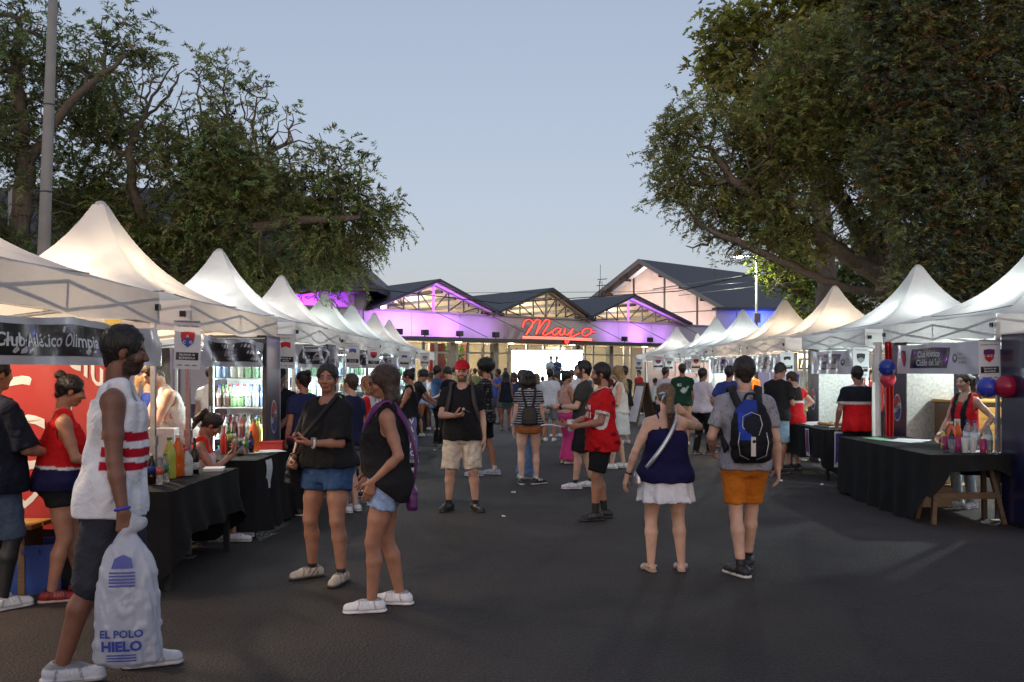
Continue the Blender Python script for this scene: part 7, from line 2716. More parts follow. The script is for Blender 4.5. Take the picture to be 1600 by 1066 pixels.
p11 = person('bearded man in red football jersey and black shorts holding a leaflet', 940, 9.9, 98, 1.70, 'm', 1.1, belly=0.02, skin='tan', hair=('short', 'black'), top=dict(k='tee', c=RED, loose=0.026, hem=0.78, sl=0.70, flare=0.025, fn=redj_fn, amp=0.009, hf=0.75), bottom=dict(k='shorts', c=(0.014, 0.014, 0.016), len=0.88, loose=0.024),
             shoes=dict(c=(0.018, 0.018, 0.02), sole=(0.03, 0.03, 0.03)), face=dict(beard=0.9, sock=(0.02, 0.02, 0.02), sockz=0.20), L=dict(t=(-0.13, 0.30, 1.07), e=(-0.5, -1, -0.5), h='cup', p=(0.9, -0.2, 0.4)), Rr=dict(t=(0.05, 0.36, 1.08), e=(0.5, -1, -0.5), h='cup', p=(-0.6, 0, 0.7)),
             head=(-6, 2), res='near', feet={'R': dict(p=(0.1, -0.06), toe=-12), 'L': dict(p=(-0.1, 0.10), toe=8)})
person('blonde woman in white vest and pale skirt with long hair', 968, 15.0, 78, 1.70, 'f', 0.98, skin='light', hair=('long', 'blond'), top=dict(k='tank', c=S(216, 212, 204), loose=0.014, hem=0.95), bottom=dict(k='skirt', c=S(206, 212, 208), hz=0.58, fl=0.02, fold=0.004), shoes=dict(c=S(214, 220, 214), sole=WHT, w=1.1),
       L=dict(t=(-0.12, 0.26, 1.12), e=(-0.4, -1, -0.5)), Rr=dict(t=(0.06, 0.28, 1.14)), head=(0, 18), res='mid', feet={'R': dict(p=(0.09, -0.06)), 'L': dict(p=(-0.1, 0.12))})
person('woman in pale top and bright pink trousers half hidden by the olive tee', 886, 15.8, -70, 1.62, 'f', 1.0, skin='tan', hair=('bun', 'black'), top=dict(k='tank', c=S(190, 150, 140), loose=0.014, hem=0.95), bottom=dict(k='pants', c=S(206, 66, 130), loose=0.03, hem=0.10), shoes=dict(c=S(170, 140, 110)), Rr=dict(t=(0.1, 0.3, 1.2), e=(0.5, -1, -0.5)), L=dict(t=(-0.1, 0.3, 1.2)), res='far')

# --- right centre
p14 = person('woman from behind in navy strappy top and white ruffled shorts', 1040, 7.35, 2, 1.52, 'f', 1.2, skin='light', hair=('pony', 'dirty', 0.36, 'brown'), top=dict(k='cami', c=S(26, 24, 66), loose=0.03, hem=0.85, flare=0.035, amp=0.012, fq=14), bottom=dict(k='skirt', c=S(222, 222, 228), hz=0.665, fl=0.055, fold=0.016),
             shoes=dict(k='sandal', c=S(196, 178, 170), sole=S(170, 150, 140)), L=dict(t=(-0.36, 0.02, 0.90), e=(-0.6, -1, 0)), Rr=dict(t=(0.19, 0.08, 1.50), e=(0.55, 0.1, -1), h='grip', p=(-0.3, 1, 0.2), f=(-0.75, 0.35, 0.55)), head=(4, 0), res='near',
             feet={'R': dict(p=(0.15, 0.0), toe=-8), 'L': dict(p=(-0.14, -0.01), toe=14)})


def speck_fn(q, C, arms, V):
    C[:] = S(150, 150, 160)
    C[(np.sin(q[:, 0] * 130 + 4 * np.sin(q[:, 2] * 50)) * np.sin(q[:, 2] * 110 + 3 * np.sin(q[:, 0] * 60))) > 0.82] = S(90, 92, 108)
    return C


p15 = person('man from behind in grey tee and orange shorts with blue and black backpack', 1163, 7.25, -8, 1.73, 'm', 1.0, skin='light', hair=('short', 'dark'), top=dict(k='tee', c=GREY, loose=0.02, hem=0.86, sl=0.72, fn=speck_fn, amp=0.009), bottom=dict(k='shorts', c=S(196, 112, 34), len=0.80, loose=0.018),
             shoes=dict(c=(0.016, 0.016, 0.02), sole=S(214, 210, 206), w=1.08), face=dict(sock=(0.02, 0.02, 0.02), sockz=0.14), L=dict(t=(-0.24, 0.18, 1.0), e=(-0.3, -1, 0)), Rr=dict(t=(0.27, 0.02, 0.87), e=(0.4, -1, 0)), head=(6, 3), res='near',
             feet={'R': dict(p=(0.05, 0.20), toe=-10), 'L': dict(p=(-0.04, -0.10), toe=34)})
person('man in blue polo shirt half hidden by the backpack man', 1140, 15.6, -30, 1.70, 'm', 1.12, skin='tan', hair=('short', 'black'), top=dict(k='polo', c=S(52, 66, 128), loose=0.022, hem=0.84, sl=0.7), bottom=dict(k='shorts', c=BLK, len=0.9), shoes=dict(c=BLK, sole=WHT), L=dict(t=(-0.26, 0.1, 0.95)), res='far')
person('man in plain white tee and black trousers facing the right stalls', 1098, 17.4, -58, 1.66, 'm', 1.1, skin='brown', hair=('short', 'black'), top=dict(k='tee', c=S(206, 196, 206), loose=0.022, hem=0.86, sl=0.7), bottom=dict(k='pants', c=BLK, loose=0.016), shoes=dict(c=(0.03, 0.02, 0.03), sole=S(180, 150, 160)),
       Rr=dict(t=(0.16, 0.32, 1.06), e=(0.5, -1, -0.4)), L=dict(t=(-0.16, 0.32, 1.06), e=(-0.5, -1, -0.4)), res='far', feet={'R': dict(p=(0.1, 0.1)), 'L': dict(p=(-0.1, -0.1))})


def greentee(q, C, arms, V):
    C[:] = S(30, 62, 48)
    x, z = q[:, 0], q[:, 2]
    b = q[:, 1] < -0.05
    C[b & (np.hypot((x - 0.02) / 0.06, (z - 1.20) / 0.06) < 1)] = S(190, 205, 200)
    C[b & (np.abs(x - 0.085 - (z - 1.22) * 0.6) < 0.018) & (z > 1.20) & (z < 1.30)] = S(190, 205, 200)
    C[b & (np.abs(x + 0.07) < 0.05) & (((z > 1.29) & (z < 1.305)) | ((z > 1.32) & (z < 1.335)))] = S(190, 205, 200)
    return C


person('man from behind in dark green tee with white hand print', 1066, 19.6, -6, 1.76, 'm', 1.06, skin='tan', hair=('short', 'black'), top=dict(k='tee', c=BLK, loose=0.022, hem=0.86, sl=0.7, fn=greentee), bottom=dict(k='shorts', c=S(190, 160, 130), len=0.9, loose=0.02), shoes=dict(c=WHT), res='far')
person('man in white tee with cropped hair beside the green tee', 1040, 21.0, -52, 1.70, 'm', 1.1, skin='tan', hair=('buzz', 'black'), top=dict(k='tee', c=S(214, 204, 210), loose=0.024, hem=0.86, sl=0.7), bottom=dict(k='shorts', c=BLK, len=0.9), shoes=dict(c=WHT), Rr=dict(t=(0.14, 0.32, 1.06)), res='far')
person('man in black tee and pale blue shorts with head bowed at right', 1214, 14.3, -48, 1.75, 'm', 1.06, skin='tan', hair=('short', 'dark'), top=dict(k='tee', c=S(34, 34, 36), loose=0.024, hem=0.84, sl=0.75), bottom=dict(k='shorts', c=S(150, 186, 210), mat='denim', len=1.0, loose=0.022), shoes=dict(c=BLK, sole=S(150, 140, 130)),
       Rr=dict(t=(0.10, 0.30, 1.10), e=(0.6, -0.8, -0.5)), L=dict(t=(-0.08, 0.32, 1.12), e=(-0.6, -0.8, -0.5)), lean=4, head=(0, 26), res='mid', feet={'R': dict(p=(0.1, -0.06)), 'L': dict(p=(-0.1, 0.12))})


def redgre(q, C, arms, V):
    C[:] = S(196, 26, 34)
    C[(q[:, 2] > 1.24) & (np.abs(q[:, 0]) < 0.10)] = S(40, 30, 34)
    C[(q[:, 2] > 1.215) & (q[:, 2] < 1.24)] = S(220, 214, 214)
    return C


person('boy in red and black vest with one hand on his hip at the right stall', 1240, 14.9, 22, 1.60, 'm', 1.0, skin='light', hair=('short', 'brown'), top=dict(k='tee', c=RED, loose=0.026, hem=0.80, sl=0.35, fn=redgre), bottom=dict(k='shorts', c=BLK, len=0.9, loose=0.03), shoes=dict(c=BLK, sole=S(150, 140, 130)),
       Rr=dict(t=(0.20, 0.06, 1.08), e=(1, -0.4, 0.1), h='relax', p=(0, 0, -1), f=(-0.8, 0.3, -0.3)), L=dict(t=(-0.12, 0.3, 1.05)), head=(20, 20), res='mid')
person('vendor from behind in black, white and red shirt at the second right stall', 1340, 12.9, -4, 1.68, 'm', 1.16, skin='tan', hair=('short', 'black'), top=dict(k='tee', c=BLK, loose=0.024, hem=0.80, sl=0.72, fn=bands(S(30, 34, 44), [(0.5, 1.20, S(206, 28, 34)), (1.20, 1.245, S(214, 210, 212)), (1.475, 1.7, S(230, 200, 204))])), bottom=dict(k='pants', c=BLK), shoes=dict(c=BLK),
       L=dict(t=(-0.27, 0.12, 0.90)), Rr=dict(t=(0.22, 0.2, 0.95)), res='mid', head=(6, 8))


def vestripe(q, C, arms, V):
    C[:] = S(204, 34, 44)
    C[(np.sin(q[:, 0] * 42 + 1.57) < 0.0)] = S(34, 34, 42)
    return C


person('young woman vendor in red and black striped vest with hand on hip at right', 1508, 10.75, 118, 1.60, 'f', 0.98, skin='light', hair=('pony', 'dark', 0.26, 'blond'), top=dict(k='tank', c=RED, loose=0.016, hem=0.94, fn=vestripe), bottom=dict(k='pants', c=S(186, 204, 214), mat='denim', loose=0.012), shoes=dict(c=WHT, sole=WHT),
       L=dict(t=(-0.23, 0.03, 0.98), e=(-1, -0.5, 0.1), h='relax', p=(0, 0, -1), f=(0.8, 0.3, -0.3)), Rr=dict(t=(0.26, 0.16, 0.95)), head=(-8, 4), res='mid')

# --- vendors and customers at the left stalls
def orange_fn(q, C, arms, V):
    C[:] = S(232, 226, 220)
    f = q[:, 1] > 0.06
    C[f & (q[:, 2] > 1.16) & (q[:, 2] < 1.21) & (np.sin(q[:, 0] * 120) > 0)] = S(214, 84, 50)
    C[f & (q[:, 2] > 1.30) & (q[:, 2] < 1.33) & (np.abs(np.abs(q[:, 0]) - 0.09) < 0.02)] = S(214, 84, 50)
    return C


person('tall man in white sleeveless jersey with orange print leaning over the back table', 282, 9.75, 128, 1.78, 'm', 1.1, skin='light', hair=('short', 'brown'), top=dict(k='tank', c=WHT, loose=0.026, hem=0.84, fn=orange_fn), bottom=dict(k='shorts', c=RED, len=0.9), shoes=dict(c=WHT), lean=24, head=(10, 22), L=dict(t=(-0.2, 0.42, 0.86)), Rr=dict(t=(0.18, 0.40, 0.86)), res='mid')
p25 = person('seated woman with ponytail in white vest with red trim reading her phone', 300, 8.62, -80, 1.62, 'f', 1.02, skin='tan', hair=('highpony', 'dark', 0.22, 'dirty'), top=dict(k='tank', c=S(220, 120, 110), loose=0.018, hem=0.86, fn=bands(S(224, 214, 212), [(1.36, 1.6, S(206, 50, 40))])), bottom=dict(k='shorts', c=RED, len=0.8), shoes=dict(c=WHT),
             drop=0.40, lean=14, head=(0, 30), L=dict(t=(-0.05, 0.38, 0.90), h='phone', p=(0.2, -0.4, 0.9)), Rr=dict(t=(0.10, 0.40, 0.88), h='phone', p=(-0.2, -0.4, 0.9)), feet={'R': dict(p=(0.1, 0.42)), 'L': dict(p=(-0.1, 0.42))}, res='mid')
person('woman in pale hairnet and navy shirt at the back of the left stall', 250, 11.2, 158, 1.62, 'f', 1.0, skin='light', hair=('net', 'dark'), top=dict(k='polo', c=NAVY, loose=0.018, hem=0.88), bottom=dict(k='pants', c=BLK), shoes=dict(c=BLK), face=dict(hat=S(160, 196, 200)), head=(0, 22), Rr=dict(t=(0.1, 0.3, 1.0)), L=dict(t=(-0.1, 0.3, 1.0)), res='far')
person('blonde ponytailed woman in blue shirt turned away inside the left stall', 233, 10.6, -70, 1.62, 'f', 1.0, skin='light', hair=('pony', 'blond', 0.34), top=dict(k='tee', c=S(50, 68, 150), loose=0.02, hem=0.88), bottom=dict(k='pants', c=BLK), shoes=dict(c=BLK), res='far')
person('man in black polo and dark cap serving at the second left table', 436, 10.95, 168, 1.66, 'm', 1.02, skin='brown', hair=('cap', 'black'), top=dict(k='polo', c=S(24, 26, 34), loose=0.018, hem=0.86), bottom=dict(k='pants', c=BLK), shoes=dict(c=BLK), face=dict(hat=(0.02, 0.02, 0.022)), head=(20, 10), Rr=dict(t=(0.12, 0.3, 1.0)), L=dict(t=(-0.12, 0.3, 0.98)), res='mid')
person('customer in navy shirt with dark bun behind the woman in black blouse', 474, 10.2, 48, 1.62, 'f', 1.1, skin='tan', hair=('bun', 'black'), top=dict(k='tee', c=S(34, 40, 76), loose=0.024, hem=0.86), bottom=dict(k='pants', c=BLK), shoes=dict(c=BLK), res='mid')
person('boy in navy tee with short brown hair between the two women', 548, 10.4, 62, 1.58, 'm', 1.05, skin='light', hair=('short', 'brown'), top=dict(k='tee', c=S(32, 36, 66), loose=0.024, hem=0.86), bottom=dict(k='shorts', c=S(120, 110, 130), len=0.9), shoes=dict(c=WHT), res='mid')
person('red haired woman in white tee with red sleeves behind the woman in glasses', 574, 11.7, 84, 1.55, 'f', 1.04, skin='light', hair=('half', 'orange'), top=dict(k='tee', c=RED, loose=0.018, hem=0.92, sl=0.6, fn=lambda q, C, a, V: np.where((np.abs(q[:, 0]) > 0.125)[:, None], np.array(S(206, 36, 40)), np.array(S(216, 208, 206)))), bottom=dict(k='shorts', c=S(90, 84, 84), len=0.7), shoes=dict(c=BLK, sole=WHT),
       L=dict(t=(-0.12, 0.3, 1.06)), Rr=dict(t=(0.1, 0.3, 1.06)), res='mid')
p32 = person('woman with dark bun in black vest at the fourth left table', 640, 14.4, 86, 1.64, 'f', 1.04, skin='tan', hair=('bun', 'black'), top=dict(k='tank', c=S(24, 26, 32), loose=0.014, hem=0.92), bottom=dict(k='pants', c=BLK, loose=0.02), shoes=dict(c=WHT), L=dict(t=(-0.1, 0.36, 1.1), e=(-0.4, -1, -0.4)), Rr=dict(t=(0.08, 0.38, 1.1)), res='mid', head=(0, 10))
person('man in black shirt bending forward over the fourth left table', 640, 18.2, -70, 1.70, 'm', 1.0, skin='tan', hair=('short', 'black'), top=dict(k='tee', c=S(40, 36, 36), loose=0.02, hem=0.86), bottom=dict(k='pants', c=BLK), shoes=dict(c=BLK), lean=26, head=(0, 18), L=dict(t=(-0.15, 0.55, 0.98)), Rr=dict(t=(0.12, 0.58, 1.0)), res='far')
person('man in blue shirt facing right beside the far left table', 684, 19.6, -60, 1.72, 'm', 1.0, skin='tan', hair=('short', 'black'), top=dict(k='tee', c=S(64, 96, 140), loose=0.022, hem=0.82), bottom=dict(k='pants', c=BLK), shoes=dict(c=BLK), Rr=dict(t=(0.08, 0.34, 1.1)), L=dict(t=(-0.1, 0.3, 1.1)), res='far')
person('man in black tee with bowed head facing left beside the blue shirt', 702, 19.0, 62, 1.70, 'm', 1.04, skin='light', hair=('short', 'black'), top=dict(k='tee', c=S(26, 30, 40), loose=0.022, hem=0.84), bottom=dict(k='pants', c=BLK), shoes=dict(c=BLK), L=dict(t=(-0.1, 0.34, 1.08)), Rr=dict(t=(0.1, 0.3, 1.08)), head=(0, 24), res='far')

# --- the crowd before the screen
G_ = 'crowd before the bright screen'
crowd = [
    (778, 27, 120, 'm', ('short', 'black'), S(54, 80, 170), 'shorts', S(60, 70, 90), 'man in bright blue tee at the left of the far crowd', 1.72),
    (790, 24, 8, 'f', ('long', 'black'), S(24, 34, 48), 'shorts', S(70, 90, 90), 'woman from behind in black halter top and short shorts', 1.66),
    (803, 26, 0, 'f', ('half', 'brown'), S(40, 60, 100), 'shorts', S(90, 120, 160), 'woman in navy top with folded arms beside the black halter', 1.64),
    (814, 33, 10, 'm', ('short', 'black'), S(60, 80, 100), 'pants', BLK, 'small dark haired figure before the left part of the screen', 1.5),
    (838, 21, -20, 'f', ('half', 'dirty'), S(180, 190, 196), 'pants', S(30, 34, 40), 'woman with light brown hair right of the striped tee', 1.62),
    (859, 20.6, -4, 'm', ('short', 'black'), S(206, 214, 222), 'shorts', S(120, 130, 140), 'man from behind in loose white tee in the far crowd', 1.72),
    (871, 22, 20, 'f', ('pony', 'brown'), S(60, 66, 78), 'shorts', S(214, 208, 190), 'woman in dark vest and cream shorts beside the white tee', 1.66),
    (882, 27, -10, 'f', ('long', 'black'), S(40, 56, 76), 'pants', S(30, 40, 54), 'woman with long black hair in dark jacket before the screen', 1.60),
    (893, 26, 40, 'm', ('short', 'brown'), S(210, 216, 220), 'shorts', S(60, 60, 66), 'man in white tee left of the bearded man', 1.70),
    (904, 18.5, 70, 'm', ('short', 'black'), S(200, 200, 206), 'shorts', S(60, 60, 66), 'man with blue lit hair behind the bearded man', 1.80),
    (949, 27, 20, 'f', ('bun', 'black'), S(90, 40, 40), 'pants', BLK, 'woman with topknot beyond the red jersey', 1.70),
    (975, 20, 40, 'm', ('short', 'black'), S(36, 48, 44), 'shorts', S(150, 120, 90), 'man in dark green tee behind the blonde woman', 1.78),
    (766, 32, 160, 'f', ('long', 'black'), S(180, 70, 60), 'skirt', S(40, 40, 60), 'woman in coral top near the red wall', 1.62),
    (742, 33, 10, 'm', ('short', 'black'), S(120, 130, 90), 'pants', BLK, 'man in olive shirt near the plant wall', 1.75),
    (709, 31, -60, 'm', ('short', 'black'), S(170, 160, 110), 'pants', S(60, 70, 90), 'man in khaki shirt beyond the left stalls', 1.78),
    (697, 36, 180, 'f', ('long', 'dark'), S(160, 60, 60), 'pants', BLK, 'woman in red top beyond the left stalls', 1.64),
    (790, 40, 170, 'm', ('short', 'black'), S(110, 130, 150), 'pants', BLK, 'man standing left of the screen by the doors', 1.78),
    (848, 37, -30, 'f', ('bob', 'black'), S(90, 110, 130), 'pants', BLK, 'small figure before the lower edge of the screen', 1.45),
    (918, 38, 15, 'm', ('short', 'black'), S(70, 90, 120), 'pants', BLK, 'figure in blue shirt at the right edge of the screen', 1.52),
    (1024, 27, -70, 'm', ('short', 'black'), S(206, 218, 222), 'pants', S(40, 40, 50), 'child sized figure in white top among the far right stalls', 1.45),
    (998, 33, 120, 'm', ('short', 'black'), S(180, 40, 40), 'pants', BLK, 'figure in red shirt at the far right stalls', 1.70),
    (658, 22.2, 100, 'm', ('short', 'brown'), S(150, 180, 214), 'shorts', S(160, 100, 70), 'man in pale blue shirt at the far left stall', 1.70),
    (672, 24.5, 95, 'f', ('bun', 'black'), S(190, 190, 200), 'shorts', S(200, 120, 60), 'woman in white top at the far left stall', 1.62),
]
for i, (px, d, yw, sx, hr, tc_, bk, bc, lb, H) in enumerate(crowd):
    r_ = random.Random(i)
    arm = r_.choice([None, dict(t=(0.12, 0.30, 1.05)), None])
    armL = r_.choice([None, None, dict(t=(-0.12, 0.30, 1.08)), dict(t=(-0.08, 0.22, 1.36), e=(-0.8, 0, -0.7))])
    bt_ = dict(k=bk, c=bc)
    if bk == 'shorts':
        bt_['len'] = 0.55 if sx == 'f' else 0.9
    H -= 0.07
    person(lb, px, d, yw, H, sx, 0.95 + 0.2 * r_.random(), skin=r_.choice(['tan', 'light', 'mid', 'brown']), hair=hr, top=dict(k='tee' if r_.random() < 0.7 or sx == 'm' else 'tank', c=tc_, loose=0.022, hem=0.86), bottom=bt_,
           shoes=dict(c=r_.choice([WHT, BLK, S(190, 190, 190)])), Rr=arm, L=armL, res='far' if d < 24 else 'tiny', group=G_, feet={'R': dict(p=(0.1, r_.uniform(-.12, .12))), 'L': dict(p=(-0.1, r_.uniform(-.12, .12)))})
for px, lb, c in ((861, 'performer in pale shirt on the stage, left of two', S(170, 200, 210)), (870, 'performer in dark blue shirt on the stage, right of two', S(40, 80, 120))):
    person(lb, px, 42.5, 180, 1.74, 'm', 1.02, skin='mid', hair=('short', 'black'), top=dict(k='tee', c=c, loose=0.02), bottom=dict(k='pants', c=S(60, 80, 90)), shoes=dict(c=BLK), L=dict(t=(-0.1, 0.25, 1.2)), Rr=dict(t=(0.1, 0.25, 1.25)), base=0.545, res='tiny', group=G_)
# people deep inside the stalls
for i, (px, d, yw, c, lb) in enumerate(((330, 12.6, 30, S(200, 200, 205), 'helper in white shirt with black print behind the fridge'), (505, 15.6, 120, S(30, 34, 60), 'vendor in navy at the third left stall'), (1275, 19.6, 150, S(190, 150, 120), 'vendor in tan shirt deep in the warm right stall'),
                                        (1365, 17.5, 170, S(180, 60, 60), 'helper glimpsed past the red curtain'), (1175, 23.0, 140, S(206, 110, 40), 'vendor in orange in the fourth right stall'), (1090, 27.2, 150, S(180, 180, 190), 'vendor in grey in the fifth right stall'))):
    person(lb, px, d, yw, 1.68, 'm' if i % 2 else 'f', 1.02, skin='light', hair=('short', 'dark') if i % 2 else ('pony', 'dark'), top=dict(k='tee', c=c, loose=0.02), bottom=dict(k='pants', c=BLK), shoes=dict(c=BLK), res='far', Rr=dict(t=(0.12, 0.3, 1.05)))


# ------------------------------------------------------------------ things held, worn and carried
def at(p, x):
    return p['W'](x)


def arm_hand(p, s):
    a = p['arms'][s]
    return np.asarray(a[2]), np.asarray(a[3]), np.asarray(a[4])


def phone(p, s, label, col, tilt=0.0):
    w, f, n = arm_hand(p, s)
    f = unit(f)
    n = unit(n - f * (n @ f))
    c = w + f * 0.095 + n * 0.030
    lat = np.cross(n, f)
    m = MB()
    M4 = Matrix((lat, f, n)).transposed()
    m.box((0, 0, 0), (0.074, 0.152, 0.009), col=(0.01, 0.01, 0.012), M4=M4)
    t = thing('phone', label, 'phone', at(p, c), p['yaw'])
    m.build('body', 'black_plastic', t)
    m = MB()
    m.box(tuple(-n * 0.006), (0.078, 0.156, 0.006), M4=M4)
    m.build('case', simple('phone_case', col, rough=0.4), t)
    m = MB()
    m.box(tuple(n * 0.0053), (0.066, 0.14, 0.0012), M4=M4)
    m.build('screen', 'ink', t)


phone(p4, -1, 'red phone in the hand of the woman in black blouse', (0.45, 0.03, 0.03))
phone(p6, 1, 'dark phone in the hand of the man in the red cap', (0.015, 0.014, 0.016))
phone(p25, 1, 'dark phone in the hand of the seated woman', (0.02, 0.03, 0.05))

# ice bag
w, f, n = arm_hand(p1, 1)
hb_ = w + np.array([0.0, 0.02, -0.10])
bag = thing('ice_bag', 'big white plastic ice bag with blue print in the striding man\'s hand', 'bag', at(p1, hb_), p1['yaw'] + R(90) - R(8))
lv = [(-0.76, 0.15, 0.055, 0), (-0.73, 0.185, 0.085, 0), (-0.55, 0.175, 0.098, 0), (-0.35, 0.168, 0.092, 0), (-0.2, 0.15, 0.075, 0), (-0.1, 0.11, 0.05, 0), (-0.03, 0.05, 0.026, 0), (0.02, 0.024, 0.018, 0)]
cr = [loft(lv, None, 0.02, pw=2.6, fold=0.004, nf=5), rc((0.0, 0.0, 0.0), (0.07, 0.0, 0.05), 0.02, 0.035, 0.02), rc((0.0, 0, 0), (0.03, 0.02, 0.075), 0.02, 0.03, 0.02)]
r_ = np.random.default_rng(3)
for k in range(46):
    a = r_.uniform(0, 2 * PI)
    z = r_.uniform(-0.72, -0.22)
    rx, ry = np.interp(z, [l[0] for l in lv], [l[1] for l in lv]), np.interp(z, [l[0] for l in lv], [l[2] for l in lv])
    cr.append(ell((rx * math.cos(a) * 0.93, ry * math.sin(a) * 0.93, z), (0.022, 0.015, 0.022), None, 0.02))
M['bag_plastic'] = fabric_tr('ice_bag_plastic', (0.66, 0.70, 0.80), 0.42, bump=0.3)
M['bag_plastic'].node_tree.nodes['Principled BSDF'].inputs['Roughness'].default_value = 0.16
soft('sack', cr, 0.008, 'bag_plastic', bag, noise=(0.007, 30, 5))


def bag_place(u, v, l=0.0):
    z = -0.42 + v
    rx, ry = np.interp(z, [q[0] for q in lv], [q[1] for q in lv]), np.interp(z, [q[0] for q in lv], [q[2] for q in lv])
    t = min(abs(u) / rx, 0.98)
    return (u, -ry * (1 - t ** 2.6) ** (1 / 2.6) - 0.026 - l, z)


for sgn in (1, -1):
    m = MB()
    pl_ = bag_place if sgn > 0 else (lambda u, v, l=0.0: tuple(a * b for a, b in zip(bag_place(u, v, l), (-1, -1, 1))))
    text_on(m, 'EL POLO', pl_, 0.0, -0.13, 0.042, 0.24, 0.03)
    text_on(m, 'HIELO', pl_, 0.0, -0.20, 0.055, 0.24, 0.04)
    m.build('brand_print', M['blue_ink'], bag)
    m = MB()
    for k in range(3):
        rect_on(m, pl_, -0.08, 0.08, -0.255 - 0.016 * k, -0.248 - 0.016 * k, 0.004, 8)
    for k in range(5):
        rect_on(m, pl_, -0.07, 0.07, 0.13 + 0.018 * k, 0.14 + 0.018 * k, 0.004, 8)
    flat_poly(m, [(-0.06, -0.03), (0.06, -0.03), (0.045, 0.025), (0, 0.045), (-0.045, 0.025)], pl_, 0, 0.26, 0.004)
    m.build('print', M['blue_ink'], bag)['kind'] = 'stuff'
bag.scale = (0.9, 0.9, 0.9)
# wrist band
wb = MB()
c = np.asarray(w) - unit(np.asarray(w) - p1['arms'][1][1]) * 0.02
ax = unit(np.asarray(w) - p1['arms'][1][1])
u_ = unit(np.cross(ax, [1, 0, 0]))
v_ = np.cross(ax, u_)
wb.tube([c + (u_ * math.cos(a) + v_ * math.sin(a)) * 0.034 for a in np.linspace(0, 2 * PI, 17)], 0.009, 6, cap=False)
wb.build('wristband', simple('blue_band', (0.06, 0.06, 0.5), rough=0.4), p1['root'], True)


def ring_on(p, s, back, r, tr, mat, name, face=None):
    a = p['arms'][s]
    ax = unit(a[2] - a[1])
    c = np.asarray(a[2]) - ax * back
    u_ = unit(np.cross(ax, [0.3, 1, 0.2]))
    v_ = np.cross(ax, u_)
    m = MB()
    m.tube([c + (u_ * math.cos(t) + v_ * math.sin(t)) * r for t in np.linspace(0, 2 * PI, 17)], tr, 6, cap=False)
    o = m.build(name, mat, p['root'], True)
    if face:
        n = unit(np.asarray(face) - ax * (np.asarray(face) @ ax))
        m = MB()
        m.box(tuple(c + n * (r + 0.003)), (0.03, 0.036, 0.010), M4=Matrix((np.cross(ax, n), ax, n)).transposed())
        m.build('watch_face', 'black_plastic' if mat != 'white_ink' else 'steel_pale', o)


ring_on(p4, -1, 0.03, 0.034, 0.010, 'white_ink', 'watch', (0, 0.4, 1))
ring_on(p4, 1, 0.03, 0.033, 0.006, 'black_plastic', 'bracelet')
ring_on(p14, -1, 0.03, 0.030, 0.006, 'black_plastic', 'bracelet')
ring_on(p10, -1, 0.03, 0.036, 0.010, 'black_plastic', 'watch', (-1, 0, 0))


def strap(p, pts, w, th, col_mat, name, parent=None, k=6):
    """flat band through torso-space points (already scaled)"""
    P_ = [Vector(q) for q in pts]
    out = []
    q = [P_[0]] + P_ + [P_[-1]]
    for i in range(1, len(q) - 2):
        p0, p1_, p2, p3 = q[i - 1:i + 3]
        for j in range(k):
            t = j / k
            out.append(0.5 * ((2 * p1_) + (p2 - p0) * t + (2 * p0 - 5 * p1_ + 4 * p2 - p3) * t * t + (3 * p1_ - p0 - 3 * p2 + p3) * t ** 3))
    out.append(P_[-1])
    cen = Vector(p['U'](0, 0, 1.2))
    m = MB()
    vs, fs = [], []
    for i, v in enumerate(out):
        tg = (out[min(i + 1, len(out) - 1)] - out[max(i - 1, 0)]).normalized()
        nr = (v - Vector((cen.x, cen.y, v.z if abs(v.z - cen.z) < 0.28 else cen.z))).normalized()
        nr = (nr - tg * nr.dot(tg)).normalized()
        sd = tg.cross(nr)
        vs += [v + sd * w / 2, v + sd * w / 2 + nr * th, v - sd * w / 2 + nr * th, v - sd * w / 2]
    for i in range(len(out) - 1):
        for a in range(4):
            b = (a + 1) % 4
            fs.append((i * 4 + a, i * 4 + b, i * 4 + 4 + b, i * 4 + 4 + a))
    m.add(vs, fs)
    return m.build(name, col_mat, parent, True)


def rel(p, label, name, cat):
    """thing placed at the wearer's origin so that torso coordinates can be used directly"""
    t = thing(name, label, cat, p['root'].location, p['yaw'])
    return t


# backpack of the man in the grey tee
U = p15['U']
bp_ = rel(p15, 'blue and black backpack with grey piping on the man in the grey tee', 'backpack', 'backpack')
cp_ = [loft([(0.93, 0.12, 0.05, -0.20), (0.97, 0.155, 0.085, -0.215), (1.10, 0.165, 0.105, -0.225), (1.25, 0.155, 0.10, -0.22), (1.36, 0.12, 0.075, -0.20), (1.43, 0.06, 0.04, -0.175)], (p15['Ru'], V3(0.03, 0, 0) + p15['U'](0, 0, 0) / p15['sc']), 0.02, pw=2.6),
       ell(p15['U'](0.03, -0.31, 1.12) / p15['sc'], (0.11, 0.035, 0.13), None, 0.03)]


def bpcol(V, C):
    q = V - np.array(p15['U'](0.03, 0, 0)) / p15['sc']
    C[:] = (0.012, 0.012, 0.015)
    blue = (np.abs(q[:, 0] + 0.06) < 0.05) & (q[:, 2] > 1.12) & (q[:, 1] < -0.2)
    C[blue] = S(44, 70, 170)
    C[(q[:, 2] > 1.33) & (q[:, 0] < 0.04)] = S(44, 60, 140)
    d_ = np.hypot(q[:, 0] / 0.075, (q[:, 2] - 1.24) / 0.075)
    C[(q[:, 1] < -0.26) & (d_ < 1.0)] = (0.016, 0.018, 0.03)
    return C


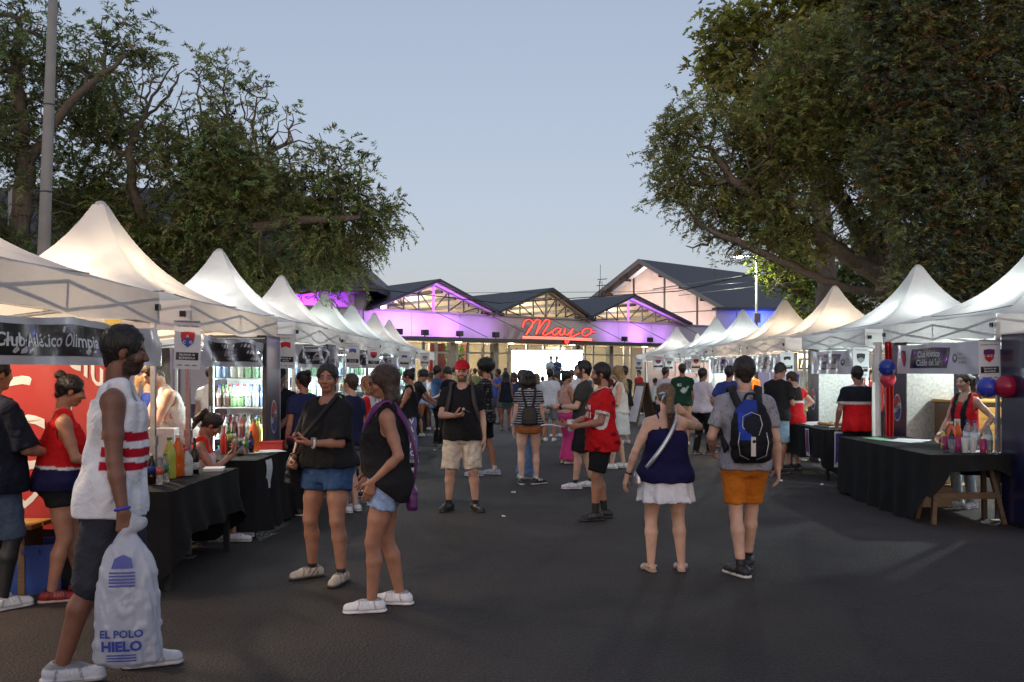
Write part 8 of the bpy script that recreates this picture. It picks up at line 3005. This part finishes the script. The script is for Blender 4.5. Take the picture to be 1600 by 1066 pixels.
V_, F_ = nets(cp_, 0.008, noise=(0.005, 24, 4))
npmesh('bag', V_ * p15['sc'], F_, 'cloth', bp_, bpcol(V_, np.zeros((len(V_), 3))))
for pts in ([(-0.045, -0.30, 1.30), (-0.05, -0.325, 1.22), (0.0, -0.335, 1.16), (0.075, -0.335, 1.16), (0.10, -0.325, 1.24), (0.085, -0.30, 1.31), (0.02, -0.29, 1.335), (-0.045, -0.30, 1.30)],
            [(-0.07, -0.325, 1.18), (-0.085, -0.345, 1.10), (-0.07, -0.33, 1.0), (0.0, -0.31, 0.965)], [(0.13, -0.325, 1.18), (0.145, -0.345, 1.10), (0.13, -0.33, 1.0), (0.06, -0.31, 0.965)]):
    m = MB()
    m.tube([U(*q) for q in pts], 0.0045, 5)
    m.build('piping', 'alu', bp_, True)
m = MB()
m.box(tuple(U(0.03, -0.345, 1.07)), (0.035, 0.012, 0.15))
m.build('reflector', 'alu', bp_)
blk = simple('black_webbing', (0.012, 0.012, 0.014), rough=0.8)
for s in (-1, 1):
    strap(p15, [U(s * 0.07 + 0.02, -0.17, 1.36), U(s * 0.095, -0.10, 1.475), U(s * 0.105, 0.0, 1.525), U(s * 0.115, 0.09, 1.44), U(s * 0.14, 0.135, 1.30), U(s * 0.175, 0.04, 1.16), U(s * 0.15, -0.14, 1.02)], 0.062, 0.016, blk, 'shoulder_strap', bp_)
strap(p15, [U(-0.02, -0.17, 1.43), U(0.0, -0.19, 1.475), U(0.05, -0.19, 1.475), U(0.06, -0.17, 1.43)], 0.02, 0.01, blk, 'carry_loop', bp_)

# straps of the red cap man's backpack
U = p6['U']
b6 = rel(p6, 'dark backpack worn by the man in the red cap, its straps showing', 'backpack', 'backpack')
for s in (-1, 1):
    strap(p6, [U(s * 0.11, -0.15, 1.38), U(s * 0.115, 0.0, 1.515), U(s * 0.125, 0.10, 1.44), U(s * 0.15, 0.165, 1.28), U(s * 0.195, 0.10, 1.10), U(s * 0.19, -0.10, 1.0)], 0.055, 0.014, simple('grey_webbing', (0.055, 0.045, 0.045), rough=0.8), 'shoulder_strap', b6)
V_, F_ = nets([loft([(0.98, 0.13, 0.06, -0.21), (1.1, 0.15, 0.08, -0.22), (1.3, 0.14, 0.075, -0.21), (1.42, 0.09, 0.05, -0.19)], (p6['Ru'], V3(0, 0, 0)), 0.02)], 0.013, noise=(0.004, 20, 2))
npmesh('bag', V_ * p6['sc'], F_, 'cloth', b6, np.tile((0.02, 0.018, 0.018), (len(V_), 1)))

# small black backpack of the striped woman
U = p8['U']
b8 = rel(p8, 'small black leather backpack on the woman in the striped tee', 'backpack', 'backpack')
V_, F_ = nets([loft([(0.93, 0.115, 0.05, -0.20), (0.96, 0.13, 0.062, -0.205), (1.12, 0.12, 0.06, -0.20), (1.20, 0.09, 0.045, -0.19), (1.23, 0.05, 0.03, -0.18)], (p8['Ru'], V3(0, 0, 0)), 0.015, pw=3)], 0.011, noise=(0.003, 20, 2))
npmesh('bag', V_ * p8['sc'], F_, 'shoe', b8, np.tile((0.016, 0.015, 0.016), (len(V_), 1)))
m = MB()
m.bevbox(tuple(U(-0.02, -0.262, 1.10)), (0.16, 0.016, 0.17), 0.006)
m.build('flap', M['black_plastic'], b8)
for s in (-1, 1):
    strap(p8, [U(s * 0.04, -0.20, 1.20), U(s * 0.085, -0.14, 1.38), U(s * 0.10, -0.04, 1.505), U(s * 0.105, 0.07, 1.44), U(s * 0.13, 0.12, 1.30)], 0.03, 0.012, blk, 'shoulder_strap', b8)

# black shoulder bag of the woman in the blouse
U = p4['U']
b4 = rel(p4, 'large black slouchy handbag hanging at the woman\'s right hip', 'handbag', 'handbag')
V_, F_ = nets([loft([(0.76, 0.05, 0.10, 0.03), (0.80, 0.065, 0.15, 0.03), (0.92, 0.06, 0.14, 0.03), (1.02, 0.03, 0.09, 0.03), (1.06, 0.015, 0.03, 0.03)], (np.eye(3), V3(0.265, 0.03, 0)), 0.02)], 0.009, noise=(0.010, 22, 2))
npmesh('bag', V_ * p4['sc'], F_, 'shoe', b4, np.tile((0.014, 0.013, 0.014), (len(V_), 1)))
strap(p4, [U(0.27, 0.06, 1.03), U(0.12, 0.21, 1.14), U(0.0, 0.235, 1.26), U(-0.085, 0.12, 1.43), U(-0.11, 0.0, 1.515), U(-0.09, -0.12, 1.43), U(0.06, -0.20, 1.22), U(0.26, -0.05, 1.03)], 0.03, 0.012, blk, 'shoulder_strap', b4)
m = MB()
m.tube([U(-0.062, -0.02, 1.475), U(-0.055, 0.07, 1.44), U(-0.02, 0.115, 1.40), U(0.02, 0.115, 1.40), U(0.055, 0.07, 1.44), U(0.062, -0.02, 1.475)], 0.005, 6)
m.build('necklace', 'alu', p4['root'], True)

# purple strap and bag, glasses, earring of the second woman
U, Hd = p5['U'], p5['Hd']
b5 = rel(p5, 'purple shoulder bag hanging behind the woman in glasses', 'handbag', 'handbag')
M['purple'] = simple('purple_leather', (0.11, 0.02, 0.13), rough=0.45, var=0.15)
strap(p5, [U(-0.05, -0.19, 0.90), U(-0.07, -0.21, 1.10), U(-0.09, -0.155, 1.32), U(-0.115, -0.06, 1.475), U(-0.115, 0.0, 1.512), U(-0.09, 0.10, 1.42), U(0.05, 0.17, 1.20), U(0.16, 0.05, 0.95)], 0.045, 0.012, 'purple', 'shoulder_strap', b5)
V_, F_ = nets([loft([(0.72, 0.07, 0.035, -0.22), (0.75, 0.09, 0.045, -0.22), (0.86, 0.085, 0.042, -0.22), (0.92, 0.05, 0.02, -0.21)], (np.eye(3), V3(-0.05, 0.03, 0)), 0.02, pw=3)], 0.008, noise=(0.004, 22, 2))
npmesh('bag', V_ * p5['sc'], F_, M['purple'], b5, np.tile((0.1, 0.02, 0.12), (len(V_), 1)))
gl_ = MB()
for s in (-1, 1):
    ring_ = [Hd(s * 0.033 + 0.026 * math.cos(a), 0.106 - 0.006 * abs(math.cos(a)), 0.004 + 0.019 * math.sin(a)) for a in np.linspace(0, 2 * PI, 15)]
    gl_.tube(ring_, 0.0032, 5, cap=False)
    gl_.tube([Hd(s * 0.058, 0.098, 0.010), Hd(s * 0.076, 0.03, 0.010), Hd(s * 0.076, -0.01, 0.006)], 0.003, 5)
gl_.tube([Hd(-0.009, 0.108, 0.008), Hd(0.009, 0.108, 0.008)], 0.003, 5)
go = gl_.build('glasses', M['black_plastic'], p5['root'], True)
for s in (-1, 1):
    m = MB()
    m.add([Hd(s * 0.033, 0.106, 0.004)] + [Hd(s * 0.033 + 0.025 * math.cos(a), 0.105 - 0.006 * abs(math.cos(a)), 0.004 + 0.018 * math.sin(a)) for a in np.linspace(0, 2 * PI, 13)[:-1]], [(0, 1 + i, 1 + (i + 1) % 12) for i in range(12)])
    m.build('lens', simple('tinted_lens', (0.05, 0.02, 0.025), rough=0.1, alpha=0.75), go)
for s in (-1, 1):
    MB().lathe([(0.001, -0.006), (0.006, 0), (0.001, 0.006)], 8, tuple(Hd(s * 0.078, -0.004, -0.042))).build('earring', 'white_ink', p5['root'], True)

# navy top woman: silver strap, bag, hair band
U, Hd = p14['U'], p14['Hd']
b14 = rel(p14, 'small silver crossbody bag at the hip of the woman in the navy top', 'handbag', 'handbag')
M['silver'] = simple('silver_leather', (0.55, 0.56, 0.6), rough=0.3, metal=0.7, var=0.1)
strap(p14, [U(-0.24, -0.02, 0.92), U(-0.17, -0.19, 1.05), U(-0.05, -0.205, 1.22), U(0.045, -0.165, 1.38), U(0.08, -0.07, 1.485), U(0.085, 0.02, 1.505), U(0.03, 0.15, 1.36), U(-0.10, 0.20, 1.15), U(-0.23, 0.06, 0.95)], 0.034, 0.010, 'silver', 'shoulder_strap', b14)
V_, F_ = nets([loft([(0.80, 0.03, 0.07, 0), (0.83, 0.04, 0.09, 0), (0.90, 0.038, 0.085, 0), (0.94, 0.02, 0.06, 0)], (np.eye(3), V3(-0.26, 0.02, 0)), 0.02, pw=3)], 0.009)
npmesh('bag', V_ * p14['sc'], F_, M['silver'], b14, np.tile((0.5, 0.5, 0.55), (len(V_), 1)))
m = MB()
m.tube([Hd(0.027 * math.cos(a), -0.128, 0.036 + 0.027 * math.sin(a)) for a in np.linspace(0, 2 * PI, 13)], 0.009, 6, cap=False)
m.build('hair_tie', simple('coral_tie', (0.6, 0.10, 0.10), rough=0.6), p14['root'], True)
m = MB()
for q in (((-0.03, -0.135, 0.03), (-0.06, -0.14, 0.005), (-0.075, -0.14, -0.04)), ((-0.02, -0.14, 0.035), (-0.07, -0.14, 0.04), (-0.10, -0.13, 0.03))):
    m.tube([Hd(*a) for a in q], [0.006, 0.011, 0.004], 6)
m.build('ribbon', simple('pale_blue_ribbon', (0.35, 0.5, 0.75), rough=0.6), p14['root'], True)

# scarf with letters hanging from the waist of the woman at the fourth left table
U = p32['U']
sf = rel(p32, 'blue and white lettered scarf hanging from the waist of the woman in the black vest', 'scarf', 'scarf')
plf = lambda u, v, l=0.0: tuple(U(-0.215 - l - 0.02 * v, -0.05 - u - 0.10 * (0.3 - v) * 0.5 + 0.01 * math.sin(v * 20), 0.96 + v))
m = MB()
m.grid(lambda a, b: plf((a - 0.5) * 0.17, -0.72 + b * 0.72), 4, 14)
m.build('cloth', simple('scarf_blue', (0.12, 0.13, 0.34), rough=0.8), sf, True)
m = MB()
for k, ch_ in enumerate('VAGNO'):
    text_on(m, ch_, plf, 0, -0.07 - 0.135 * k, 0.085, 0.14, 0.03, lift=0.006)
m.build('lettering', 'white_ink', sf)
m = MB()
for k in range(12):
    a = plf(-0.08 + k * 0.0145, -0.72)
    m.tube([a, (a[0], a[1], a[2] - 0.05)], 0.003, 4)
fo = m.build('fringe', 'white_ink', sf)
fo['kind'] = 'stuff'


# cup and leaflets
def cup(p, s, label, h=0.11, r=0.038):
    w, f, n = arm_hand(p, s)
    c = w + unit(f) * 0.085 + unit(n) * 0.035
    t = thing('paper_cup', label, 'cup', at(p, c - np.array([0, 0, h / 2])), 0)
    MB().lathe([(r * 0.75, 0), (r, h), (r * 0.94, h), (r * 0.7, 0.006)], 14).build('wall', 'paper', t, True)
    MB().lathe([(r * 1.03, h), (r * 1.03, h + 0.008), (r * 0.95, h + 0.012)], 14).build('lid', 'paper', t, True)


cup(p7, -1, 'white paper cup in the hand of the man with the afro')
cup(p11, -1, 'white paper cup in the hand of the man in the red jersey')
w, f, n = arm_hand(p11, 1)
c = at(p11, w + unit(f) * 0.12)
m = MB()
m.grid(lambda a, b: (c.x - 0.22 + a * 0.26, c.y - 0.10 + b * 0.19, c.z + 0.02 + 0.012 * math.sin(a * 5)), 6, 3)
tag(m.build('leaflet', 'paper', None, True), 'white leaflet held flat by the man in the red jersey', 'leaflet')
# lanyard of the girl vendor
pv = [p for p in PEOPLE if 'hand on hip at right' in p['root']['label']][0]
U = pv['U']
m = MB()
m.tube([U(-0.05, 0.0, 1.47), U(-0.05, 0.10, 1.38), U(-0.012, 0.155, 1.16), U(0.012, 0.155, 1.16), U(0.05, 0.10, 1.38), U(0.05, 0.0, 1.47)], 0.007, 5)
lo_ = m.build('lanyard', simple('green_lanyard', (0.05, 0.30, 0.14), rough=0.6), pv['root'], True)
m = MB()
m.bevbox(tuple(U(0, 0.16, 1.11)), (0.08, 0.006, 0.10), 0.002)
m.build('badge', 'paper', lo_)
